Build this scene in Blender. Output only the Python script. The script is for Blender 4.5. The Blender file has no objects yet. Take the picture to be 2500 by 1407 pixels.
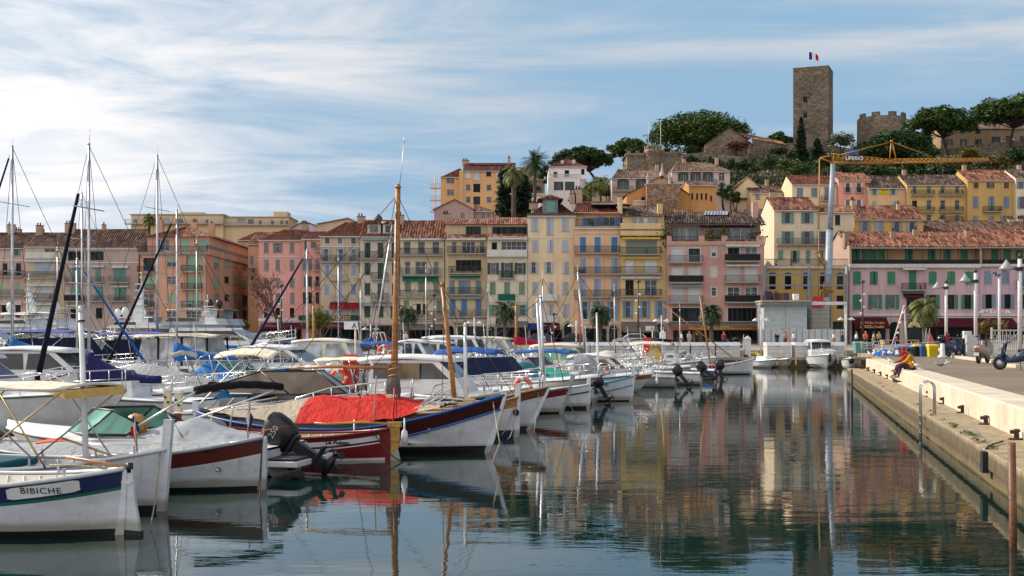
import bpy, math, random
from mathutils import Vector, Matrix, noise
R = math.radians
PI = math.pi
random.seed(7)
sc = bpy.context.scene
COL = sc.collection
F = 3000.0      # focal length in photo pixels
CZ = 2.9        # eye height above the water
HY = 815.0      # horizon row in the photo
def W(px, py, d):
 """photo pixel + distance -> world point"""
 return Vector(((px - 1250) / F * d, d, CZ + (HY - py) / F * d))
def G(px, d, z=0.0):
 return Vector(((px - 1250) / F * d, d, z))
def ZP(py, d):
 return CZ + (HY - py) / F * d
# ------------------------------------------------------------------ materials
MATS = {}
SPEC = {
 # name: (kind, colour, roughness, extra)
 'white_gel': ('paint', (.68, .70, .72), .28), 'cream_gel': ('paint', (.70, .66, .56), .3),
 'white_wood': ('paint', (.60, .63, .68), .42), 'grey_gel': ('paint', (.30, .32, .34), .3),
 'silver_gel': ('paint', (.34, .37, .40), .25), 'navy_gel': ('paint', (.015, .03, .09), .25), 'blue_paint': ('paint', (.01, .10, .36), .4),
 'band_navy': ('paint', (.008, .018, .09), .4), 'band_green': ('paint', (.01, .13, .09), .4), 'cyan_paint': ('paint', (.03, .27, .42), .4),
 'red_brown': ('paint', (.10, .012, .010), .4), 'dark_red': ('paint', (.16, .008, .01), .35), 'ox_blood': ('paint', (.045, .004, .006), .35),
 'orange_band': ('paint', (.50, .17, .02), .4), 'red_band': ('paint', (.40, .01, .02), .4), 'maroon': ('paint', (.07, .008, .02), .4),
 'wood': ('wood', (.36, .15, .04), .45), 'dark_wood': ('wood', (.13, .05, .018), .5), 'ochre_wood': ('wood', (.42, .22, .04), .45), 'pale_wood': ('wood', (.42, .30, .18), .6),
 'antifoul_black': ('paint', (.006, .006, .008), .55), 'antifoul_blue': ('paint', (.01, .02, .07), .55), 'white_boot': ('paint', (.6, .6, .58), .4),
 'steel': ('metal', (.62, .62, .62), .25), 'alu': ('metal', (.55, .56, .58), .42), 'brass': ('metal', (.55, .42, .2), .35), 'chrome': ('metal', (.75, .75, .75), .1),
 'black_plastic': ('paint', (.005, .005, .006), .38), 'black_rubber': ('paint', (.01, .01, .01), .7), 'black_canvas': ('cloth', (.010, .011, .014), .8),
 'navy_canvas': ('cloth', (.006, .013, .045), .75), 'jib_dark': ('cloth', (.003, .006, .018), .8), 'purple_navy': ('cloth', (.014, .014, .085), .75), 'blue_canvas': ('cloth', (.01, .12, .36), .75), 'cobalt_canvas': ('cloth', (.01, .07, .28), .75),
 'teal_canvas': ('cloth', (.01, .10, .13), .75), 'green_tarp': ('cloth', (.02, .30, .22), .7), 'grey_canvas': ('cloth', (.30, .31, .33), .75), 'beige_canvas': ('cloth', (.55, .49, .38), .8),
 'cream_canvas': ('cloth', (.72, .65, .50), .8), 'yellow_canvas': ('cloth', (.68, .42, .12), .8), 'red_canvas': ('cloth', (.44, .02, .014), .8), 'stripe_canvas': ('cloth', (.34, .29, .23), .8),
 'red_sail': ('cloth', (.34, .01, .03), .8), 'violet_canvas': ('cloth', (.07, .09, .32), .75), 'taupe_canvas': ('cloth', (.13, .11, .10), .85),
 'clear_window': ('glass', (.03, .035, .04), .06), 'tinted_window': ('glass', (.012, .014, .018), .05), 'green_window': ('glass', (.09, .24, .18), .08), 'amber_window': ('glass', (.12, .09, .06), .12),
 'vinyl_window': ('glass', (.30, .31, .32), .2), 'pane': ('pane', (.028, .036, .044), .08), 'pane_light': ('pane', (.22, .25, .28), .12), 'pane_dark': ('pane', (.010, .012, .014), .08), 'lit_pane': ('pane', (.40, .27, .11), .3),
 'orange_plastic': ('paint', (.75, .09, .02), .45), 'red_plastic': ('paint', (.55, .02, .015), .4), 'yellow_plastic': ('paint', (.62, .46, .01), .4), 'blue_plastic': ('paint', (.01, .08, .34), .4), 'pink_ring': ('paint', (.62, .14, .10), .5),
 'grey_plastic': ('paint', (.12, .13, .13), .5), 'locker_white': ('paint', (.56, .56, .55), .45), 'service_cream': ('paint', (.62, .55, .38), .5),
 'rope': ('cloth', (.35, .29, .2), .95), 'dark_rope': ('cloth', (.07, .06, .05), .95),
 'flag_blue': ('cloth', (.01, .04, .26), .8), 'flag_white': ('cloth', (.7, .7, .7), .8), 'flag_red': ('cloth', (.55, .01, .02), .8), 'flag_green': ('cloth', (.01, .25, .07), .8),
 'iron': ('paint', (.02, .022, .025), .6), 'rust_iron': ('paint', (.05, .028, .018), .8), 'rail_grey': ('paint', (.14, .15, .16), .5), 'rail_white': ('paint', (.45, .45, .45), .5),
 'window_frame': ('paint', (.52, .53, .54), .5), 'trim_white': ('plaster', (.56, .55, .52), .7), 'trim_dark': ('paint', (.05, .05, .055), .6), 'stone_trim': ('plaster', (.36, .33, .29), .8),
 'sh_lav': ('shutter', (.27, .30, .40), .55), 'sh_blue': ('shutter', (.06, .16, .34), .5), 'sh_light': ('shutter', (.12, .27, .42), .5), 'sh_pale': ('shutter', (.34, .40, .45), .55), 'sh_grey': ('shutter', (.19, .18, .19), .6),
 'sh_green': ('shutter', (.02, .13, .07), .5), 'sh_dkgreen': ('shutter', (.008, .045, .035), .5), 'sh_sea': ('shutter', (.10, .27, .22), .55), 'sh_mint': ('shutter', (.22, .46, .36), .55), 'sh_olive': ('shutter', (.15, .22, .15), .55),
 'sh_bg': ('shutter', (.16, .21, .28), .55), 'sh_white': ('shutter', (.58, .57, .58), .55), 'sh_brown': ('shutter', (.11, .03, .02), .55), 'sh_vent': ('shutter', (.02, .17, .09), .5),
 'roller_white': ('shutter', (.55, .56, .57), .5), 'roller_green': ('shutter', (.27, .42, .30), .5), 'roller_grey': ('shutter', (.22, .25, .2), .6),
 'awning_red': ('cloth', (.22, .006, .02), .8), 'awning_burgundy': ('cloth', (.07, .006, .015), .8), 'awning_green': ('cloth', (.008, .12, .08), .8), 'awning_taupe': ('cloth', (.15, .12, .11), .85), 'awning_yellow': ('cloth', (.55, .34, .04), .8),
 'awning_blue': ('cloth', (.01, .03, .14), .8), 'awning_cream': ('cloth', (.5, .48, .44), .85), 'awning_stripe': ('stripes', (.4, .42, .44), .85), 'awning_orange': ('cloth', (.26, .09, .03), .8), 'sign_green': ('paint', (.006, .03, .02), .6),
 'gold': ('paint', (.60, .45, .16), .4), 'letter_black': ('paint', (.006, .006, .008), .5), 'letter_white': ('paint', (.8, .8, .8), .5), 'neon_red': ('paint', (.75, .05, .06), .4), 'letter_red': ('paint', (.5, .02, .02), .5),
 'crane_yellow': ('paint', (.42, .17, .01), .4), 'crane_grey': ('paint', (.27, .32, .38), .4), 'beam_blue': ('paint', (.16, .20, .26), .5), 'hoarding': ('paint', (.40, .47, .50), .5), 'concrete_block': ('plaster', (.34, .33, .31), .85),
 'banner_yellow': ('cloth', (.58, .46, .02), .7), 'solar': ('glass', (.25, .27, .28), .15), 'lamp_white': ('paint', (.60, .58, .58), .4), 'lamp_shade': ('paint', (.30, .31, .33), .4), 'bronze': ('paint', (.05, .035, .025), .5),
 'skin': ('paint', (.28, .13, .08), .5), 'skin_light': ('paint', (.50, .28, .20), .5), 'hair_dark': ('paint', (.015, .01, .008), .6), 'mustard': ('cloth', (.40, .19, .008), .85), 'scarf_red': ('cloth', (.36, .01, .012), .8), 'red_pattern': ('cloth', (.35, .03, .02), .85),
 'purple_cloth': ('cloth', (.06, .025, .06), .85), 'denim': ('cloth', (.03, .05, .11), .85), 'cloth_white': ('cloth', (.6, .58, .55), .85), 'cloth_black': ('cloth', (.015, .015, .02), .85), 'cloth_tan': ('cloth', (.40, .28, .16), .85), 'cloth_red': ('cloth', (.30, .02, .03), .85),
 'gull_white': ('paint', (.68, .67, .66), .7), 'gull_grey': ('paint', (.28, .29, .31), .7), 'pigeon_grey': ('paint', (.09, .095, .115), .7), 'beak': ('paint', (.5, .3, .05), .6),
 'bark': ('bark', (.055, .038, .028), .9), 'palm_bark': ('bark', (.09, .07, .05), .9), 'pine_bark': ('bark', (.06, .03, .022), .9), 'twig': ('bark', (.17, .085, .06), .9),
 'pine_green': ('leaf', (.017, .045, .011), (.062, .112, .022)), 'pine_dark': ('leaf', (.011, .033, .012), (.038, .078, .021)), 'cypress_green': ('leaf', (.006, .020, .011), (.014, .038, .016)), 'oak_green': ('leaf', (.026, .056, .016), (.09, .14, .035)),
 'olive_green': ('leaf', (.06, .08, .05), (.14, .16, .10)), 'palm_green': ('leaf', (.018, .042, .012), (.05, .09, .03)), 'palm_pale': ('leaf', (.08, .11, .03), (.18, .20, .06)), 'yellow_green': ('leaf', (.06, .09, .012), (.22, .22, .02)), 'autumn': ('leaf', (.09, .07, .02), (.18, .12, .03)),
 'ivy_green': ('leaf', (.03, .06, .01), (.08, .12, .03)), 'dead_leaf': ('leaf', (.10, .045, .02), (.16, .08, .03)), 'bougain': ('leaf', (.05, .05, .03), (.16, .03, .05)),
 'helmet_black': ('paint', (.006, .006, .008), .12), 'scooter_blue': ('paint', (.02, .045, .10), .25), 'scooter_beige': ('paint', (.32, .28, .24), .3), 'tail_red': ('paint', (.4, .01, .02), .15), 'plate': ('paint', (.6, .6, .6), .5), 'car_silver': ('paint', (.45, .46, .48), .2), 'bin_blue': ('paint', (.01, .07, .25), .5), 'bin_yellow': ('paint', (.62, .50, .01), .5),
 'tarp_blue': ('cloth', (.01, .11, .42), .6), 'net_pink': ('cloth', (.50, .14, .18), .9), 'sign_red': ('paint', (.42, .006, .012), .5), 'door_brown': ('wood', (.12, .05, .03), .5),
}
def nn(nt, t, **kw):
 n = nt.nodes.new(t)
 for k, v in kw.items():
  if k.startswith('i_'):
   key = k[2:].replace('_', ' ')
   n.inputs[int(key) if key.isdigit() else key].default_value = v
  else:
   setattr(n, k, v)
 return n
def base_mat(name):
 m = bpy.data.materials.new(name); m.use_nodes = True
 nt = m.node_tree; nt.nodes.clear()
 out = nn(nt, 'ShaderNodeOutputMaterial'); b = nn(nt, 'ShaderNodeBsdfPrincipled')
 nt.links.new(b.outputs[0], out.inputs[0])
 return m, nt, b
def c4(c): return (c[0], c[1], c[2], 1)
def mulc(c, f): return (min(1, c[0]*f), min(1, c[1]*f), min(1, c[2]*f), 1)
def ramp(nt, src, stops):
 r = nn(nt, 'ShaderNodeValToRGB'); e = r.color_ramp.elements
 while len(e) < len(stops): e.new(.5)
 for i, (p, c) in enumerate(stops):
  e[i].position = p; e[i].color = c if len(c) == 4 else c4(c)
 nt.links.new(src, r.inputs[0]); return r
def tex(nt, kind, scale, coord='Object', sc3=None, **kw):
 tc = nn(nt, 'ShaderNodeTexCoord'); src = tc.outputs[coord]
 if sc3:
  mp = nn(nt, 'ShaderNodeMapping'); mp.inputs['Scale'].default_value = sc3
  nt.links.new(src, mp.inputs[0]); src = mp.outputs[0]
 t = nn(nt, kind); t.inputs['Scale'].default_value = scale
 for k, v in kw.items(): t.inputs[k].default_value = v
 nt.links.new(src, t.inputs['Vector']); return t
def mixc(nt, fac, a, b, mode='MIX'):
 m = nn(nt, 'ShaderNodeMix', data_type='RGBA', blend_type=mode)
 for sock, v in ((m.inputs[0], fac), (m.inputs[6], a), (m.inputs[7], b)):
  if isinstance(v, (int, float)): sock.default_value = v
  elif isinstance(v, tuple): sock.default_value = v
  else: nt.links.new(v, sock)
 return m.outputs[2]
def bump(nt, b, h, strength=.3, dist=.05):
 bp = nn(nt, 'ShaderNodeBump'); bp.inputs['Strength'].default_value = strength; bp.inputs['Distance'].default_value = dist
 nt.links.new(h, bp.inputs['Height']); nt.links.new(bp.outputs[0], b.inputs['Normal'])
def M(name):
 if name in MATS: return MATS[name]
 if name.startswith('pl:'):      # plaster wall 'pl:r,g,b'
  col = tuple(float(x) for x in name[3:].split(',')); lu = sum(col)/3; col = tuple(max(.02, 1.12*x-.12*lu)*1.06 for x in col); kind = 'wall'; rough = .9; mn = 'plaster'
 elif name.startswith('ti:'):    # roof tiles 'ti:tone'
  kind = 'tile'; col = name[3:]; rough = .85; mn = 'roof_tile'
 else:
  kind, col, rough = SPEC[name]; mn = name
 m, nt, b = base_mat(mn)
 if kind == 'leaf':
  g = nn(nt, 'ShaderNodeNewGeometry')
  r = ramp(nt, g.outputs['Random Per Island'], [(0, col), (.75, rough), (1, mulc(rough, 1.25))])
  nz = tex(nt, 'ShaderNodeTexNoise', .35, Detail=2)
  rr = ramp(nt, nz.outputs[0], [(.3, (.55, .6, .6)), (.7, (1.25, 1.2, 1.0))])
  nt.links.new(mixc(nt, 1., r.outputs[0], rr.outputs[0], 'MULTIPLY'), b.inputs['Base Color'])
  b.inputs['Roughness'].default_value = .6
  b.inputs['Specular IOR Level'].default_value = .25
  m.use_backface_culling = False
  MATS[name] = m; return m
 b.inputs['Roughness'].default_value = rough
 if kind == 'metal':
  b.inputs['Metallic'].default_value = .9
  nz = tex(nt, 'ShaderNodeTexNoise', 3, Detail=3)
  r = ramp(nt, nz.outputs[0], [(.35, mulc(col, .7)), (.65, c4(col))]); nt.links.new(r.outputs[0], b.inputs['Base Color'])
 elif kind == 'paint':
  nz = tex(nt, 'ShaderNodeTexNoise', 1.3, sc3=(1, 1, 2.2), Detail=5, Roughness=.65)
  r = ramp(nt, nz.outputs[0], [(.32, mulc((col[0]*.97, col[1]*.95, col[2]*.9), .78)), (.6, c4(col))]); nt.links.new(r.outputs[0], b.inputs['Base Color'])
  if name in ('white_gel', 'white_wood', 'cream_gel'):   # weathered topsides: runs, scuffs and a weedy tide line
   st = tex(nt, 'ShaderNodeTexNoise', 2.6, sc3=(2.2, 2.2, .22), Detail=5, Roughness=.7); r2 = ramp(nt, st.outputs[0], [(.30, (.62, .56, .47)), (.44, (1, 1, 1))])
   tc = nn(nt, 'ShaderNodeTexCoord'); sx = nn(nt, 'ShaderNodeSeparateXYZ'); nt.links.new(tc.outputs['Object'], sx.inputs[0]); w = nn(nt, 'ShaderNodeMath', operation='MULTIPLY_ADD'); w.inputs[1].default_value = -.30
   nt.links.new(nz.outputs[0], w.inputs[0]); nt.links.new(sx.outputs[2], w.inputs[2]); r3 = ramp(nt, w.outputs[0], [(-.02 if False else 0, (.42, .40, .26)), (.10, (1, 1, 1))])
   nt.links.new(mixc(nt, .8, mixc(nt, .45, r.outputs[0], r2.outputs[0], 'MULTIPLY'), r3.outputs[0], 'MULTIPLY'), b.inputs['Base Color'])
  n2 = tex(nt, 'ShaderNodeTexNoise', 6, Detail=2)
  mr = nn(nt, 'ShaderNodeMapRange'); mr.inputs['To Min'].default_value = max(.04, rough-.08); mr.inputs['To Max'].default_value = rough+.15
  nt.links.new(n2.outputs[0], mr.inputs[0]); nt.links.new(mr.outputs[0], b.inputs['Roughness'])
 elif kind == 'cloth':
  nz = tex(nt, 'ShaderNodeTexNoise', 1.6, Detail=4, Distortion=.6)
  r = ramp(nt, nz.outputs[0], [(.3, mulc(col, .8)), (.65, mulc(col, 1.08))]); nt.links.new(r.outputs[0], b.inputs['Base Color'])
  n2 = tex(nt, 'ShaderNodeTexNoise', 2.5, sc3=(1, 1, .5), Detail=2, Distortion=1.2)
  n3 = tex(nt, 'ShaderNodeTexNoise', 5, sc3=(1, .35, 1), Detail=5, Distortion=2); bump(nt, b, mixc(nt, .45, n2.outputs[0], n3.outputs[0]), .8, .12); b.inputs['Specular IOR Level'].default_value = .2
 elif kind == 'stripes':
  w = tex(nt, 'ShaderNodeTexWave', 2.2); r = ramp(nt, w.outputs[0], [(.45, (.03, .045, .05)), (.55, col)])
  nt.links.new(r.outputs[0], b.inputs['Base Color'])
 elif kind in ('wood', 'bark'):
  nz = tex(nt, 'ShaderNodeTexNoise', 4 if kind == 'wood' else 3, sc3=(1, 1, .25) if kind == 'bark' else (.4, 2.5, 2.5), Detail=5, Distortion=.8)
  r = ramp(nt, nz.outputs[0], [(.3, mulc(col, .55)), (.7, mulc(col, 1.25))]); nt.links.new(r.outputs[0], b.inputs['Base Color'])
  bump(nt, b, nz.outputs[0], .5, .03)
 elif kind == 'glass':
  nz = tex(nt, 'ShaderNodeTexNoise', 1.2, Detail=3, Distortion=.8)
  r = ramp(nt, nz.outputs[0], [(.35, mulc(col, .55)), (.7, mulc(col, 1.9))]); nt.links.new(r.outputs[0], b.inputs['Base Color'])
  b.inputs['IOR'].default_value = 1.5
 elif kind == 'pane':
  b.inputs['Specular IOR Level'].default_value = .06 if name == 'pane_dark' else .42
  oi = nn(nt, 'ShaderNodeObjectInfo')
  nz = tex(nt, 'ShaderNodeTexNoise', .9, sc3=(2.5, 1, .6), Detail=2, Distortion=.5)
  ad = nn(nt, 'ShaderNodeMath', operation='MULTIPLY_ADD'); ad.inputs[1].default_value = .5
  nt.links.new(oi.outputs['Random'], ad.inputs[0]); nt.links.new(nz.outputs[0], ad.inputs[2])
  r = ramp(nt, ad.outputs[0], [(.35, mulc(col, .45)), (.75, mulc(col, 1.1)), (.95, mulc(col, 3.2))]); nt.links.new(r.outputs[0], b.inputs['Base Color'])
 elif kind == 'shutter':
  w = tex(nt, 'ShaderNodeTexWave', 3.2, Distortion=.1); w.bands_direction = 'Z'
  oi = nn(nt, 'ShaderNodeObjectInfo')
  r = ramp(nt, oi.outputs['Random'], [(0, mulc(col, .82)), (1, mulc(col, 1.15))])
  r2 = ramp(nt, w.outputs[0], [(0, (.72, .72, .72)), (.6, (1, 1, 1))])
  nt.links.new(mixc(nt, 1., r.outputs[0], r2.outputs[0], 'MULTIPLY'), b.inputs['Base Color'])
  bump(nt, b, w.outputs[0], .5, .02)
 elif kind in ('wall', 'plaster'):
  n1 = tex(nt, 'ShaderNodeTexNoise', .22, sc3=(1, 1, .6), Detail=6, Roughness=.6)
  r1 = ramp(nt, n1.outputs[0], [(.3, (.80, .79, .77)), (.55, (1, 1, 1)), (.75, (1.07, 1.05, 1.02))])
  n2 = tex(nt, 'ShaderNodeTexNoise', 1.1, sc3=(1.6, 1.6, .12), Detail=4, Roughness=.7)   # rain streaks
  r2 = ramp(nt, n2.outputs[0], [(.30, (.74, .72, .70)), (.50, (1, 1, 1))])
  c = mixc(nt, 1., c4(col), r1.outputs[0], 'MULTIPLY'); c = mixc(nt, .65, c, r2.outputs[0], 'MULTIPLY')
  n3 = tex(nt, 'ShaderNodeTexNoise', 7, Detail=4)
  r3 = ramp(nt, n3.outputs[0], [(.3, (.9, .9, .9)), (.7, (1.06, 1.06, 1.06))])
  c = mixc(nt, 1., c, r3.outputs[0], 'MULTIPLY')
  nt.links.new(c, b.inputs['Base Color']); bump(nt, b, n3.outputs[0], .35, .03); b.inputs['Specular IOR Level'].default_value = .2
 elif kind == 'tile':
  tones = {'a': ((.06, .022, .014), (.19, .075, .046), (.31, .165, .11)), 'b': ((.04, .023, .019), (.115, .062, .046), (.20, .135, .105)), 'c': ((.025, .016, .014), (.07, .043, .036), (.18, .135, .11)), 'd': ((.05, .014, .009), (.115, .034, .02), (.17, .06, .038)), 'e': ((.07, .042, .03), (.145, .095, .07), (.22, .165, .125))}[col]
  vo = tex(nt, 'ShaderNodeTexVoronoi', 1.0, sc3=(3.0, .8, .8)); 
  r1 = ramp(nt, vo.outputs['Color'], [(.15, tones[0]), (.5, tones[1]), (.95, tones[2])])
  n1 = tex(nt, 'ShaderNodeTexNoise', .35, Detail=6, Roughness=.65)
  r2 = ramp(nt, n1.outputs[0], [(.3, (.55, .52, .5)), (.6, (1.1, 1.1, 1.1))])
  nt.links.new(mixc(nt, 1., r1.outputs[0], r2.outputs[0], 'MULTIPLY'), b.inputs['Base Color'])
  w = tex(nt, 'ShaderNodeTexWave', .45); w.bands_direction = 'Z'; w.wave_profile = 'SAW'
  bump(nt, b, w.outputs[0], .4, .05); b.inputs['Specular IOR Level'].default_value = .2
 MATS[name] = m; return m
def special(name, fn):
 m, nt, b = base_mat(name); fn(nt, b); MATS[name] = m
def _stone(nt, b, cols, s=1.6, bs=.8):
 vo = tex(nt, 'ShaderNodeTexVoronoi', s, sc3=(1, 1, 1.7), Randomness=.9)
 r = ramp(nt, vo.outputs['Color'], [(.1, cols[0]), (.5, cols[1]), (.95, cols[2])])
 vd = tex(nt, 'ShaderNodeTexVoronoi', s, sc3=(1, 1, 1.7), Randomness=.9); vd.feature = 'DISTANCE_TO_EDGE'
 r2 = ramp(nt, vd.outputs['Distance'], [(.0, (.75, .72, .68)), (.07, (1, 1, 1))])
 n = tex(nt, 'ShaderNodeTexNoise', .12, Detail=7, Roughness=.65)
 r3 = ramp(nt, n.outputs[0], [(.35, (.62, .62, .62)), (.62, (1.25, 1.18, 1.1))])
 c = mixc(nt, 1., r.outputs[0], r2.outputs[0], 'MULTIPLY'); c = mixc(nt, 1., c, r3.outputs[0], 'MULTIPLY')
 nt.links.new(c, b.inputs['Base Color']); b.inputs['Roughness'].default_value = .95; b.inputs['Specular IOR Level'].default_value = .15
 bump(nt, b, vd.outputs['Distance'], bs, .2)
special('rubble_stone', lambda nt, b: _stone(nt, b, ((.11, .093, .075), (.175, .145, .115), (.26, .215, .17)), 1.5, .6))
special('pink_rubble', lambda nt, b: _stone(nt, b, ((.13, .08, .06), (.24, .16, .12), (.36, .27, .20)), 2.2))
special('dressed_stone', lambda nt, b: _stone(nt, b, ((.15, .12, .09), (.22, .18, .135), (.28, .23, .17)), 1.3, .3))
def _water(nt, b):
 b.inputs['Base Color'].default_value = (.004, .018, .016, 1); b.inputs['Roughness'].default_value = .015; b.inputs['IOR'].default_value = 1.38
 b.inputs['Specular IOR Level'].default_value = .55
 n1 = tex(nt, 'ShaderNodeTexNoise', .9, sc3=(.42, 1.15, 1), Detail=4, Roughness=.55, Distortion=.4)
 n2 = tex(nt, 'ShaderNodeTexNoise', 4.5, sc3=(.5, 1.2, 1), Detail=3, Roughness=.55)
 big = tex(nt, 'ShaderNodeTexNoise', .035, sc3=(.5, 1.6, 1), Detail=3)
 rb = ramp(nt, big.outputs[0], [(.38, (.10, .10, .10)), (.62, (1, 1, 1))])
 mm = nn(nt, 'ShaderNodeMath', operation='MULTIPLY'); nt.links.new(n2.outputs[0], mm.inputs[0]); nt.links.new(rb.outputs[0], mm.inputs[1])
 ad = nn(nt, 'ShaderNodeMath', operation='MULTIPLY_ADD'); ad.inputs[1].default_value = .2
 nt.links.new(mm.outputs[0], ad.inputs[0]); nt.links.new(n1.outputs[0], ad.inputs[2])
 bump(nt, b, ad.outputs[0], .19, .03)
special('water', _water)
def _asphalt(nt, b):
 n = tex(nt, 'ShaderNodeTexNoise', .25, Detail=6, Roughness=.7); r = ramp(nt, n.outputs[0], [(.3, (.12, .09, .06)), (.7, (.20, .155, .11))])
 n2 = tex(nt, 'ShaderNodeTexNoise', 25, Detail=3); r2 = ramp(nt, n2.outputs[0], [(.3, (.75, .75, .75)), (.7, (1.15, 1.15, 1.15))])
 nt.links.new(mixc(nt, 1., r.outputs[0], r2.outputs[0], 'MULTIPLY'), b.inputs['Base Color']); b.inputs['Roughness'].default_value = .9
 bump(nt, b, n2.outputs[0], .4, .02)
special('asphalt', _asphalt)
def _coping(nt, b):
 # pale limestone blocks with joints across the run of the quay and rust spots
 n = tex(nt, 'ShaderNodeTexNoise', .7, Detail=6, Roughness=.65); r = ramp(nt, n.outputs[0], [(.3, (.42, .35, .26)), (.65, (.60, .53, .42))])
 br = tex(nt, 'ShaderNodeTexWave', .64); br.bands_direction = 'Y'; br.wave_profile = 'SAW'
 r2 = ramp(nt, br.outputs[0], [(0, (.45, .40, .34)), (.035, (1, 1, 1))])
 vo = tex(nt, 'ShaderNodeTexNoise', 2.3, sc3=(1, 1, 1.4), Detail=3); r3 = ramp(nt, vo.outputs[0], [(.24, (.30, .17, .09)), (.31, (1, 1, 1))])
 c = mixc(nt, .8, r.outputs[0], r2.outputs[0], 'MULTIPLY'); c = mixc(nt, .8, c, r3.outputs[0], 'MULTIPLY')
 nt.links.new(c, b.inputs['Base Color']); b.inputs['Roughness'].default_value = .75; bump(nt, b, n.outputs[0], .3, .02)
special('limestone', _coping)
def _quay(nt, b):
 # weathered concrete: greenish brown algae below, ochre tide mark, grey above
 tc = nn(nt, 'ShaderNodeTexCoord'); sp = nn(nt, 'ShaderNodeSeparateXYZ'); nt.links.new(tc.outputs['Object'], sp.inputs[0])
 n = tex(nt, 'ShaderNodeTexNoise', 1.2, sc3=(1, .35, 1.5), Detail=6, Roughness=.7)
 ad = nn(nt, 'ShaderNodeMath', operation='MULTIPLY_ADD'); ad.inputs[1].default_value = .22
 nt.links.new(n.outputs[0], ad.inputs[0]); nt.links.new(sp.outputs[2], ad.inputs[2])
 r = ramp(nt, ad.outputs[0], [(0, (.02, .022, .008)), (.11, (.04, .034, .012)), (.17, (.16, .115, .045)), (.26, (.12, .095, .055)), (.36, (.085, .064, .034)), (.66, (.115, .088, .052)), (.76, (.30, .24, .155))])
 n2 = tex(nt, 'ShaderNodeTexNoise', 3.5, sc3=(1, 1, .5), Detail=5, Roughness=.7); r2 = ramp(nt, n2.outputs[0], [(.32, (.5, .48, .42)), (.62, (1.12, 1.1, 1.05))])
 br = tex(nt, 'ShaderNodeTexWave', .155); br.bands_direction = 'Y'; br.wave_profile = 'SAW'
 r3 = ramp(nt, br.outputs[0], [(0, (.25, .23, .2)), (.012, (1, 1, 1))])
 c = mixc(nt, 1., r.outputs[0], r2.outputs[0], 'MULTIPLY'); c = mixc(nt, 1., c, r3.outputs[0], 'MULTIPLY')
 nt.links.new(c, b.inputs['Base Color']); b.inputs['Roughness'].default_value = .85; bump(nt, b, n2.outputs[0], .6, .05)
special('quay_concrete', _quay)
def _earth(nt, b):
 n = tex(nt, 'ShaderNodeTexNoise', .15, Detail=7, Roughness=.7); r = ramp(nt, n.outputs[0], [(.3, (.03, .04, .018)), (.6, (.12, .085, .05)), (.8, (.17, .13, .09))])
 nt.links.new(r.outputs[0], b.inputs['Base Color']); b.inputs['Roughness'].default_value = 1; bump(nt, b, n.outputs[0], 1, .6)
special('hill_earth', _earth)
def _pave(nt, b):
 n = tex(nt, 'ShaderNodeTexNoise', .6, Detail=5); r = ramp(nt, n.outputs[0], [(.3, (.20, .18, .155)), (.7, (.30, .27, .23))])
 nt.links.new(r.outputs[0], b.inputs['Base Color']); b.inputs['Roughness'].default_value = .85
special('paving', _pave)
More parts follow.
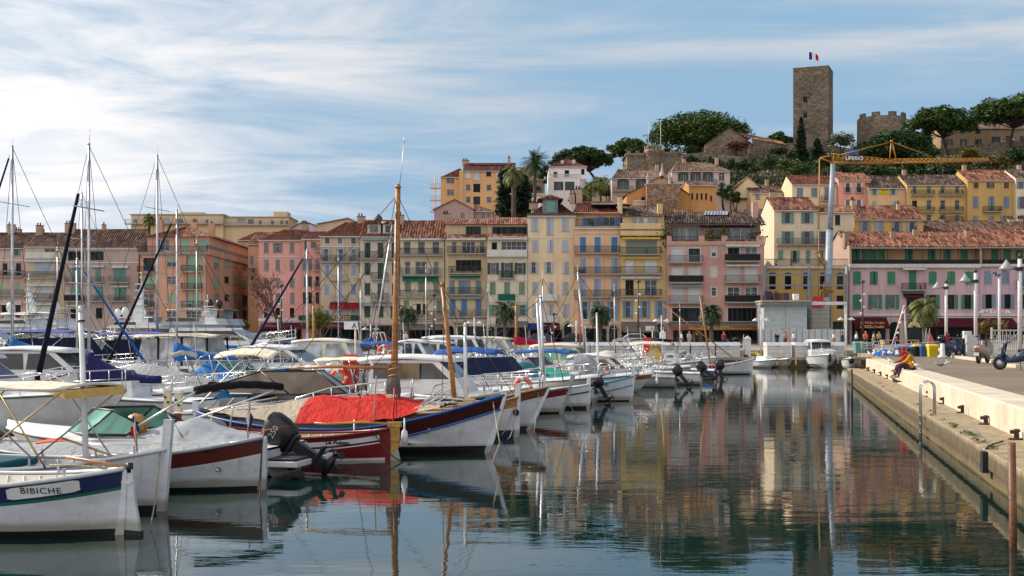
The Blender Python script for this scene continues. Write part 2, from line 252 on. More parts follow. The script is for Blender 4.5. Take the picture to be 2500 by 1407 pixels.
# ------------------------------------------------------------------ mesh builder
class MB:
 def __init__(s): s.v = []; s.f = []; s.m = []; s.s = []
 def face(s, pts, m, sm=False):
  i = len(s.v); s.v += [tuple(p) for p in pts]; s.f.append(tuple(range(i, i+len(pts)))); s.m.append(m); s.s.append(sm); return s
 def box(s, x0, x1, y0, y1, z0, z1, m, T=None):
  P = [(x0,y0,z0),(x1,y0,z0),(x1,y1,z0),(x0,y1,z0),(x0,y0,z1),(x1,y0,z1),(x1,y1,z1),(x0,y1,z1)]
  if T is not None: P = [tuple(T @ Vector(p)) for p in P]
  i = len(s.v); s.v += P
  for q in ((3,2,1,0),(4,5,6,7),(0,1,5,4),(1,2,6,5),(2,3,7,6),(3,0,4,7)):
   s.f.append(tuple(i+k for k in q)); s.m.append(m); s.s.append(False)
  return s
 def loft(s, rings, m, closed=True, cap=True, sm=True, mf=None):
  n = len(rings[0]); i0 = len(s.v)
  for r in rings: s.v += [tuple(p) for p in r]
  for i in range(len(rings)-1):
   for j in range(n if closed else n-1):
    k = (j+1) % n
    s.f.append((i0+i*n+j, i0+i*n+k, i0+(i+1)*n+k, i0+(i+1)*n+j)); s.m.append(mf(i, j) if mf else m); s.s.append(sm)
  if cap and closed:
   s.f.append(tuple(i0+j for j in reversed(range(n)))); s.m.append(m); s.s.append(False)
   s.f.append(tuple(i0+(len(rings)-1)*n+j for j in range(n))); s.m.append(m); s.s.append(False)
  return s
 def tube(s, pts, r, m, n=6, r2=None):
  pts = [Vector(p) for p in pts]; rings = []
  L = len(pts)
  for i, p in enumerate(pts):
   t = (pts[min(i+1, L-1)] - pts[max(i-1, 0)])
   if t.length < 1e-6: t = Vector((0, 0, 1))
   t.normalize(); a = Vector((0, 0, 1)) if abs(t.z) < .9 else Vector((1, 0, 0))
   u = t.cross(a).normalized(); w = t.cross(u)
   rr = r if r2 is None else r + (r2-r)*i/(L-1)
   rings.append([p + (u*math.cos(2*PI*k/n) + w*math.sin(2*PI*k/n))*rr for k in range(n)])
  return s.loft(rings, m)
 def lathe(s, prof, m, n=12, c=(0, 0, 0), mf=None):
  rings = [[(c[0]+max(r, .001)*math.cos(2*PI*k/n), c[1]+max(r, .001)*math.sin(2*PI*k/n), c[2]+z) for k in range(n)] for r, z in prof]
  return s.loft(rings, m, mf=mf)
 def ell(s, c, r, m, n=10, k=6, T=None):
  rings = []
  for i in range(k+1):
   a = -PI/2 + PI*i/k; rr = max(math.cos(a), .02)
   ring = [Vector((c[0]+r[0]*rr*math.cos(2*PI*j/n), c[1]+r[1]*rr*math.sin(2*PI*j/n), c[2]+r[2]*math.sin(a))) for j in range(n)]
   if T is not None: ring = [T @ p for p in ring]
   rings.append(ring)
  return s.loft(rings, m)
 def prism(s, prof, y0, y1, m, sm=False):
  """polygon of (x, z) pulled from y0 to y1; y may be a function of z"""
  f0 = y0 if callable(y0) else (lambda z: y0); f1 = y1 if callable(y1) else (lambda z: y1)
  A = [(x, f0(z), z) for x, z in prof]; B = [(x, f1(z), z) for x, z in prof]
  s.face(A, m); s.face(B[::-1], m); n = len(prof)
  for i in range(n):
   j = (i+1) % n; s.face([A[j], A[i], B[i], B[j]], m, sm)
  return s
 def mesh(s, name='mesh'):
  me = bpy.data.meshes.new(name); me.from_pydata(s.v, [], s.f)
  names = list(dict.fromkeys(s.m)); idx = {n: i for i, n in enumerate(names)}
  for n in names: me.materials.append(M(n))
  me.polygons.foreach_set('material_index', [idx[x] for x in s.m]); me.polygons.foreach_set('use_smooth', s.s); me.update()
  return me
 def build(s, name, parent=None, T=None, bevel=0):
  o = bpy.data.objects.new(name, s.mesh(name)); COL.objects.link(o)
  if parent is not None: o.parent = parent
  if T is not None: o.matrix_local = T
  if bevel:
   b = o.modifiers.new('bevel', 'BEVEL'); b.width = bevel; b.segments = 2; b.limit_method = 'ANGLE'; b.angle_limit = R(35)
  return o
def tag(o, label, cat, group=None, kind=None):
 if label: o['label'] = label
 if cat: o['category'] = cat
 if group: o['group'] = group
 if kind: o['kind'] = kind
 return o
def thing(name, label, cat, loc=(0, 0, 0), rz=0, group=None):
 o = bpy.data.objects.new(name, None); COL.objects.link(o); o.location = loc; o.rotation_euler = (0, 0, rz); o.empty_display_size = .3
 return tag(o, label, cat, group)
def inst(src, parent, T=None, name=None):
 o = src.copy(); COL.objects.link(o); o.parent = parent
 if T is not None: o.matrix_local = T
 return o
def copy_tree(o, parent=None):
 c = o.copy(); COL.objects.link(c); c.parent = parent
 for ch in list(o.children): copy_tree(ch, c)
 return c
def dup(root, loc, rz, label, group=None, scale=None):
 c = copy_tree(root); c.location = loc; c.rotation_euler = (0, 0, rz); c['label'] = label
 if group: c['group'] = group
 if scale: c.scale = (scale,)*3
 return c
def Tr(x, y, z): return Matrix.Translation((x, y, z))
def Rz(a): return Matrix.Rotation(a, 4, 'Z')
def Ry(a): return Matrix.Rotation(a, 4, 'Y')
def Rx(a): return Matrix.Rotation(a, 4, 'X')
def text_obj(txt, size, mat, parent, T, name='lettering', ext=.01, shear=0, align='CENTER', fn=None, space=1, bold=0):
 cu = bpy.data.curves.new(name, 'FONT'); cu.body = txt; cu.size = size; cu.extrude = ext; cu.shear = shear; cu.align_x = align; cu.space_character = space; cu.offset = bold
 cu.resolution_u = 3
 t = bpy.data.objects.new('tmp', cu); COL.objects.link(t); bpy.context.view_layer.update()
 dg = bpy.context.evaluated_depsgraph_get(); me = bpy.data.meshes.new_from_object(t.evaluated_get(dg)); bpy.data.objects.remove(t)
 me.materials.clear(); me.materials.append(M(mat))
 if fn:
  for v in me.vertices: v.co = fn(v.co)
 o = bpy.data.objects.new(name, me); COL.objects.link(o); o.parent = parent; o.matrix_local = T; return o
TXT = Rx(PI/2)     # text standing upright facing -y
# ------------------------------------------------------------------ camera, world, sun
cam = bpy.data.cameras.new('camera'); camo = bpy.data.objects.new('camera', cam); COL.objects.link(camo)
camo.location = (0, 0, CZ); camo.rotation_euler = (PI/2, 0, 0); cam.sensor_width = 36; cam.lens = 36*F/2500
cam.shift_y = (HY-703.5)/2500; cam.clip_end = 6000; cam.clip_start = .3; sc.camera = camo
SUN = Vector((-.80, .36, .60)).normalized()
SUN_EL = math.asin(SUN.z); SUN_AZ = math.atan2(SUN.x, SUN.y)
world = bpy.data.worlds.new('World'); sc.world = world; world.use_nodes = True
nt = world.node_tree; nt.nodes.clear()
wo = nn(nt, 'ShaderNodeOutputWorld'); bg = nn(nt, 'ShaderNodeBackground'); nt.links.new(bg.outputs[0], wo.inputs[0])
sky = nn(nt, 'ShaderNodeTexSky'); sky.sky_type = 'NISHITA'; sky.sun_disc = False; sky.sun_elevation = SUN_EL; sky.sun_rotation = SUN_AZ
sky.air_density = 1.0; sky.dust_density = .6; sky.ozone_density = 1.4
tc = nn(nt, 'ShaderNodeTexCoord'); sp = nn(nt, 'ShaderNodeSeparateXYZ'); nt.links.new(tc.outputs['Generated'], sp.inputs[0])
def mth(op, a, b=None, c=None, clamp=False):
 n = nn(nt, 'ShaderNodeMath', operation=op, use_clamp=clamp)
 for i, v in enumerate((a, b, c)):
  if v is None: continue
  if isinstance(v, (int, float)): n.inputs[i].default_value = v
  else: nt.links.new(v, n.inputs[i])
 return n.outputs[0]
az = mth('ARCTAN2', sp.outputs[0], sp.outputs[1]); el = mth('ARCSINE', sp.outputs[2])
cmb = nn(nt, 'ShaderNodeCombineXYZ'); nt.links.new(az, cmb.inputs[0]); nt.links.new(mth('MULTIPLY', el, 1.5), cmb.inputs[1])
def cl(scale, rot, s3, detail, rough, dist, off=(0, 0, 0)):
 mp = nn(nt, 'ShaderNodeMapping'); mp.inputs['Rotation'].default_value = (0, 0, R(rot)); mp.inputs['Scale'].default_value = s3; mp.inputs['Location'].default_value = off
 nt.links.new(cmb.outputs[0], mp.inputs[0])
 t = nn(nt, 'ShaderNodeTexNoise'); t.inputs['Scale'].default_value = scale; t.inputs['Detail'].default_value = detail; t.inputs['Roughness'].default_value = rough; t.inputs['Distortion'].default_value = dist
 nt.links.new(mp.outputs[0], t.inputs[0]); return t.outputs[0]
fa = cl(5.0, -22, (.55, 2.3, 1), 10, .62, 1.0, (3, 1, 0)); fb = cl(4.6, 24, (.45, 2.4, 1), 10, .60, .9, (1, 7, 0))
ms = mth('MULTIPLY_ADD', az, 2.4, .40, clamp=True)      # streaks fan one way on the left, the other way on the right
fib = mth('ADD', mth('MULTIPLY', fa, mth('SUBTRACT', 1., ms)), mth('MULTIPLY', fb, ms))
bank = cl(2.6, 12, (.8, 1.5, 1), 5, .5, .5, (7.3, 2.2, 0))
side = mth('MINIMUM', mth('MAXIMUM', mth('MULTIPLY', az, -.75), -.10), .26)
v = mth('ADD', mth('ADD', mth('MULTIPLY', fib, 1.7), mth('MULTIPLY', bank, .55)), side)
cr = nn(nt, 'ShaderNodeMapRange'); cr.interpolation_type = 'SMOOTHSTEP'; cr.inputs['From Min'].default_value = .86; cr.inputs['From Max'].default_value = 1.62; nt.links.new(v, cr.inputs[0])
back = mth('MULTIPLY_ADD', sp.outputs[1], -1.6, -.1, clamp=True)      # unseen bright cloud added behind the viewer to light facades and hulls
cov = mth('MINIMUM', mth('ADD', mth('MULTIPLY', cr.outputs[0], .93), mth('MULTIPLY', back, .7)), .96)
glow = mth('MINIMUM', mth('MULTIPLY', mth('MAXIMUM', mth('MULTIPLY', az, -1.), 0.), 6.0), 2.2)
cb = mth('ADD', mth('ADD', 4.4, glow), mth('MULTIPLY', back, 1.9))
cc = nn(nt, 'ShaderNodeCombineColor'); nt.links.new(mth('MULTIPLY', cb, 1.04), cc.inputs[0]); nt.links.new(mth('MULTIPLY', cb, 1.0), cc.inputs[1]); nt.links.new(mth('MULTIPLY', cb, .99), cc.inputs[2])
lim = nn(nt, 'ShaderNodeMix', data_type='RGBA', blend_type='DARKEN'); lim.inputs[0].default_value = 1.; nt.links.new(sky.outputs[0], lim.inputs[6]); lim.inputs[7].default_value = (1.78, 2.88, 4.0, 1)
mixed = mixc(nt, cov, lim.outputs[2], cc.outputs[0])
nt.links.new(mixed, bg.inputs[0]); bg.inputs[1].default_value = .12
sun = bpy.data.lights.new('sun', 'SUN'); so = bpy.data.objects.new('sun', sun); COL.objects.link(so)
sun.energy = 4.2; sun.angle = R(.5); sun.color = (1, .90, .76); so.rotation_euler = (-SUN).to_track_quat('-Z', 'Y').to_euler(); so.location = (-50, 40, 80)
sc.view_settings.view_transform = 'Standard'; sc.view_settings.look = 'None'; sc.view_settings.gamma = 1; sc.view_settings.exposure = 0.52
# ------------------------------------------------------------------ window / balcony library (shared meshes)
LIB = {}
def rnd(x): return round(x, 1)
def win_mesh(w, h, t, arch):
 key = ('w', rnd(w), rnd(h), t, arch)
 if key in LIB: return LIB[key]
 b = MB(); w2 = w/2; fr = 'window_frame' if t not in 'dD' else 'trim_dark'
 pane = {'g': 'pane', 'o': 'pane', 'O': 'pane', 'd': 'pane_dark', 'D': 'pane_dark', 'l': 'pane_light', 'b': 'lit_pane', 'c': 'pane', 'r': 'pane', 'a': 'pane', 'R': 'pane', 'G': 'pane_dark'}.get(t, 'pane')
 y = .16
 b.box(-w2, w2, y, y+.03, 0, h, pane)
 f = .06
 b.box(-w2, -w2+f, y-.04, y-.003, 0, h, fr); b.box(w2-f, w2, y-.04, y-.003, 0, h, fr)
 b.box(-w2+f, w2-f, y-.04, y-.003, h-f, h, fr); b.box(-w2+f, w2-f, y-.04, y-.003, 0, f, fr)
 k = max(1, round(w/.75))
 for i in range(1, k): x = -w2+w*i/k; b.box(x-.035, x+.035, y-.045, y-.003, f, h-f, fr)
 if t in 'gocr' and h > 1.2: b.box(-w2+f, w2-f, y-.035, y-.004, h*.62, h*.62+.045, fr)
 LIB[key] = b.mesh('window'); return LIB[key]
def arch_pts(w, h, rise):
 n = 8; pts = [(-w/2, 0), (w/2, 0)]
 for i in range(n+1):
  x = w/2 - w*i/n; pts.append((x, h-rise+rise*math.sqrt(max(0, 1-(2*x/w)**2))))
 return pts
def shut_mesh(w, h, mat, arch=0, half=0):
 """one leaf hinged at the left (x from 0 to w); half=1/2 gives the left/right half of a shallow arch"""
 key = ('s', rnd(w*2), rnd(h), mat, arch, half)
 if key in LIB: return LIB[key]
 b = MB()
 if not arch: b.box(.01, w-.01, -.045, -.005, .0, h, mat)
 else:
  pts = [(x, z) for x, z in arch_pts(2*w, h, .22)]+[(0, 0)]
  pts = [(x, z) for x, z in pts if (x <= .001 if half == 1 else x >= -.001)]
  pts = [(x+(w if half == 1 else 0), z) for x, z in pts]
  cxm = sum(p[0] for p in pts)/len(pts); czm = sum(p[1] for p in pts)/len(pts); pts.sort(key=lambda p: math.atan2(p[1]-czm, p[0]-cxm))
  b.prism(pts, -.045, -.005, mat)
 b.box(.03, w-.03, -.06, -.046, h*.44, h*.44+.09, mat); b.box(.03, .07, -.055, -.046, .05, h*.42, mat)
 LIB[key] = b.mesh('shutter'); return LIB[key]
def roll_mesh(w, h, mat):
 key = ('r', rnd(w), rnd(h), mat)
 if key in LIB: return LIB[key]
 b = MB(); b.box(-w/2+.02, w/2-.02, .06, .10, 0, h, mat); LIB[key] = b.mesh('roller_blind'); return LIB[key]
def rail_mesh(L, p, st):
 key = ('b', rnd(L), rnd(p), st)
 if key in LIB: return LIB[key]
 b = MB(); m = {'r': 'iron', 'g': 'rail_grey', 'w': 'rail_white', 'd': 'iron', 'G': 'awning_green', 'D': 'iron', 's': 'trim_white', 'p': 'rail_grey'}[st]
 h = .98
 if st == 's': b.box(0, L, -p, -p+.1, .0, .9, m); b.box(0, .1, -p+.1, 0, 0, .9, m); b.box(L-.1, L, -p+.1, 0, 0, .9, m)
 else:
  b.box(0, L, -p, -p+.06, h-.05, h+.03, m); b.box(0, L, -p, -p+.03, .06, .10, m)
  for x in (0, L-.035): b.box(x, x+.035, -p+.05, 0, h-.05, h, m)
  n = max(2, int(L/.16))
  for i in range(n+1): x = i*(L-.03)/n; b.box(x, x+.042, -p+.005, -p+.04, .1, h-.05, m)
  k = max(1, int(p/.16))
  for i in range(1, k):
   for x in (.003, L-.03): b.box(x, x+.026, -i*p/k, -i*p/k+.024, .1, h-.05, m)
  if st in 'dGD': b.box(.02, L-.02, -p+.035, -p+.05, .1, h-.06, 'awning_green' if st == 'G' else 'black_canvas')
 LIB[key] = b.mesh('railing'); return LIB[key]
SLAB = {}
def slab_mesh(L, p, mat):
 key = (rnd(L), rnd(p), mat)
 if key not in SLAB: b = MB(); b.box(-.05, L+.05, -p-.05, -.002, -.16, 0, mat); b.box(-.09, L+.09, -p-.09, -p-.05, -.05, .015, mat); SLAB[key] = b.mesh('balcony')
 return SLAB[key]
def ob(name, me, parent, T): o = bpy.data.objects.new(name, me); COL.objects.link(o); o.parent = parent; o.matrix_local = T; return o
def facade(root, wall, T, Wd, H, wins, wallmat, mx, mz, shut='sh_lav', trim=None, top=None):
 """wall grid with real openings, windows set back in them. wins: rows (type, ytop, ybot, width_px, [centres px] [, shutter])"""
 holes = []
 for row in wins:
  t, y0, y1, w, xs = row[:5]; sh = row[5] if len(row) > 5 else shut
  z0, z1 = mz(y1), mz(y0)
  for x in xs:
   ww = w
   if isinstance(x, tuple): x, ww = x
   u0, u1 = mx(x-ww/2), mx(x+ww/2)
   w_, h_ = u1-u0, z1-z0; uc = (u0+u1)/2
   if u0 < .05: u0 = .05
   if u1 > Wd-.05: u1 = Wd-.05
   uc = (u0+u1)/2; w_ = u1-u0
   if w_ < .2 or h_ < .2 or z1 > H-.02: z1 = min(z1, H-.06); h_ = z1-z0
   if w_ < .2 or h_ < .2: continue
   arch = t in 'aA'
   if not any(a < u1+.01 and u0-.01 < b and c < z1+.01 and z0-.01 < d for a, b, c, d in holes): holes.append((u0, u1, z0, z1))
   else: continue
   wo_ = ob('window', win_mesh(w_, h_, 'd' if t == 'A' else t, arch), root, T @ Tr(uc, 0, z0))
   s2 = w_/2
   if t in 'ca':
    aj = random.random() < .2
    for k, hf in ((0, 1), (1, 2)): an = random.uniform(.1, .5)*aj; sm_ = shut_mesh(s2, h_+(.0 if not arch else .08), sh, arch, hf if arch else 0); ob('shutter', sm_, wo_, Tr(-s2, 0, 0) @ Rz(-an) if k == 0 else Tr(s2, 0, 0) @ Rz(an) @ Tr(-s2, 0, 0))
   elif t in 'oOA':
    for k in (0, 1): an = random.uniform(.03, .4); ob('shutter', shut_mesh(s2, h_, sh), wo_, Tr(-s2, 0, 0) @ Rz(an) @ Tr(-s2, 0, 0) if k == 0 else Tr(s2, 0, 0) @ Rz(-an))
   elif t == 'r': ob('roller_blind', roll_mesh(w_, h_, sh if sh.startswith('roller') else 'roller_white'), wo_, Tr(0, 0, 0))
   elif t == 'R': ob('roller_blind', roll_mesh(w_, h_*.55, sh if sh.startswith('roller') else 'roller_white'), wo_, Tr(0, 0, h_*.45))
   if trim: 
    b = MB(); q = .13; b.box(-s2-q, -s2, -.03, -.002, -q, h_+q, trim); b.box(s2, s2+q, -.03, -.002, -q, h_+q, trim); b.box(-s2, s2, -.03, -.002, h_, h_+q, trim); b.box(-s2, s2, -.06, -.002, -q, 0, trim)
    b.build('surround', wo_)
   elif t not in 'DG':
    key = ('sill', rnd(w_))
    if key not in LIB: b = MB(); b.box(-w_/2-.08, w_/2+.08, -.09, -.002, -.08, 0, 'stone_trim'); LIB[key] = b.mesh('sill')
    ob('sill', LIB[key], wo_, Tr(0, 0, 0))
 xs = sorted({0, Wd} | {v for h in holes for v in h[:2]}); zs = sorted({0, H} | {v for h in holes for v in h[2:]})
 q = lambda u, y, z: T @ Vector((u, y, z))
 for i in range(len(xs)-1):
  if xs[i+1]-xs[i] < 1e-4: continue
  run = None
  for j in range(len(zs)-1):
   uc = (xs[i]+xs[i+1])/2; zc = (zs[j]+zs[j+1])/2
   if any(a < uc < b and c < zc < d for a, b, c, d in holes):
    if run is not None: wall.face([q(xs[i], 0, run), q(xs[i+1], 0, run), q(xs[i+1], 0, zs[j]), q(xs[i], 0, zs[j])], wallmat); run = None
   elif run is None: run = zs[j]
  if run is not None: wall.face([q(xs[i], 0, run), q(xs[i+1], 0, run), q(xs[i+1], 0, H), q(xs[i], 0, H)], wallmat)
 for a, b, c, d in holes:
  y = .22
  wall.face([q(a, 0, c), q(a, y, c), q(a, y, d), q(a, 0, d)], wallmat); wall.face([q(b, 0, c), q(b, 0, d), q(b, y, d), q(b, y, c)], wallmat)
  wall.face([q(a, 0, d), q(a, y, d), q(b, y, d), q(b, 0, d)], wallmat); wall.face([q(a, 0, c), q(b, 0, c), q(b, y, c), q(a, y, c)], wallmat)
def roof_slope(mb, P0, P1, P2, P3, mat, amp=.07, per=.32):
 """corrugated tile plane: P0-P1 eave, P3-P2 ridge"""
 P0, P1, P2, P3 = map(Vector, (P0, P1, P2, P3)); L = max((P1-P0).length, (P2-P3).length); n = max(2, int(L/per)*2)
 nr = (P1-P0).cross(P3-P0)
 if nr.length < 1e-6: nr = (P1-P0).cross(P2-P0)
 nr.normalize()
 if nr.z < 0: nr = -nr
 rings = []
 for r in (0, .5, 1):
  A = P0.lerp(P3, r); B = P1.lerp(P2, r)
  if amp < .08: rings.append([A.lerp(B, i/n) + nr*(amp if i % 2 else 0) for i in range(n+1)])
  else: rings.append([A.lerp(B, min(1, (i//4+(0, .42, .5, .92)[i % 4])*2/n)) + nr*(amp*1.3 if i % 4 > 1 else 0) for i in range(2*n+1)])
 mb.loft(rings, mat, closed=False, cap=False, sm=False)
def building(label, x0, x1, ytop, d, col, wins=(), balc=(), roof=None, cat='building', zb=1.4, dep=11, shut='sh_lav', trim=None, awn=(), side=None, chim=(), wallmat=None,
             corn=(), side2=None, boxes=(), name='town_house', rot=0, tone='a', solar=(), group=None, ybase=None):
 k = F/d; X0 = (x0-1250)/k; Wd = (x1-x0)/k; H = ZP(ytop, d)-zb
 root = thing(name, label, cat, (X0, d, zb), rot, group)
 wm = wallmat or 'pl:%.3f,%.3f,%.3f' % col
 mx = lambda px: (px-x0)/k
 mz = lambda py: ZP(py, d)-zb
 wall = MB(); I = Matrix()
 facade(root, wall, I, Wd, H, wins, wm, mx, mz, shut, trim)
 # right and left sides, back, flat lid
 TR = Tr(Wd, 0, 0) @ Rz(PI/2); TL = Tr(0, dep, 0) @ Rz(-PI/2)
 if side:
  mxs = lambda px: (X0+Wd)*F/(px-1250) - d
  facade_side(root, wall, TR, dep, H, side, wm, mxs, d, zb, shut, trim)
 else: wall.face([TR @ Vector(p) for p in ((0, 0, 0), (dep, 0, 0), (dep, 0, H), (0, 0, H))], wm)
 if side2:
  mxs = lambda px: dep - (X0*F/(px-1250) - d)
  facade_side(root, wall, TL, dep, H, side2, wm, mxs, d, zb, shut, trim, left=dep)
 else: wall.face([TL @ Vector(p) for p in ((0, 0, 0), (dep, 0, 0), (dep, 0, H), (0, 0, H))], wm)
 wall.face([(Wd, dep, 0), (0, dep, 0), (0, dep, H), (Wd, dep, H)], wm)
 wall.face([(0, .3, H-.01), (Wd, .3, H-.01), (Wd, dep, H-.01), (0, dep, H-.01)], 'trim_dark')
 rf = None
 if roof:
  kind, yr = roof[0], roof[1]; tm = 'ti:'+(roof[2] if len(roof) > 2 else tone)
  hl = roof[3] if len(roof) > 3 else 0; hr = roof[4] if len(roof) > 4 else 0
  b = MB(); e = .4; s_ = .12
  if kind == 'g':      # ridge parallel to the street
   rd = dep/2; zr = CZ+(HY-yr)*(d+rd)/F-zb; ze = H-.02
   if zr < ze+.5: zr = ze+.5
   gl = rd*hl; gr = rd*hr; q_ = min(1, (Wd-.6)/max(.01, gl+gr)); gl *= q_; gr *= q_; sl = (zr-ze)/rd
   E = [(-s_, -e, ze-sl*e), (Wd+s_, -e, ze-sl*e), (Wd+s_-gr, rd, zr), (-s_+gl, rd, zr)]
   roof_slope(b, *E, tm, .085, .38 if d < 230 else .5)
   B = [(Wd+s_, dep+e, ze-sl*e), (-s_, dep+e, ze-sl*e), (-s_+gl, rd, zr), (Wd+s_-gr, rd, zr)]
   b.face(B, tm)
   if hr: b.face([E[1], B[0], (Wd+s_-gr, rd, zr)], tm)
   else: wall.face([(Wd, 0, ze), (Wd, dep, ze), (Wd, rd, zr-.12)], wm)
   if hl: b.face([B[1], E[0], (-s_+gl, rd, zr)], tm)
   else: wall.face([(0, dep, ze), (0, 0, ze), (0, rd, zr-.12)], wm)
   b.box(-s_, Wd+s_, -e-.03, -e+.02, ze-sl*e-.14, ze-sl*e-.01, 'trim_white' if not trim else 'trim_white')
   b.tube([(-s_+gl, rd, zr+.05), (Wd+s_-gr, rd, zr+.05)], .13, tm, 5)
   b.face([(-s_, -e, ze-sl*e-.12), (Wd+s_, -e, ze-sl*e-.12), (Wd+s_, .02, ze-.06), (-s_, .02, ze-.06)], 'stone_trim')
   rzf = lambda yy: ze + sl*min(yy, dep-yy)
  elif kind == 's':    # gable to the street; yr = apex, optional apex px
   ax = mx(roof[5]) if len(roof) > 5 else Wd/2; zr = ZP(yr, d)-zb; ze = H
   wall.face([(0, 0, ze), (Wd, 0, ze), (ax, 0, zr-.1)], wm); wall.face([(Wd, dep, ze), (0, dep, ze), (ax, dep, zr-.1)], wm)
   b.face([(-.3, -.3, ze-.15), (ax, -.3, zr), (ax, dep, zr), (-.3, dep, ze-.15)], tm); b.face([(ax, -.3, zr), (Wd+.3, -.3, ze-.15), (Wd+.3, dep, ze-.15), (ax, dep, zr)], tm)
   b.face([(-.3, -.3, ze-.3), (ax, -.3, zr-.15), (ax, -.3, zr), (-.3, -.3, ze-.15)], 'ti:a'); b.face([(ax, -.3, zr-.15), (Wd+.3, -.3, ze-.3), (Wd+.3, -.3, ze-.15), (ax, -.3, zr)], 'ti:a')
   rd = dep/2; rzf = lambda yy: zr-.3
  elif kind == 'f':
   b.box(-.25, Wd+.25, -.3, dep+.2, H-.02, H+.18, 'stone_trim'); rd = dep/2; rzf = lambda yy: H+.1; b.face([(0, 0, H+.19), (Wd, 0, H+.19), (Wd, dep, H+.19), (0, dep, H+.19)], 'paving')
  rf = b.build('roof', root)
  for c in chim:
   cx_, cw = c[0], (c[1] if len(c) > 1 else .8)*.8; ch = (c[2] if len(c) > 2 else 1.3)*.7
   yy = c[3]*dep if len(c) > 3 else rd; z = rzf(yy)
   xx = (cx_-1250)/F*(d+yy) - X0
   m = MB(); m.box(xx-cw/2, xx+cw/2, yy-.3, yy+.3, z-.5, z+ch, 'pl:0.400,0.300,0.220' if not len(c) > 4 else c[4]); m.box(xx-cw/2-.06, xx+cw/2+.06, yy-.36, yy+.36, z+ch, z+ch+.1, 'ti:b')
   for i in range(max(1, int(cw/.45))): q = xx-cw/2+.25+i*.42; m.lathe([(.12, 0), (.10, .35), (.15, .36), (.15, .42)], 'ti:b', 6, (q, yy, z+ch+.1))
   m.build('chimney', rf)
  for (a, b_, c_, d_) in solar:
   m = MB(); u0, u1 = mx(a), mx(b_); sl = (zr-ze)/rd
   f0, f1 = c_, d_
   P = lambda u, f, o=.12: (u, f*rd, ze+sl*f*rd+o)
   m.face([P(u0, f0, .3), P(u1, f0, .3), P(u1+.3, f1, .3), P(u0+.3, f1, .3)], 'solar'); m.face([P(u0, f0, .05), P(u1, f0, .05), P(u1, f0, .3), P(u0, f0, .3)], 'iron')
   n = max(2, int((u1-u0)/1.0))
   for i in range(n+1):
    u = u0+(u1-u0)*i/n; m.tube([P(u, f0, .34), P(u+.3, f1, .34)], .045, 'iron', 4)
   m.build('roof_window', rf)
 wall.build('wall', root)
 for bb in balc:
  bx0, bx1, yb_, st = bb[:4]; p = bb[4] if len(bb) > 4 else .75
  L = mx(bx1)-mx(bx0); s = ob('balcony', slab_mesh(L, p, 'stone_trim' if st != 's' else 'trim_white'), root, Tr(mx(bx0), 0, mz(yb_)+.16))
  ob('railing', rail_mesh(L, p, st), s, Tr(0, 0, 0.001))
  if st in 'rgd' and random.random() < .6:
   m = MB()
   for q in range(random.randint(1, 3)):
    xx = random.uniform(.3, max(.4, L-.4)); r_ = random.uniform(.14, .26)
    m.lathe([(.12, 0), (.16, .28)], 'ti:a', 7, (xx, -p+.3, .01))
    for _ in range(26):
     a = random.uniform(0, 6.28); rr = random.uniform(0, r_); z = .28+random.uniform(0, .5); c = Vector((xx+rr*math.cos(a), -p+.3+rr*math.sin(a)*.6, z)); u = Vector((random.uniform(-1, 1), random.uniform(-1, 1), random.uniform(-1, 1)))*.09; v_ = Vector((random.uniform(-1, 1), random.uniform(-1, 1), random.uniform(-1, 1)))*.09
     m.face([c-u, c-v_, c+u, c+v_], 'oak_green')
   m.build('pot_plant', s)
 for a in awn:
  ax0, ax1, ya, yb2, pr, mat = a[:6]
  m = MB(); u0, u1, z1, z0 = mx(ax0), mx(ax1), mz(ya), mz(yb2)
  nseg = 5; rr = []
  for i in range(nseg+1):
   t = i/nseg; rr.append([(u0, -.05-pr*t, z1+(z0+.25-z1)*t - .06*math.sin(PI*t)), (u1, -.05-pr*t, z1+(z0+.25-z1)*t - .06*math.sin(PI*t))])
  rr.append([(u0, -.06-pr, z0), (u1, -.06-pr, z0)])
  m.loft(rr, mat, closed=False, cap=False)
  if pr > .5:
   m.face([(u0, -.05, z1), (u0, -.05-pr, z0+.25), (u0, -.05, z0+.25)], mat); m.face([(u1, -.05, z1), (u1, -.05-pr, z0+.25), (u1, -.05, z0+.25)], mat)
  m.box(u0, u1, -.12, -.02, z1-.04, z1+.10, 'trim_white')
  m.build('awning', root)
 for c in corn:      # cornice / string courses / bands: (y, height m, projection[, mat, x0, x1])
  m = MB(); u0 = mx(c[4]) if len(c) > 4 else -.08; u1 = mx(c[5]) if len(c) > 5 else Wd+.08
  m.box(u0, u1, -c[2], -.003, mz(c[0])-c[1], mz(c[0]), c[3] if len(c) > 3 else 'trim_white'); m.build('cornice', root)
 for bx in boxes:    # extra volumes (name, px0, px1, ytop, ybot, y0, y1, mat)
  m = MB(); m.box(mx(bx[1]), mx(bx[2]), bx[5], bx[6], mz(bx[4]), mz(bx[3]), bx[7]); m.build(bx[0], root)
 return root, mx, mz, Wd, H
def facade_side(root, wall, T, dep, H, wins, wm, mxs, d, zb, shut, trim, left=0):
 """side wall seen at an angle: px -> distance along the wall, py -> height at that distance"""
 rows = []
 class Z: pass
 for t, y0, y1, w, xs, *r in wins:
  for x in xs:
   ww = w
   if isinstance(x, tuple): x, ww = x
   ua, ub = mxs(x-ww/2), mxs(x+ww/2)
   if ub < ua: ua, ub = ub, ua
   uc = (ua+ub)/2; dd = d + (dep-uc if left else uc)
   rows.append((t, ZP(y0, dd)-zb, ZP(y1, dd)-zb, ub-ua, [uc])+tuple(r))
 facade(root, wall, T, dep, H, rows, wm, lambda u: u, lambda z: z, shut, trim)
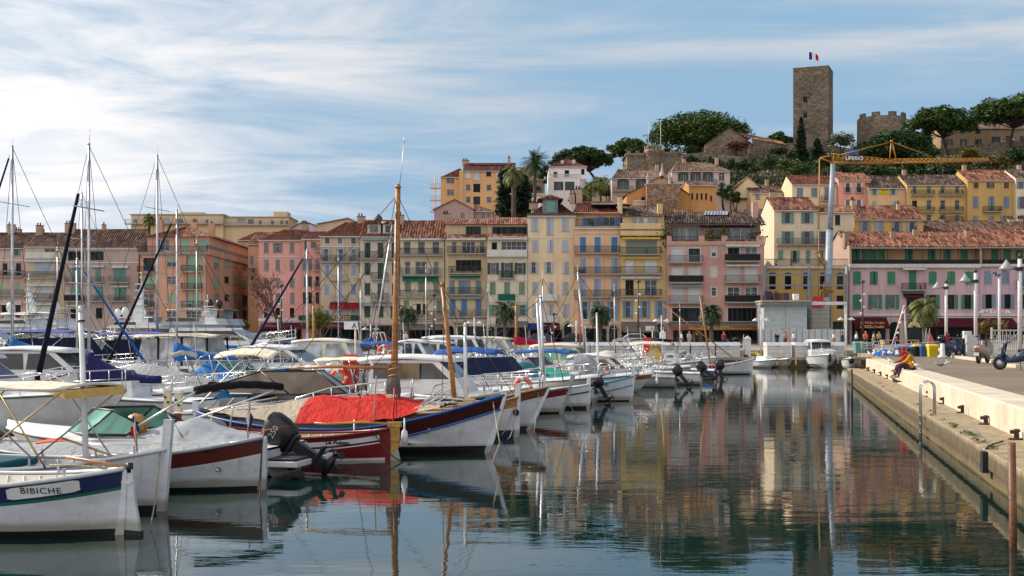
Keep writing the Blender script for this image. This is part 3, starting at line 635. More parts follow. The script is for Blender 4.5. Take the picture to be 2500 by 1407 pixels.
def glazing(root, mx, mz, x0, x1, y0, y1, name='shopfront', lit=0, ydep=.02):
 m = MB(); u0, u1, z0, z1 = mx(x0), mx(x1), max(0, mz(y1)), mz(y0)
 m.box(u0, u1, -.03-ydep, -.004, z0, z1, 'pane_dark' if not lit else 'lit_pane')
 n = max(2, int((u1-u0)/1.3))
 for i in range(n+1):
  u = u0+(u1-u0)*i/n; m.box(u-.05, u+.05, -.09-ydep, -.034-ydep, z0, z1, 'door_brown' if lit else 'trim_dark')
 m.box(u0, u1, -.09-ydep, -.031-ydep, z0, z0+.35, 'trim_dark')
 m.build(name, root)
def arch_door(root, mx, mz, px, w, y0, mat='pane_dark', fan=False):
 m = MB(); u = mx(px); ww = w/F*180; z1 = mz(y0); P = [(u+x, z) for x, z in arch_pts(ww, z1, ww/2)]
 Q = [(u+x, z) for x, z in arch_pts(ww+.7, z1+.35, ww/2+.35)]
 m.prism(Q, -.09, -.003, 'stone_trim'); m.prism(P, -.13, -.092, mat)
 if fan:
  m.prism([(u+x, z) for x, z in arch_pts(ww*.86, z1-.2, ww*.43)][2:], -.15, -.131, 'lit_pane')
  for i in range(9):
   a = PI*i/8; m.tube([(u, -.16, z1-ww/2), (u+ww*.45*math.cos(a), -.16, z1-ww/2+ww*.45*math.sin(a))], .04, 'iron', 4)
  for x in (-ww/4, 0, ww/4): m.box(u+x-.05, u+x+.05, -.17, -.131, 0, z1-ww/2, 'iron')
  m.box(u-ww/2, u+ww/2, -.18, -.131, z1-ww/2-.1, z1-ww/2+.1, 'iron')
 m.build('arched_door', root)
# ------------------------------------------------------------------ front row, left to right
A = []
r, mx, mz, Wd, H = building('pale pink corner house, farthest left on the waterfront, behind the masts', -60, 61, 603, 205, (.50, .36, .31),
  [('o', 608, 625, 10, [-25, 40], 'sh_bg'), ('d', 643, 672, 12, [-30, 12, 45]), ('r', 690, 720, 12, [-25, 7, 44], 'roller_green'), ('d', 745, 775, 13, [-25, 10, 44])],
  [(-10, 58, 677, 'r'), (-10, 58, 724, 'g')], ('g', 570, 'b'), chim=[(28, 1.6, 2.0), (-10, 1, 1)], corn=[(634, .3, .12)], awn=[(-20, 55, 735, 745, .5, 'awning_cream')])
r, mx, mz, Wd, H = building('cream house with planted roof terrace and white roller blinds, beside the grey pink house', 62, 157, 600, 204, (.52, .44, .34),
  [('g', 607, 628, 26, [122]), ('c', 641, 668, 50, [109], 'sh_pale'), ('r', 700, 733, 46, [110]), ('r', 748, 782, 46, [110])],
  [(63, 150, 632, 's', .3), (63, 148, 681, 'r'), (63, 142, 734, 'r')], ('g', 574, 'b', 0, 0), chim=[(97, 1.4, 2.2)], awn=[(63, 152, 634, 640, .5, 'awning_cream'), (74, 144, 694, 699, .5, 'awning_cream'), (66, 142, 740, 745, .5, 'awning_cream')])
r, mx, mz, Wd, H = building('wide greyish pink house with long brown roof and glazed top loggia', 158, 338, 602, 203, (.40, .32, .29),
  [('d', 614, 636, 34, [(185, 38), (232, 42)]), ('g', 613, 637, 50, [(278, 58)]), ('c', 656, 690, 24, [187, (239, 12), (292, 30)], 'sh_sea'), ('c', 701, 738, 26, [186, (242, 18), (294, 28)], 'sh_sea'), ('d', 752, 778, 16, [180, 242, 292])],
  [(160, 208, 692, 'g'), (219, 255, 692, 'g'), (267, 314, 692, 'g'), (160, 208, 738, 'D'), (219, 255, 738, 'g'), (267, 314, 738, 'g')], ('g', 562, 'b'), chim=[(172, 2.2, 1.5), (254, .7, 1.2)],
  corn=[(604, .45, .25), (640, .2, .1)], awn=[(172, 208, 650, 654, .45, 'awning_cream'), (222, 256, 650, 653, .4, 'awning_cream'), (272, 314, 650, 655, .45, 'awning_cream'), (272, 314, 699, 702, .4, 'awning_cream'), (160, 210, 746, 749, .4, 'awning_cream')])
r, mx, mz, Wd, H = building('large salmon orange apartment block with iron balconies and hipped brown roof', 343, 505, 618, 200, (.54, .33, .24),
  [('d', 630, 662, 26, [363]), ('R', 627, 652, 24, [419], 'roller_green'), ('r', 624, 662, 37, [473], 'roller_green'), ('r', 674, 705, 28, [363], 'roller_green'), ('g', 675, 695, 23, [419]), ('r', 674, 705, 37, [474], 'roller_green'),
   ('g', 718, 750, 26, [363]), ('r', 717, 737, 23, [419], 'roller_green'), ('r', 718, 748, 37, [474], 'roller_green'), ('g', 760, 790, 28, [362]), ('g', 760, 780, 22, [419]), ('g', 760, 784, 36, [473])],
  [(338, 378, 668, 'r', .8), (445, 495, 666, 'r', .8), (338, 378, 712, 'r', .8), (445, 495, 709, 'r', .8), (338, 378, 754, 'r', .8), (445, 495, 753, 'r', .8), (338, 508, 619, 'r', .5)], None,
  dep=46, side=[('R', 626, 656, 14, [529], 'roller_green'), ('r', 630, 652, 12, [554, 575], 'roller_green'), ('g', 634, 658, 13, [598]), ('r', 674, 703, 14, [529], 'roller_green'), ('d', 676, 692, 12, [554]), ('r', 677, 694, 12, [575], 'roller_green'), ('r', 679, 702, 13, [598], 'roller_green'),
   ('r', 717, 740, 14, [529], 'roller_green'), ('d', 719, 735, 12, [554]), ('r', 719, 736, 12, [575], 'roller_green'), ('d', 721, 748, 13, [598]), ('d', 758, 778, 12, [530, 552, 575, 598])], name='apartment_block')
# set-back top floor with hipped roof
k = F/206; m = MB(); zt = H
def blk(x0, x1, y0, y1, ztop, name, mat, rt='ti:b'):
 pass
u0, u1 = mx(350), mx(503); yb0, yb1 = 2.2, 44; z1 = ZP(578, 202)-1.4
m = MB(); facade(r, m, Tr(u0, yb0, H), u1-u0, z1-H, [('g', z1-H-.5, .35, 2.2, [2.5]), ('r', z1-H-.5, .35, 1.4, [6.2]), ('r', z1-H-.5, .35, 1.7, [9.3])], 'pl:0.540,0.330,0.240', lambda u: u, lambda z: z, 'roller_green')
m.face([(u1, yb0, H), (u1, yb1, H), (u1, yb1, z1), (u1, yb0, z1)], 'pl:0.540,0.330,0.240'); m.face([(u0, yb1, H), (u0, yb0, H), (u0, yb0, z1), (u0, yb1, z1)], 'pl:0.540,0.330,0.240'); m.build('top_floor', r)
b = MB(); zr = z1+2.1; A_, B_, C_, D_ = (u0-.5, yb0-.6, z1-.05), (u1+.6, yb0-.6, z1-.05), (u1+.6, yb1, z1-.05), (u0-.5, yb1, z1-.05); E_, F_ = (u1-5.2, 7.8, zr), (u0+5, 7.8, zr); G_, H_ = (u1-5.2, yb1-6, zr), (u0+5, yb1-6, zr)
roof_slope(b, A_, B_, E_, F_, 'ti:a'); roof_slope(b, B_, C_, G_, E_, 'ti:a'); b.face([C_, D_, H_, G_], 'ti:a'); b.face([D_, A_, F_, H_], 'ti:a'); b.face([E_, G_, H_, F_], 'ti:a'); rr_ = b.build('roof', r)
for xx, yy in ((u0+1.5, 4.5), (u0+6, 9), (u1-2, 12)): m = MB(); m.box(xx-.5, xx+.5, yy-.4, yy+.4, z1+.3, zr+.9, 'pl:0.540,0.330,0.240'); m.lathe([(.14, 0), (.12, .4), (.18, .42)], 'ti:a', 6, (xx, yy, zr+.9)); m.build('chimney', rr_)
m = MB(); m.box(-.3, Wd+.3, -.45, 0, H-.25, H+.02, 'stone_trim'); m.box(Wd, Wd+.3, 0, 46, H-.25, H+.75, 'pl:0.540,0.330,0.240'); m.box(Wd-.1, Wd-.05, 0, 46, H+.75, H+1.4, 'rail_grey'); m.build('cornice', r)
m = MB(); m.tube([(Wd-.05, -.08, 0), (Wd-.05, -.08, H)], .08, 'rail_grey', 5); m.tube([(Wd-3.2, -.08, 0), (Wd-3.2, -.08, H)], .06, 'rail_grey', 5); m.build('downpipe', r)
building('narrow orange house with brown roof squeezed between the salmon block and the rose pink house', 606, 633, 594, 218, (.52, .30, .20), [('c', 625, 645, 8, [615], 'sh_bg'), ('d', 662, 685, 8, [616])], [(608, 626, 671, 'r', .4)], ('g', 576, 'a'))
r, mx, mz, Wd, H = building('rose pink house with grey shutters behind the bare plane tree', 632, 738, 584, 190, (.60, .33, .30),
  [('c', 593, 618, 11, [650, 713]), ('o', 593, 618, 11, [678]), ('c', 634, 661, 11, [650, 678, 713]), ('c', 679, 702, 11, [650, 678, 713]), ('c', 716, 742, 11, [650, 678, 713]), ('d', 752, 776, 11, [650, 678, 713])],
  [], ('g', 563, 'd', .5, 0), shut='sh_grey', chim=[(744, 1.4, 1.5)], corn=[(626, .12, .08), (778, .4, .15)], awn=[(640, 735, 787, 803, 2, 'awning_burgundy')])
glazing(r, mx, mz, 636, 735, 803, 838)
r, mx, mz, Wd, H = building('slim pink wing with three iron balconies beside the beige house', 738, 781, 582, 189, (.57, .30, .27),
  [('c', 589, 612, 8, [746]), ('o', 590, 606, 7, [766]), ('c', 631, 660, 9, [743, 757, 775]), ('d', 675, 700, 9, [757, 775]), ('c', 675, 700, 7, [744]), ('d', 714, 742, 9, [744, 757, 775])],
  [(769, 783, 616, 'g', .5), (767, 783, 663, 'g', .5), (767, 783, 705, 'g', .5)], ('g', 568, 'd'), shut='sh_grey', awn=[(740, 780, 787, 803, 2, 'awning_burgundy')])
r, mx, mz, Wd, H = building('beige house with lavender shutters and a crimson awning over its first floor', 782, 878, 574, 185, (.46, .37, .26),
  [('g', 580, 596, 12, [799, 830, 863]), ('o', 608, 641, 11, [796, 832, 864]), ('c', 647, 675, 13, [798, 863]), ('c', 647, 686, 13, [830]), ('c', 693, 722, 13, [798, 863]), ('c', 693, 736, 13, [830]), ('c', 756, 770, 11, [799, 830, 862])],
  [(784, 878, 642, 'g', .6), (809, 847, 687, 'w', .6), (809, 847, 737, 'w', .6)], ('g', 545, 'd', .55, .0), trim='trim_white', awn=[(806, 877, 738, 755, 1.0, 'awning_red'), (783, 878, 786, 803, 2.2, 'awning_burgundy')], corn=[(601, .2, .15), (783.5, .35, .2)], chim=[(882, 1.5, 1.4)])
m = MB(); m.box(mx(729), mx(877), -.18, -.02, mz(783), mz(770), 'sign_green'); sg = m.build('shop_sign', r)
text_obj('MALASSIS', .78, 'gold', sg, Tr(mx(829), -.2, mz(780.5)) @ TXT, space=1.05, bold=.01)
m = MB(); m.box(mx(822), mx(848), -.22, -.19, mz(782), mz(781.1), 'sh_mint'); m.build('underline', sg)
glazing(r, mx, mz, 784, 876, 803, 838)
r, mx, mz, Wd, H = building('cream house with bottle green shutters, two dormers and striped dome awnings', 879, 975, 575, 184, (.52, .47, .40),
  [('c', 593, 631, 14, [897, 929, (962, 12)]), ('c', 642, 671, 14, [897, (961, 8)]), ('c', 642, 684, 14, [929]), ('c', 692, 721, 14, [897, (961, 8)]), ('c', 692, 734, 14, [929]), ('c', 742, 775, 14, [897, 929, 961])],
  [(878, 974, 634, 'r'), (907, 948, 685, 'r'), (907, 948, 735, 'r')], ('g', 540, 'd'), shut='sh_dkgreen', awn=[(883, 970, 581, 587, .6, 'awning_stripe')] + [(x-14, x+14, 738, 748, .9, 'awning_stripe') for x in (897, 929, 962)], corn=[(577, .2, .2), (640, .12, .08), (688, .12, .08), (784, .5, .15, 'pl:0.5,0.42,0.4')])
for px in (912, 950):
 m = MB(); u = mx(px); z0 = H+.3; m.box(u-1, u+1, .6, 4, z0-.3, z0+1.4, 'pl:0.520,0.470,0.400'); m.box(u-.62, u+.62, .55, .598, z0+.2, z0+1.25, 'pane'); m.prism([(u-1.25, z0+1.4), (u+1.25, z0+1.4), (u, z0+2.0)], .4, 4.4, 'ti:a'); m.build('dormer', r)
m = MB(); u = mx(913); m.lathe([(.5, 0), (.7, .3), (.6, .9), (.25, 1.2), (.1, 1.4)], 'trim_dark', 10, (u, 6, H+2.4)); m.lathe([(1.0, 0), (.95, .5)], 'concrete_block', 10, (u+1.5, 5, H+2)); m.build('roof_vent', r)
glazing(r, mx, mz, 884, 972, 795, 838)
r, mx, mz, Wd, H = building('cream house with long planted balconies and a dark green awning, left of the wooden mast', 977, 1085, 580, 182, (.55, .48, .36),
  [('g', 590, 620, 17, [994, 1029, 1064]), ('g', 639, 671, 13, [995, (1028, 28), 1065]), ('c', 688, 712, 14, [996, 1028, 1065], 'sh_olive'), ('c', 734, 765, 12, [992, 1072], 'sh_olive'), ('d', 742, 768, 11, [1022, 1038])],
  [(977, 1079, 626, 'r'), (979, 1076, 674, 'g'), (976, 1081, 728, 'r'), (1008, 1080, 779, 'r')], ('g', 541, 'a', 0, 0), awn=[(983, 1070, 675, 687, .5, 'awning_green'), (978, 1078, 583, 587, .5, 'awning_cream'), (970, 1080, 790, 806, 2.2, 'awning_taupe')], chim=[(1090, 1.4, 1.6), (980, 1, 1.3)], corn=[(788, .4, .2)])
glazing(r, mx, mz, 980, 1080, 806, 838)
r, mx, mz, Wd, H = building('cream house with glazed penthouse and blue shutters, behind the leaning brown mast', 1087, 1190, 583, 181, (.50, .41, .28),
  [('g', 590, 620, 12, [1109, (1144, 32), 1177]), ('d', 635, 662, 62, [1144]), ('c', 685, 718, 13, [1103, (1134, 30), 1168], 'sh_bg'), ('c', 730, 774, 14, [1105, 1133, 1168], 'sh_blue')],
  [(1092, 1186, 622, 'r'), (1096, 1175, 670, 'r'), (1092, 1177, 722, 'r'), (1085, 1187, 776, 'g')], None, awn=[(1097, 1172, 673, 680, .5, 'awning_green'), (1090, 1186, 583, 587, .5, 'awning_cream'), (1097, 1175, 726, 731, .4, 'awning_stripe')], corn=[(779, .4, .15)], shut='sh_bg')
def penthouse(r, mx, mz, H, xa, xb, ya, yb, yc, Wd, dep=10, pane='pane_dark'):
 """set-back glazed storey under its own tiled roof"""
 m = MB(); u0, u1 = mx(xa), mx(xb); z1 = mz(ya)+.05
 m.box(0, Wd, 2.2, dep, H, z1, 'pl:0.500,0.410,0.280'); m.box(u0, u1, 2.12, 2.19, H+.7, z1-.3, pane)
 for i in range(5): u = u0+(u1-u0)*i/4; m.box(u-.05, u+.05, 2.06, 2.118, H+.7, z1-.3, 'trim_dark')
 m.build('penthouse', r)
 b = MB(); roof_slope(b, (-.1, 1.6, z1), (Wd+.1, 1.6, z1), (Wd+.1, 6, mz(yc)+.4), (-.1, 6, mz(yc)+.4), 'ti:a'); b.face([(Wd+.1, 10.5, z1), (-.1, 10.5, z1), (-.1, 6, mz(yc)+.4), (Wd+.1, 6, mz(yc)+.4)], 'ti:a'); b.build('roof', r)
 b = MB(); roof_slope(b, (-.1, -.5, H-.1), (Wd+.1, -.5, H-.1), (Wd+.1, 1.9, H+.75), (-.1, 1.9, H+.75), 'ti:a'); b.build('eaves', r)
penthouse(r, mx, mz, H, 1137, 1172, 546, 573, 533, Wd)
text_obj('Bouillabaisse', .45, 'letter_black', r, Tr(mx(1128), -.05, mz(793)) @ TXT)
glazing(r, mx, mz, 1118, 1186, 797, 838); arch_door(r, mx, mz, 1100, 16, 796)
r, mx, mz, Wd, H = building('cream house with glazed attic and green shutters, beside the tall cream house', 1190, 1288, 581, 180, (.58, .52, .42),
  [('d', 592, 622, 13, [1207]), ('g', 590, 620, 62, [1255]), ('o', 642, 670, 14, [1204, 1270], 'sh_dkgreen'), ('o', 642, 680, 15, [1238], 'sh_dkgreen'), ('c', 689, 719, 14, [1203, 1238, 1274], 'sh_olive'), ('o', 744, 772, 13, [1207, 1276], 'sh_sea')],
  [(1189, 1286, 628, 's', .5), (1218, 1256, 682, 'r', .5), (1216, 1258, 738, 'G', .8)], None, awn=[(1192, 1288, 580, 586, .7, 'awning_cream'), (1210, 1288, 784, 800, 2.4, 'awning_taupe')], corn=[(684, .12, .1), (737, .12, .1)])
penthouse(r, mx, mz, H, 1202, 1286, 547, 573, 529, Wd)
glazing(r, mx, mz, 1214, 1286, 800, 838); arch_door(r, mx, mz, 1200, 14, 798)
r, mx, mz, Wd, H = building('tall cream house with grey dormer above its cornice and two small white balconies', 1289, 1405, 524, 180, (.63, .51, .37),
  [('c', 533, 565, 16, [1305, 1380]), ('c', 532, 574, 17, [1343]), ('c', 587, 615, 14, [1307, 1344, 1380]), ('o', 640, 668, 11, [1303, 1340]), ('c', 640, 668, 15, [1381]), ('c', 690, 719, 14, [1307, 1344, 1380], 'sh_pale'), ('c', 744, 773, 14, [1307, 1344, 1382], 'sh_pale')],
  [(1326, 1361, 736, 's', .7), (1326, 1361, 788, 's', .7)], ('g', 490, 'd', 1, .8), shut='sh_pale', corn=[(522, .35, .35, 'trim_dark'), (527, .25, .15), (581, .1, .06)], awn=[(1276, 1330, 789, 806, 2.4, 'awning_blue'), (1331, 1366, 789, 806, 2.4, 'awning_burgundy')], chim=[(1303, 1.6, .6, .3), (1398, 1.2, 1.4), (1412, 1.4, 2.4)])
m = MB(); u = mx(1344); z0 = H; m.box(u-1.1, u+1.1, .2, 5, z0, z0+2.3, 'rail_grey'); m.box(u-.6, u+.6, .14, .19, z0+.4, z0+2.0, 'sh_sea'); m.prism([(u-1.9, z0+2.28), (u+1.9, z0+2.28), (u, z0+2.9)], -.2, 6, 'ti:a'); m.build('dormer', r)
glazing(r, mx, mz, 1296, 1372, 806, 838); arch_door(r, mx, mz, 1386, 18, 790)
r, mx, mz, Wd, H = building('peach house with bright blue shutters in white surrounds on three long balconies', 1403, 1514, 554, 179, (.62, .40, .26),
  [('c', 579, 618, 15, [1423, 1459, 1500], 'sh_blue'), ('c', 630, 669, 16, [1423, 1459, 1500], 'sh_lav'), ('c', 681, 725, 17, [1423, 1459, 1500], 'sh_lav'), ('o', 736, 780, 13, [1428, 1460, 1496], 'sh_light')],
  [(1401, 1513, 621, 'r', .8), (1401, 1513, 672, 'r', .8), (1401, 1513, 728, 'r', .8), (1404, 1514, 556, 'r', .3)], None, trim='trim_white', corn=[(555, .3, .3), (569, .12, .12), (788, .2, .1)])
m = MB(); facade(r, m, Tr(0, 1.8, H), Wd, 2.3, [('o', 1.5, .3, 1.1, [2.4], 'sh_blue'), ('O', 1.6, .3, 1.7, [5.2], 'sh_blue')], 'pl:0.620,0.400,0.260', lambda u: u, lambda z: z, 'sh_blue'); m.face([(Wd, 1.8, H), (Wd, 9, H), (Wd, 9, H+2.2), (Wd, 1.8, H+2.2)], 'pl:0.620,0.400,0.260'); m.build('top_floor', r)
b = MB(); roof_slope(b, (-.2, 1.2, H+1.9), (Wd+.2, 1.2, H+1.9), (Wd-.5, 7, H+4.4), (.8, 7, H+4.4), 'ti:d'); b.face([(Wd+.2, 12, H+2), (-.2, 12, H+2), (.8, 7, H+4.4), (Wd-.5, 7, H+4.4)], 'ti:d'); b.face([(Wd+.2, 1.2, H+1.9), (Wd+.2, 12, H+2), (Wd-.5, 7, H+4.4)], 'ti:d'); rf = b.build('roof', r)
m = MB(); u = mx(1497); 
for i in range(5): m.box(u-2.9+i*1.15, u-1.85+i*1.15, 3.0, 5.2, H+3.6, H+3.75, 'solar')
m.box(u-3, u+2.9, 2.9, 5.3, H+3.48, H+3.58, 'iron'); m.build('solar_panel', rf)
m = MB(); m.box(mx(1519)-.4, mx(1519)+.2, 2, 2.8, H+1.5, H+4.6, 'pl:0.560,0.440,0.280'); m.build('chimney', rf)
glazing(r, mx, mz, 1422, 1480, 802, 838); arch_door(r, mx, mz, 1497, 20, 794)
r, mx, mz, Wd, H = building('yellow cream house with curved rooftop parapet, wide blinds and a large taupe awning', 1515, 1627, 577, 178, (.56, .43, .24),
  [('r', 587, 620, 75, [1566], 'roller_grey'), ('r', 635, 668, 21, [1537]), ('r', 634, 668, 31, [1589]), ('d', 684, 722, 20, [1537]), ('g', 684, 722, 30, [1589]), ('o', 735, 777, 13, [1533, 1574, 1612], 'sh_light')],
  [(1513, 1613, 624, 'r', .9), (1513, 1613, 671, 'r', .9), (1513, 1613, 726, 'r', .9)], None, awn=[(1518, 1610, 579, 585, .8, 'awning_yellow'), (1518, 1610, 628, 633, .6, 'awning_yellow'), (1515, 1612, 676, 681, .6, 'awning_cream'), (1517, 1602, 785, 812, 3.0, 'awning_taupe')], corn=[(576, .25, .3, 'ti:c')])
m = MB(); m.box(0, Wd-.2, 0, .25, H+.0, H+1.9, 'pl:0.560,0.430,0.240'); m.box(0, Wd-.2, -.06, -.002, H+.85, H+1.0, 'ti:c'); m.box(.5, Wd, 2.5, 9, H, H+3.1, 'pl:0.560,0.430,0.240'); m.box(1.8, Wd-1, 2.4, 2.49, H+1.2, H+2.9, 'pane_light'); m.build('roof_terrace', r)
b = MB(); roof_slope(b, (.2, 2, H+3.1), (Wd, 2, H+3.1), (Wd-.6, 7, H+4.9), (.8, 7, H+4.9), 'ti:c'); b.face([(Wd, 12, H+3), (.2, 12, H+3), (.8, 7, H+4.9), (Wd-.6, 7, H+4.9)], 'ti:c'); rf = b.build('roof', r)
m = MB(); m.box(Wd-.9, Wd-.2, 3, 4, H+3, H+5, 'pl:0.560,0.430,0.240'); m.build('chimney', rf)
glazing(r, mx, mz, 1518, 1600, 806, 838); arch_door(r, mx, mz, 1612, 20, 790)
# salmon house with restaurant
PK = (.460, .290, .250); PKs = 'pl:0.460,0.290,0.250'
r, mx, mz, Wd, H = building('salmon pink block with corrugated roof, roof terrace and restaurant on the ground floor', 1628, 1866, 592, 177, PK,
  [('r', 607, 641, 28, [1655]), ('d', 607, 641, 28, [1695]), ('R', 605, 627, 12, [1743]), ('d', 605, 638, 28, [1791]), ('g', 605, 638, 28, [1834]),
   ('R', 655, 688, 28, [1655]), ('r', 655, 688, 28, [1695]), ('r', 653, 676, 12, [1743]), ('r', 653, 688, 28, [1791, 1834]),
   ('r', 703, 737, 28, [1655, 1695]), ('g', 702, 723, 12, [1743]), ('g', 702, 737, 28, [1791, 1834]), ('D', 752, 785, 68, [1675]), ('D', 752, 785, 70, [1812])],
  [(1632, 1715, 644, 'g', 1.0), (1769, 1853, 641, 'D', 1.0), (1632, 1715, 693, 'd', 1.0), (1769, 1853, 692, 'g', 1.0), (1632, 1715, 742, 'g', 1.0), (1769, 1853, 741, 'D', 1.0)], None, trim='trim_white',
  awn=[(1770, 1852, 599, 603, .7, 'awning_cream'), (1770, 1852, 648, 651, .7, 'awning_cream'), (1635, 1714, 697, 702, .6, 'awning_stripe'), (1633, 1850, 787, 798, 2.2, 'awning_taupe')], corn=[(590, .35, .35, PKs), (596, .15, .2), (786, .2, .12)], dep=13)
m = MB()
for a, b_ in ((1628, 1640), (1706, 1720), (1761, 1776), (1846, 1866)): m.box(mx(a), mx(b_), -.02, .4, H, H+.95, PKs)
m.box(0, Wd, .05, .12, H+.75, H+.85, 'iron'); m.box(0, Wd, .05, .1, H+.02, H+.4, 'ti:a'); m.build('parapet', r)
m = MB(); m.box(.3, Wd-.2, 2.0, 12.8, H, H+2.75, 'pl:0.420,0.300,0.240')
for a, b_ in ((1648, 1714), (1740, 1760), (1782, 1846)): m.box(mx(a), mx(b_), 1.93, 1.99, H+.1, H+2.2, 'pane_light'); m.box((mx(a)+mx(b_))/2-.06, (mx(a)+mx(b_))/2+.06, 1.88, 1.928, H+.1, H+2.2, 'trim_white')
m.box(mx(1715), mx(1848), 1.4, 1.9, H+2.3, H+2.7, 'awning_burgundy'); m.build('top_floor', r)
b = MB(); z1 = H+2.75; zr = ZP(519, 184)-1.4
roof_slope(b, (-.3, .6, z1), (Wd+.3, .6, z1), (Wd+.5, 6.8, zr), (.9, 6.8, zr), 'ti:c', .09, .36); b.face([(Wd+.3, 13.5, z1), (-.3, 13.5, z1), (.9, 6.8, zr), (Wd+.5, 6.8, zr)], 'ti:c'); b.box(-.3, Wd+.3, .5, .6, z1-.25, z1, 'trim_dark'); rf = b.build('roof', r)
m = MB(); P = lambda u, t: (u, .6+6.2*t, z1+(zr-z1)*t+.25); m.face([P(mx(1727), .62), P(mx(1790), .62), P(mx(1797), .97), P(mx(1738), .97)], 'solar')
for i in range(9): t = i/8; m.tube([Vector(P(mx(1727)+(mx(1790)-mx(1727))*t, .62))+Vector((0, 0, .03)), Vector(P(mx(1738)+(mx(1797)-mx(1738))*t, .97))+Vector((0, 0, .03))], .04, 'iron', 4)
m.build('roof_window', rf)
m = MB(); m.box(mx(1856)-.4, mx(1856)+.4, 3.5, 4.4, z1+.8, zr+1.2, PKs); m.build('chimney', rf)
m = MB(); m.face([(Wd, 2, H+2.7), (Wd, 12.8, H+2.7), (Wd, 6.8, zr-.15)], PKs); m.build('gable', r)
for px in (1632, 1736, 1768, 1848):
 m = MB(); u = mx(px)
 for _ in range(260):
  c = Vector((u+random.gauss(0, .55), .5+random.gauss(0, .3), H+.9+random.gauss(0, .7))); a = Vector([random.uniform(-1, 1) for _ in range(3)])*.16; bb = Vector([random.uniform(-1, 1) for _ in range(3)])*.16
  m.face([c-a, c-bb, c+a, c+bb], 'bougain' if random.random() < .35 else 'oak_green')
 m.build('terrace_plant', r)
m = MB(); m.box(mx(1634), mx(1852), -2.35, -2.28, mz(806.5), mz(797.5), 'awning_orange'); sg = m.build('restaurant_sign', r)
text_obj('LA PAILLOTE', .62, 'gold', sg, Tr(mx(1739), -2.37, mz(804.7)) @ TXT, space=1.15, bold=.012); text_obj('Restaurant', .42, 'gold', sg, Tr(mx(1690), -2.37, mz(804.3)) @ TXT, shear=.4); text_obj('et Bistro Gourmand', .42, 'gold', sg, Tr(mx(1797), -2.37, mz(804.3)) @ TXT, shear=.4)
glazing(r, mx, mz, 1644, 1690, 807, 838, lit=0); glazing(r, mx, mz, 1690, 1712, 807, 838, 'lit_shopfront', 1); glazing(r, mx, mz, 1716, 1848, 807, 838)
# yellow building site house
YL = (.42, .29, .13)
r, mx, mz, Wd, H = building('ochre yellow house under building works behind the grey steel frame', 1867, 2069, 652, 180, YL,
  [('D', 667, 707, 16, [1886, 1924, 1969, 2010, 2051]), ('D', 722, 755, 17, [2051]), ('D', 785, 806, 26, [2046])], [(1867, 2069, 652, 'r', .2)], None, dep=13, corn=[(651, .3, .3)])
m = MB()
for px in (1886, 1924, 1969, 2010, 2051): P = [(mx(px)+x, z) for x, z in arch_pts(1.0, mz(665.5), .35)]; m.prism(P[2:], -.02, .1, 'trim_dark')
m.build('window_arch', r)
# pink house with two restaurants
PP = (.47, .345, .36)
GR = [2092, 2133, 2176, 2277, 2322, 2366]
r, mx, mz, Wd, H = building('long mauve pink house with arched green shutters and pale cornice, right of the building site', 2074, 2391, 652, 181, PP,
  [('a', 664, 695, 19, GR), ('c', 661, 708, 18, [2228]), ('a', 720, 756, 20, [2092]), ('O', 720, 755, 17, [2136, 2178], 'sh_vent'), ('D', 726, 768, 32, [2229]), ('A', 720, 755, 17, [2277, 2322, 2363], 'sh_vent')],
  [(2200, 2257, 711, 'r', .9), (2201, 2256, 778, 'r', .9)], None, shut='sh_vent', dep=13, corn=[(645, .55, .45), (652, .2, .2), (766, .35, .25), (714, .22, .5, 'sh_vent', 2203, 2255)], awn=[(2200, 2257, 655, 660, .8, 'awning_cream'), (2260, 2390, 776, 799, 2.4, 'awning_burgundy'), (2205, 2253, 716, 728, .7, 'awning_burgundy')])
def attic(r, mx, mz, H, Wd, xs, yr, ye, right=0):
 m = MB(); zt_ = mz(ye)-.1; facade(r, m, Tr(0, 1.7, H), Wd, zt_-H, [('c', zt_-H-.25, .1, 1.1, [mx(x) for x in xs])], 'pl:0.420,0.290,0.170', lambda u: u, lambda z: z, 'sh_vent')
 m.face([(0, 9, H), (0, 1.7, H), (0, 1.7, zt_), (0, 9, zt_)], 'pl:0.380,0.280,0.230'); m.box(-.05, .25, -.2, 12, H, zt_+.1, 'pl:0.380,0.280,0.230'); zq = CZ+(HY-yr)*188/F-1.4; m.face([(.1, -.8, zt_-.1), (.1, 13, zt_), (.1, 7, zq-.1)], 'pl:0.380,0.280,0.230'); m.build('attic_floor', r)
 s = ob('balcony', slab_mesh(Wd-.4, .2, 'stone_trim'), r, Tr(.3, 0, H+.08)); ob('railing', rail_mesh(Wd-.4, .2, 'd'), s, Tr(0, 0, 0))
 m = MB()
 for i in range(int(Wd/2.6)+1): m.tube([(.4+i*2.6, -.1, H), (.4+i*2.6, -.1, zt_)], .05, 'iron', 5)
 m.box(0, Wd, -.7, -.62, zt_-.25, zt_-.02, 'awning_cream'); m.build('awning_frame', r)
 b = MB(); zr = CZ+(HY-yr)*188/F-1.4; roof_slope(b, (-.1, -.9, zt_-.1), (Wd+.05, -.9, zt_-.1), (Wd+.05, 7, zr), (-.1, 7, zr), 'ti:a', .13, .5); b.face([(Wd, 13.5, zt_), (-.1, 13.5, zt_), (-.1, 7, zr), (Wd, 7, zr)], 'ti:a'); b.tube([(-.1, 7, zr), (Wd, 7, zr)], .18, 'ti:b', 6); return b.build('roof', r), zt_, zr
rf, zt_, zr = attic(r, mx, mz, H, Wd, [2098, 2120, 2140, 2160, 2178, 2228, 2284, 2322, 2364], 568, 602)
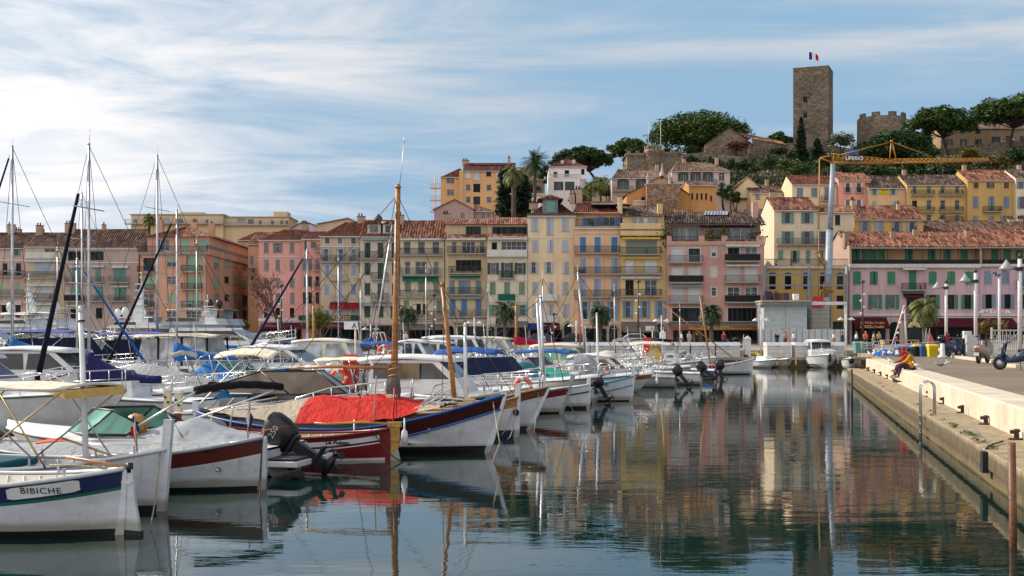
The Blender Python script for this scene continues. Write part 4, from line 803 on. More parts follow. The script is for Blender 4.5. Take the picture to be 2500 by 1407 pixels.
for px, t in ((2200, .55), (2262, .7), (2389, .6)): m = MB(); u = mx(px); z = zt_+(zr-zt_)*t; m.box(u-.4, u+.4, 7*t-.3, 7*t+.3, z-.3, z+1.1, 'pl:0.300,0.220,0.170'); m.lathe([(.2, 0), (.15, .5), (.22, .55)], 'ti:b', 6, (u, 7*t, z+1.1)); m.build('chimney', rf)
m = MB(); m.box(-.3, .4, 1.6, 2.8, zt_, zt_+2.2, 'pl:0.300,0.220,0.170'); m.build('chimney', rf)
m = MB(); m.box(mx(2080), mx(2162), -.1, -.03, 0, mz(775), 'pane_dark'); m.build('shopfront', r)
m = MB(); m.face([(mx(2078), -.15, mz(775)), (mx(2163), -.15, mz(775)), (mx(2163), -1.6, mz(795)), (mx(2078), -1.6, mz(795))], 'awning_burgundy'); m.box(mx(2078), mx(2163), -1.66, -1.6, mz(803), mz(794), 'awning_burgundy'); aw = m.build('awning', r)
text_obj('La PiZZa CroSci', .52, 'gold', aw, Tr(mx(2121), -1.69, mz(801)) @ TXT, bold=.01); text_obj('La PiZZa CroSci', .52, 'gold', aw, Tr(mx(2124), -1.35, mz(791)) @ TXT @ Rx(-.6))
arch_door(r, mx, mz, 2183, 24, 786); arch_door(r, mx, mz, 2231, 40, 781, fan=True); glazing(r, mx, mz, 2262, 2388, 799, 838)
r, mx, mz, Wd, H = building('lilac pink end house with blue grey shutters and red neon script', 2392, 2560, 652, 181, (.46, .33, .38),
  [('a', 663, 693, 18, [2412, 2455]), ('c', 661, 700, 16, [2498]), ('A', 719, 754, 16, [2414, 2460, 2505], 'sh_bg')], [(2481, 2540, 703, 'r', .9)], None, shut='sh_bg', dep=13, corn=[(645, .35, .35), (651, .15, .15), (766, .35, .25)], awn=[(2394, 2470, 776, 799, 2.4, 'awning_burgundy')])
attic(r, mx, mz, H, Wd, [2440, 2470, 2500, 2530], 562, 601)
m = MB(); m.prism([(mx(2386)+x, z) for x, z in ((0, mz(765)), (5.0, mz(765)), (4.5, mz(757)), (2.5, mz(753.5)), (.5, mz(757)))], -.16, -.08, 'flag_white'); sg = m.build('neon_sign', r)
text_obj('La Pizza', .95, 'neon_red', sg, Tr(mx(2426), -.2, mz(763.5)) @ TXT, shear=.35, bold=-.005, space=1.05); glazing(r, mx, mz, 2394, 2540, 799, 838)
# ------------------------------------------------------------------ second and third rows climbing the hill on the right
r, mx, mz, Wd, H = building('cream house with sea green shutters rising behind the yellow building site house', 1890, 1994, 511, 200, (.58, .51, .39),
  [('O', 518, 546, 15, [1923, 1971]), ('O', 565, 598, 15, [1923, 1971]), ('c', 611, 633, 12, [1906]), ('O', 612, 642, 11, [1941]), ('c', 611, 642, 11, [1973])], [(1896, 1994, 600, 'g', .8)], ('g', 484, 'a'), shut='sh_sea', zb=5, chim=[(1888, 1.6, 1.4)])
building('lower cream wing with one dark window beside the crane mast', 1994, 2084, 517, 200.5, (.57, .50, .38), [('d', 525, 550, 13, [2045]), ('O', 565, 598, 13, [2010]), ('c', 563, 597, 15, [2053]), ('c', 611, 642, 11, [2005, 2041])], [(1994, 2078, 600, 'g', .8)], ('g', 505, 'a'), shut='sh_sea', zb=5, chim=[(2083, .7, 1.5)])
building('golden yellow house with four grey shuttered windows above the ribbed roof', 2085, 2254, 534, 210, (.54, .36, .14), [('O', 541, 568, 13, [2112, 2190, 2227]), ('c', 541, 568, 22, [2147])], [], ('g', 504, 'a', 0, 0), zb=6, shut='sh_lav', chim=[(2080, .7, 1.6), (2193, .7, 1.6, .35)])
building('low house showing only its brown tiled roof above the mauve pink house', 2250, 2440, 566, 214, (.50, .35, .2), [], [], ('g', 541, 'b'), zb=7, chim=[(2300, .8, .5)])
building('low tiled house at the right edge behind the lilac end house', 2440, 2600, 567, 215, (.50, .35, .2), [], [], ('g', 543, 'b'), zb=7, chim=[(2468, 1.3, .8), (2490, 1.2, .9)])
building('stepped cream house with small gable window below the castle hill', 1790, 1866, 468, 262, (.62, .50, .34), [('c', 441, 452, 7, [1812], 'sh_pale'), ('c', 512, 528, 26, [1829], 'sh_bg'), ('c', 512, 526, 14, [1795], 'sh_bg')], [], ('s', 430, 'a', 0, 0, 1826), zb=17, boxes=[('terrace', 1776, 1792, 462, 530, .5, 8, 'pl:0.62,0.50,0.34'), ('eaves', 1773, 1838, 484, 488, -.6, .1, 'ti:c')])
building('low cream house with small lavender windows left of the taller cream house', 1832, 1934, 470, 258, (.62, .46, .32), [('c', 472, 487, 12, [1850, 1884, 1917]), ('c', 510, 528, 20, [1862], 'sh_bg')], [], ('g', 455, 'b'), zb=16, shut='sh_lav', chim=[(1872, .9, 2.0)])
building('cream house with tall blue grey shutters left of the crane mast, under dark trees', 1934, 2043, 449, 250, (.64, .52, .36), [('c', 459, 481, 15, [1953, 1988]), ('c', 457, 488, 14, [2020]), ('O', 500, 515, 10, [2010, 2030])], [(2003, 2030, 493, 'g', .7)], ('g', 430, 'd'), zb=14, shut='sh_bg', chim=[(2047, 1.5, 1.2)])
building('coral pink house with white shutters right of the crane mast', 2047, 2126, 438, 249, (.66, .32, .26), [('O', 447, 472, 10, [2070, 2097]), ('O', 488, 510, 10, [2070, 2097])], [(2061, 2077, 472, 'r', .3), (2089, 2106, 472, 'r', .3)], ('g', 424, 'a'), zb=14, shut='sh_white')
r, mx, mz, Wd, H = building('peach house with mint shutters and a yellow banner between its windows', 2120, 2214, 457, 247, (.60, .39, .26), [('O', 461, 476, 10, [2135, 2181]), ('c', 492, 508, 12, [2136, 2184])], [], ('g', 431, 'c'), zb=14, shut='sh_mint')
m = MB(); m.box(mx(2147), mx(2174), -.1, -.02, mz(476), mz(461), 'banner_yellow'); bn = m.build('banner', r); text_obj('VENDRE', .42, 'letter_red', bn, Tr(mx(2158), -.12, mz(466.5)) @ TXT, bold=.012); text_obj('04 93 39 20 00', .22, 'letter_red', bn, Tr(mx(2161), -.12, mz(473.5)) @ TXT)
building('yellow house with four iron balconies in the upper row', 2214, 2362, 450, 246, (.52, .37, .17), [('g', 455, 472, 10, [2233, 2268, 2302, 2337]), ('d', 490, 506, 12, [2233]), ('g', 489, 512, 12, [2268, 2302, 2337]), ('g', 524, 545, 12, [2268, 2302, 2337])],
  [(2223, 2279, 479, 'r', .8), (2292, 2349, 479, 'r', .8), (2223, 2279, 520, 'r', .8), (2292, 2349, 520, 'r', .8), (2292, 2349, 544, 'r', .8)], ('g', 428, 'c'), zb=14, chim=[(2207, .9, 1.5)])
building('ochre house with red brown attic shutters at the right of the upper row', 2362, 2479, 439, 245, (.46, .32, .14), [('c', 446, 460, 12, [2383, 2457], 'sh_brown'), ('O', 446, 460, 9, [2418], 'sh_brown'), ('c', 480, 508, 14, [2382, 2457]), ('c', 480, 517, 14, [2420]), ('c', 527, 545, 13, [2382, 2420]), ('o', 527, 545, 14, [2457])], [(2399, 2443, 519, 'r', .8)], ('g', 417, 'a'), zb=14, shut='sh_bg', chim=[(2354, .9, 1.6)])
building('pale cream house with blue shutters cut by the right edge of the upper row', 2480, 2600, 434, 244, (.62, .54, .42), [('O', 443, 461, 12, [2494]), ('O', 480, 510, 12, [2496]), ('O', 526, 545, 12, [2496])], [], ('g', 415, 'c'), zb=14, shut='sh_bg', chim=[(2488, .9, 1.4)])
# ------------------------------------------------------------------ hillside and castle buildings
r, mx, mz, Wd, H = building('tall bright orange apartment block on the hill above the cream house, with red roofs', 1131, 1258, 416, 278, (.58, .36, .20),
  [('r', 420, 436, 13, [1143, 1217]), ('r', 420, 441, 15, [1164]), ('d', 417, 431, 12, [1193], ), ('g', 451, 465, 12, [1143, 1194]), ('D', 449, 470, 17, [1164]), ('g', 481, 495, 12, [1143, 1194]), ('D', 480, 500, 17, [1164])], [], ('g', 400, 'd', 0, 0), zb=14, dep=12, chim=[(1137, 2.0, 1.0), (1243, .8, 2.0)], name='apartment_block',
  boxes=[('upper_storey', 1148, 1246, 401, 412, 4.5, 11, 'pl:0.5,0.33,0.2')])
b = MB(); roof_slope(b, (mx(1146), 3.9, mz(397)), (mx(1247), 3.9, mz(397)), (mx(1247), 8, mz(389)), (mx(1146), 8, mz(389)), 'ti:d'); b.build('roof', r)
m = MB(); m.box(mx(1121), mx(1131), -.2, 5, 0, mz(417), 'pl:0.58,0.36,0.20'); m.build('stair_tower', r)
r, mx, mz, Wd, H = building('lower orange wing with open corner balconies on the hill, leftmost of the orange blocks', 1076, 1123, 431, 281, (.58, .36, .20), [('g', 434, 448, 20, [1100]), ('g', 463, 477, 18, [1100])], [], ('g', 414, 'd', 1.0, 0), zb=14, dep=10, name='apartment_block')
for yy in (461, 491, 519):
 s = ob('balcony', slab_mesh(2.6, 1.2, 'pl:0.70,0.38,0.13'), r, Tr(-2.4, 1.3, mz(yy)+.2)); ob('railing', rail_mesh(2.6, 1.2, 'w'), s, Tr(0, 0, 0))
m = MB(); m.tube([(-1.3, .2, 0), (-1.3, .2, mz(430))], .14, 'pl:0.70,0.38,0.13', 5); m.build('pillar', r)
building('mauve gabled house with round attic window in front of the orange blocks', 1060, 1156, 510, 235, (.36, .26, .24), [('c', 519, 533, 9, [1087, 1129], 'sh_grey')], [], ('s', 486, 'a', 0, 0, 1110), zb=6, dep=14,
  side=None)
building('low mauve wing with brown roof beside the gabled house', 1156, 1204, 515, 236, (.33, .25, .23), [('c', 522, 532, 8, [1180, 1193], 'sh_grey')], [], ('g', 503, 'b', 0, .8), zb=6)
# white villa
VW = (.74, .70, .70)
r, mx, mz, Wd, H = building('white villa with balustraded terrace, dark shutters and red hipped roof on the hill', 1341, 1432, 406, 268, VW, [('d', 420, 433, 10, [1356]), ('d', 416, 430, 11, [1384]), ('D', 413, 427, 8, [1423]), ('O', 446, 467, 9, [1363, 1390])], [], ('g', 390, 'd', 1, 1), zb=18, dep=17, shut='sh_dkgreen', cat='villa', name='villa',
  side=[('c', 415, 431, 5, [1445], 'sh_dkgreen'), ('c', 417, 432, 5, [1453], 'sh_dkgreen'), ('c', 447, 465, 6, [1446], 'sh_dkgreen')], chim=[(1373, .8, 1.0, .2, 'trim_white'), (1401, .8, 1.2, .2, 'trim_white')], corn=[(437, .25, .3), (407, .3, .3), (482, .2, .15)])
def balustrade(r, x0, x1, y, z, h=.95):
 m = MB(); m.box(x0, x1, y, y+.3, z+h-.15, z+h, 'trim_white'); m.box(x0, x1, y, y+.3, z, z+.12, 'trim_white'); n = max(2, int((x1-x0)/.35))
 for i in range(n+1): u = x0+.1+(x1-x0-.2)*i/n; m.box(u-.08, u+.08, y+.07, y+.23, z+.12, z+h-.15, 'trim_white')
 m.build('balustrade', r)
balustrade(r, -.3, mx(1415), -1.6, mz(438)); m = MB(); m.box(-.3, mx(1415), -1.6, -.01, 0, mz(438), 'pl:0.740,0.700,0.700'); m.build('terrace', r)
m = MB()
for px in (1363, 1390): m.box(mx(px)-.5, mx(px)+.5, -1.66, -1.61, mz(467), mz(446), 'pane'); m.box(mx(px)-1, mx(px)-.52, -1.67, -1.61, mz(467), mz(446), 'sh_dkgreen'); m.box(mx(px)+.52, mx(px)+1, -1.67, -1.61, mz(467), mz(446), 'sh_dkgreen')
m.build('window', r)
m = MB(); m.box(mx(1298), 0, 1, 8, 0, mz(482), 'pl:0.740,0.700,0.700'); m.build('garden_wing', r); balustrade(r, mx(1298), -.4, 1, mz(482))
building('plain olive brown house hidden behind the palms between orange block and villa', 1246, 1330, 437, 300, (.26, .21, .15), [('c', 455, 470, 8, [1307, 1320], 'sh_bg')], [], ('g', 410, 'e', .5, .5), zb=16)
# pink terrace house pair
for (a, b_, yt, dd, lab, ws, bl) in ((1494, 1640, 434, 262, 'long pale pink hillside house with dark green shutters, lower of the pair', [('O', 441, 462, 14, [1521, 1566]), ('O', 478, 492, 12, [1521])], [(1497, 1545, 469, 'g', .8)]),
         (1640, 1782, 417, 262, 'long pale pink hillside house with dark green shutters, upper of the pair', [('O', 424, 443, 13, [1668, 1698, 1728]), ('g', 422, 442, 14, [1762])], [(1690, 1748, 452, 'g', .8)])):
 building(lab, a, b_, yt, dd, (.52, .43, .40), ws, bl, ('g', yt-19, 'e', .3, .6), zb=22, shut='sh_dkgreen', dep=12, chim=[(a+110, .9, 1.6), (a+30, .9, 1.2)], awn=[(w-10, w+10, yt+4, yt+7, .3, 'black_canvas') for w in ws[0][4]])
# orange chapel-like house with stone tower and statues
OR = (.46, .25, .11)
r, mx, mz, Wd, H = building('orange gabled house with statues on its stone front, in the middle of the hillside', 1530, 1682, 474, 245, OR, [('d', 481, 492, 9, [1570])], [], ('s', 428, 'b', 0, 0, 1616), zb=13, dep=10, cat='chapel', name='chapel_house')
m = MB(); m.box(mx(1575), mx(1655), -3, -.02, 0, mz(455), 'pink_rubble'); m.box(mx(1573), mx(1662), -3.1, -.02, mz(455), mz(453), 'stone_trim'); m.build('stone_bastion', r)
m = MB(); m.prism([(mx(1595), mz(446)), (mx(1655), mz(446)), (mx(1650), mz(442)), (mx(1600), mz(442))], -.12, -.01, 'stone_trim'); m.ell((mx(1616), -.05, mz(434)), (.35, .1, .35), 'trim_dark'); m.build('ornament', r)
balustrade(r, mx(1545), mx(1574), -1.5, mz(503))
for px, yb_, s in ((1580, 450, 1), (1633, 448, 1)):
 m = MB(); m.lathe([(.35, 0), (.35, .4), (.2, .45), (.32, .9), (.28, 1.5), (.34, 1.8), (.12, 2.0), (.17, 2.15), (.15, 2.35), (.03, 2.45)], 'stone_trim', 8, (mx(px), -1.4, mz(454))); m.build('statue', r)
m = MB(); m.lathe([(.7, 0), (.7, .3), (.55, .35), (.5, 1.0), (.3, 1.1), (.12, 2.6), (.02, 2.8)], 'stone_trim', 6, (mx(1618), 1, mz(431))); m.build('spirelet', r)
building('orange side wing with small barred windows stepping down to the right', 1682, 1748, 452, 246, OR, [('d', 472, 488, 5, [1690, 1702, 1713, 1724]), ('d', 478, 492, 5, [1736])], [], ('g', 443, 'b', 0, .2), zb=13, dep=10)
building('small house with orange tiled roof behind the yellow cream house', 1655, 1700, 530, 205, (.5, .32, .2), [], [], ('g', 515, 'a'), zb=5)
# castle group
def fort(label, x0, x1, yt, d, wins, zb, dep, mat='dressed_stone', merlon=True):
 r, mx, mz, Wd, H = building(label, x0, x1, yt, d, (1, 1, 1), wins, [], None, zb=zb, dep=dep, wallmat=mat, name='stone_house', cat='castle house')
 m = MB(); m.box(-.35, Wd+.35, -.35, dep+.3, H, H+.5, mat)
 n = int(Wd/.7)
 for i in range(n): m.box(i*.7, i*.7+.3, -.33, -.002, H-.55, H-.005, mat)
 if merlon:
  for i in range(int(Wd/2.4)+1): m.box(min(i*2.4, Wd-.9), min(i*2.4, Wd-.9)+.9, -.35, .15, H+.5, H+1.05, mat)
 m.build('battlement', r); return r, mx, mz, Wd, H
fort('ochre stone castle house with battlements, left wing beside the round turret', 1531, 1578, 379, 330, [('g', 387, 399, 10, [1553])], 26, 12)
fort('ochre stone castle house with battlements, right wing beside the round turret', 1614, 1665, 376, 331, [('g', 383, 396, 11, [1635])], 26, 12)
def round_tower(label, px, w, yt, yb, d, mat, crown=True, broken=False, name='round_tower'):
 X = (px-1250)/F*d; r_ = w/2/F*d; z0 = ZP(yb, d); z1 = ZP(yt, d); t = thing(name, label, 'tower', (X, d+r_, z0))
 m = MB(); h = z1-z0; prof = [(r_*1.04, -8), (r_, h*.6), (r_, h-1.2)] + ([(r_*1.12, h-.8), (r_*1.12, h)] if crown else [(r_, h)])
 m.lathe(prof, mat, 40); m.build('wall', t); m = MB(); R_ = r_*1.12 if crown else r_
 n = 10 if not broken else 9
 for i in range(n*2):
  if i % 2 and not (broken and i > 11): continue
  a0, a1 = 2*PI*i/(n*2), 2*PI*(i+1)/(n*2)
  if broken and 13 < i: continue
  hh = (1.0 if not broken else 1.1*(1 - .6*random.random()*(i > 12)))
  pts = lambda r, z: [(r*math.cos(a0+(a1-a0)*q/4), r*math.sin(a0+(a1-a0)*q/4), z) for q in range(5)]
  o = pts(R_, h); o2 = pts(R_, h+hh); p = pts(R_-.6, h+hh); p0 = pts(R_-.6, h); m.loft([o, o2, p, p0], mat, closed=False, cap=False, sm=False)
  for q in (0, 4): m.face([o[q], o2[q], p[q], p0[q]], mat)
 m.build('battlement', t); return t
round_tower('round ochre stone turret between two battlemented wings', 1596, 38, 364, 425, 328, 'dressed_stone')
t = round_tower('ruined round stone tower with broken battlements right of the square tower', 2170, 118, 281, 345, 345, 'rubble_stone', crown=False, broken=True)
t.rotation_euler = (0, 0, R(-170))
# square tower
X = (1998-1250)/F*350; t = thing('castle_tower', 'tall square stone castle tower topped by a flag pole', 'tower', (X, 356, 50), R(-22))
zt_ = ZP(168, 353)-50; s = 4.95; m = MB()
def tw(T_, wins): facade(t, m, T_, 2*s, zt_, wins, 'rubble_stone', lambda u: u, lambda z: z)
tw(Tr(-s, -s, 0), [('D', zt_-8.2, zt_-9.9, 1.15, [3.4]), ('D', zt_-12.8, zt_-14.4, 1.15, [3.4])]); tw(Tr(s, -s, 0) @ Rz(PI/2), []); tw(Tr(s, s, 0) @ Rz(PI), []); tw(Tr(-s, s, 0) @ Rz(-PI/2), [])
m.box(-s, s, -s, s, zt_-.8, zt_-.7, 'rubble_stone'); m.build('wall', t)
m = MB(); m.box(-s-.08, s+.08, -s-.08, -s+.4, zt_, zt_+.25, 'dressed_stone'); m.box(-s-.08, s+.08, s-.4, s+.08, zt_, zt_+.25, 'dressed_stone'); m.box(-s-.08, -s+.4, -s+.4, s-.4, zt_, zt_+.25, 'dressed_stone'); m.box(s-.4, s+.08, -s+.4, s-.4, zt_, zt_+.25, 'dressed_stone'); m.build('coping', t)
fl = thing('flag_pole', 'flag pole with blue white red flag on top of the square tower', 'flag', W(1974.5, 165, 352))
m = MB(); m.tube([(0, 0, -1), (0, 0, 4.6)], .07, 'lamp_white', 5); m.build('pole', fl)
def wave_flag(parent, L, H_, cols, z=0, droop=.5, name='flag', ang=0, n=9):
 m = MB(); cs = len(cols); rings = []
 for i in range(n*cs+1):
  t_ = i/(n*cs); y = .12*L*math.sin(t_*7)*t_; dz = -droop*L*t_*t_; hh = H_*(1-.45*t_*droop*1.6)
  rings.append([(t_*L*(1-.25*droop), y, z+dz), (t_*L*(1-.25*droop)+.03, y+.02, z+dz-hh)])
 m.loft(rings, cols[0], closed=False, cap=False, mf=lambda i, j: cols[min(cs-1, i//n)]); m.build(name, parent, Rz(ang)); return m
wave_flag(fl, 3.1, 2.2, ['flag_blue', 'flag_white', 'flag_red'], 4.4, .35)
for px in (1583, 1613):
 p = thing('flag_pole', 'thin bare white flag pole, %s of the two on the castle house turret' % ('left' if px == 1583 else 'right'), 'flag pole', W(px, 372, 334), 0, 'bare flag poles on the castle house'); m = MB(); m.tube([(0, 0, -3), (0, 0, ZP(296, 334)-ZP(372, 334))], .09, 'lamp_white', 5, r2=.06); m.lathe([(.02, 0), (.12, .1), (.02, .22)], 'lamp_white', 6, (0, 0, ZP(296, 334)-ZP(372, 334))); m.build('pole', p)
# grey stone hall with sloping orange roof beside the tower
r, mx, mz, Wd, H = building('old grey stone hall with gable and long orange roof left of the square tower', 1722, 1836, 352, 338, (1, 1, 1), [('g', 335, 352, 8, [1755]), ('g', 337, 347, 7, [1806])], [], ('s', 311, 'a', 0, 0, 1782), zb=36, dep=14, wallmat='rubble_stone', name='stone_house', cat='castle house')
b = MB(); roof_slope(b, (mx(1838), -.5, mz(340)), (mx(1919), -.5, mz(355)), (mx(1924), 7, mz(336)), (mx(1784), 7, mz(307)), 'ti:a'); b.build('annexe_roof', r)
m = MB(); m.face([(mx(1836), .02, mz(400)), (mx(1918), .02, mz(400)), (mx(1918), .02, mz(354)), (mx(1836), .02, mz(339))], 'rubble_stone'); m.build('annexe_wall', r)
r, mx, mz, Wd, H = building('long ochre grey house with green shutters behind the pines at the top right', 2300, 2560, 312, 330, (.30, .22, .15), [('O', 317, 327, 6, [2320, 2350, 2388]), ('g', 309, 318, 18, [2431]), ('O', 340, 356, 8, [2318, 2352, 2388]), ('O', 334, 350, 10, [2431]), ('O', 332, 348, 9, [2464, 2500])], [], ('g', 297, 'e'), zb=44, shut='sh_dkgreen', dep=12, chim=[(2330, .9, 1.0), (2440, 1.2, 1.2)])
# left background
r, mx, mz, Wd, H = building('long flat roofed cream apartment block on the rise behind the salmon block', 320, 545, 525, 275, (.58, .46, .30), [('g', 534, 545, 10, [330]), ('l', 533, 545, 14, [408]), ('c', 534, 546, 12, [441, 476], 'sh_dkgreen'), ('d', 536, 546, 7, [505])], [(308, 545, 549, 'w', 1)], ('f', 520), zb=8, name='apartment_block', boxes=[('roof_house', 430, 486, 515, 524, 3, 8, 'pl:0.58,0.46,0.30')])
r, mx, mz, Wd, H = building('right hand part of the flat roofed cream apartment block, with lift tower', 545, 706, 531, 276, (.56, .44, .28), [('l', 534, 542, 22, [590]), ('d', 538, 548, 7, [635, 665, 688, 700]), ('d', 536, 546, 14, [612])], [(545, 705, 552, 'w', .6)], ('f', 530), zb=8, name='apartment_block', boxes=[('lift_tower', 664, 698, 515, 531, 2, 6, 'pl:0.58,0.46,0.30')])
building('small lilac gabled house glimpsed above the rose pink roof', 712, 790, 556, 230, (.50, .43, .50), [], [], ('s', 539, 'a', 0, 0, 742), zb=3)
building('plain beige gabled house behind the chimneys of the beige house', 775, 880, 545, 228, (.50, .38, .27), [], [], ('s', 532, 'e', 0, 0, 850), zb=3)
building('pink house with brown tiled roof behind the cream terrace house at far left', -40, 58, 575, 232, (.52, .33, .27), [], [], ('g', 570, 'a'), zb=2, chim=[(45, 1.5, 1)])
building('brown roofed house behind the wide greyish pink house', 80, 240, 585, 228, (.45, .36, .3), [], [], ('g', 570, 'b'), zb=2, chim=[(100, 1.5, 1)])
building('low brown roofed house between the cream block and the rose pink house', 580, 720, 585, 235, (.48, .34, .25), [], [], ('g', 568, 'a', .4, 0), zb=3)
# ------------------------------------------------------------------ the setting: water, quays, streets, hill
TH = math.atan(675/F); UQ = Vector((math.sin(TH), math.cos(TH), 0)); NQ = Vector((math.cos(TH), -math.sin(TH), 0)); QR = -TH
def QP(p, t, z=0): v = NQ*p + UQ*t; return Vector((v.x, v.y, z))
def struct(name, mb, rz=0): o = mb.build(name); o.rotation_euler = (0, 0, rz); tag(o, None, None, kind='structure'); return o
m = MB(); m.face([(-900, -60, 0), (500, -60, 0), (500, 170, 0), (-900, 170, 0)], 'water'); struct('water', m)
m = MB(); P = [QP(5.82, -8), QP(5.82, 81.5), Vector((31, 106, 0)), Vector((31, 110.5, 0)), Vector((260, 110.5, 0)), Vector((260, -20, 0)), Vector((20, -20, 0))]
m.face([(p.x, p.y, 1.32) for p in P], 'asphalt')
for i in range(len(P)): a, b = P[i], P[(i+1) % len(P)]; m.face([(a.x, a.y, -1.5), (b.x, b.y, -1.5), (b.x, b.y, 1.32), (a.x, a.y, 1.32)], 'quay_concrete')
struct('quay_ground', m)
m = MB()
m.loft([[(4.80, y, .60), (4.80, y, 1.285), (4.84, y, 1.325), (5.825, y, 1.325), (5.825, y, .6)] for y in (-8, 20, 50, 81)], 'limestone', sm=False); struct('quay_coping', m, QR)
m = MB()
m.loft([[(3.78, y, -1.5), (3.78, y, .30), (3.70, y, .32), (3.70, y, .655), (3.72, y, .67), (4.81, y, .67), (4.81, y, -1.5)] for y in (-8, 20, 50, 82)], 'quay_concrete', sm=False)
struct('quay_ledge', m, QR)
m = MB(); m.box(-14, 31.5, 106, 110.5, -1.5, .85, 'quay_concrete'); m.box(-14, 31.5, 105.9, 105.998, .62, .87, 'paving'); struct('far_quay', m)
m = MB(); m.box(-14, 260, 110.52, 244, -1.5, 1.4, 'paving'); m.box(-700, -14.02, 165, 244, -1.5, 1.4, 'paving'); struct('promenade', m)
m = MB(); m.box(-700, 260, 160, 170, 1.404, 1.41, 'asphalt') ; m.box(-12, 110, 140, 149, 1.404, 1.41, 'asphalt'); struct('road', m)
def hz(X, Y):
 u = X/Y*F+1250
 prof = [(0, 1), (200, 1), (215, 5), (243, 11), (258, 15), (275, 24), (300, 37), (325, 46), (345, 53), (375, 57), (700, 40), (900, 10)]
 for i in range(len(prof)-1):
  if prof[i][0] <= Y <= prof[i+1][0]:
   a = (Y-prof[i][0])/(prof[i+1][0]-prof[i][0]); z = prof[i][1]+(prof[i+1][1]-prof[i][1])*a; break
 else: z = 1
 lat = [(-3000, .1), (300, .2), (700, .25), (1000, .45), (1150, .62), (1350, .78), (1600, .92), (1850, 1), (2300, 1.02), (2600, .95), (4500, .3)]
 for i in range(len(lat)-1):
  if lat[i][0] <= u <= lat[i+1][0]:
   a = (u-lat[i][0])/(lat[i+1][0]-lat[i][0]); l = lat[i][1]+(lat[i+1][1]-lat[i][1])*a; break
 else: l = .1
 return 1 + (z-1)*l + noise.noise(Vector((X*.03, Y*.03, 0)))*2.2*min(1, max(0, (Y-205)/60))
m = MB(); nx, ny = 90, 60; rings = []
for j in range(ny):
 Y = 206 + 560*(j/(ny-1))**1.5; rings.append([(-420+820*i/(nx-1), Y, hz(-420+820*i/(nx-1), Y) if j else 0) for i in range(nx)])
m.loft(rings, 'hill_earth', closed=False, cap=False); struct('hill', m)
# retaining walls below the castle
def stone_wall(label, pts, h, d_):
 t = thing('stone_wall', label, 'wall', W(pts[0][0], pts[0][1], d_)); o0 = t.location
 m = MB()
 for (a, b) in zip(pts, pts[1:]):
  A_ = W(a[0], a[1], d_)-o0; B_ = W(b[0], b[1], d_)-o0
  m.loft([[(A_.x, 0, A_.z), (A_.x, .8, A_.z), (A_.x, .8, A_.z-h), (A_.x, 0, A_.z-h)], [(B_.x, 0, B_.z), (B_.x, .8, B_.z), (B_.x, .8, B_.z-h), (B_.x, 0, B_.z-h)]], 'rubble_stone', sm=False)
 m.build('masonry', t)
stone_wall('grey rubble terrace wall under the stone hall, left part', [(1665, 377), (1720, 372), (1812, 384), (1835, 372)], 7, 328)
stone_wall('grey rubble rampart with ragged top in front of the square tower', [(1835, 356), (1880, 352), (1940, 349), (1985, 345), (2020, 345)], 9, 342)
stone_wall('low rubble wall between the square tower and the ruined round tower', [(2018, 352), (2070, 362), (2105, 352)], 7, 347)
stone_wall('pale terrace wall in front of the long ochre grey house at top right', [(2290, 366), (2350, 358), (2440, 348), (2560, 338)], 6, 322)
g = thing('painted_wall', 'turquoise painted scrawl panel on the rampart wall', 'mural', W(1862, 376, 326)); m = MB(); m.box(-3.8, 6.2, -.05, .3, 0, 1.6, 'rubble_stone')
for i in range(9): x = -3.2+i*1.05; m.tube([(x, -.08, .15), (x+.35, -.08, 1.45), (x+.7, -.08, .2)], .11, 'sh_sea', 4)
m.build('panel', g)
# ------------------------------------------------------------------ vegetation
def leaves(m, c, r, n, size, mat, rng, shell=.55, up=0):
 V, Fc = m.v, m.f
 for _ in range(n):
  while True:
   x, y, z = rng.uniform(-1, 1), rng.uniform(-1, 1), rng.uniform(-1, 1); q = x*x+y*y+z*z
   if .02 < q < 1: break
  s = (shell+(1-shell)*rng.random())/math.sqrt(q)
  px, py, pz = c[0]+x*s*r[0], c[1]+y*s*r[1], c[2]+z*s*r[2]
  a = size*rng.uniform(.6, 1.3)
  ux, uy, uz = rng.uniform(-a, a), rng.uniform(-a, a), rng.uniform(-a, a)*.7
  vx, vy, vz = rng.uniform(-a, a), rng.uniform(-a, a), rng.uniform(-a, a)*.7
  i = len(V); V.extend(((px-ux, py-uy, pz-uz), (px-vx*.6, py-vy*.6, pz-vz*.6), (px+ux, py+uy, pz+uz), (px+vx*.6, py+vy*.6, pz+vz*.6)))
  Fc.append((i, i+1, i+2, i+3)); m.m.append(mat); m.s.append(False)
def branch(m, a, b, r0, r1, mat, bend=.15, rng=random, n=4):
 a, b = Vector(a), Vector(b); L = (b-a).length; pts = []
 off = Vector((rng.uniform(-1, 1), rng.uniform(-1, 1), 0))*L*bend
 for i in range(n+1): t = i/n; pts.append(a.lerp(b, t)+off*math.sin(PI*t))
 m.tube(pts, r0, mat, 6, r2=r1)
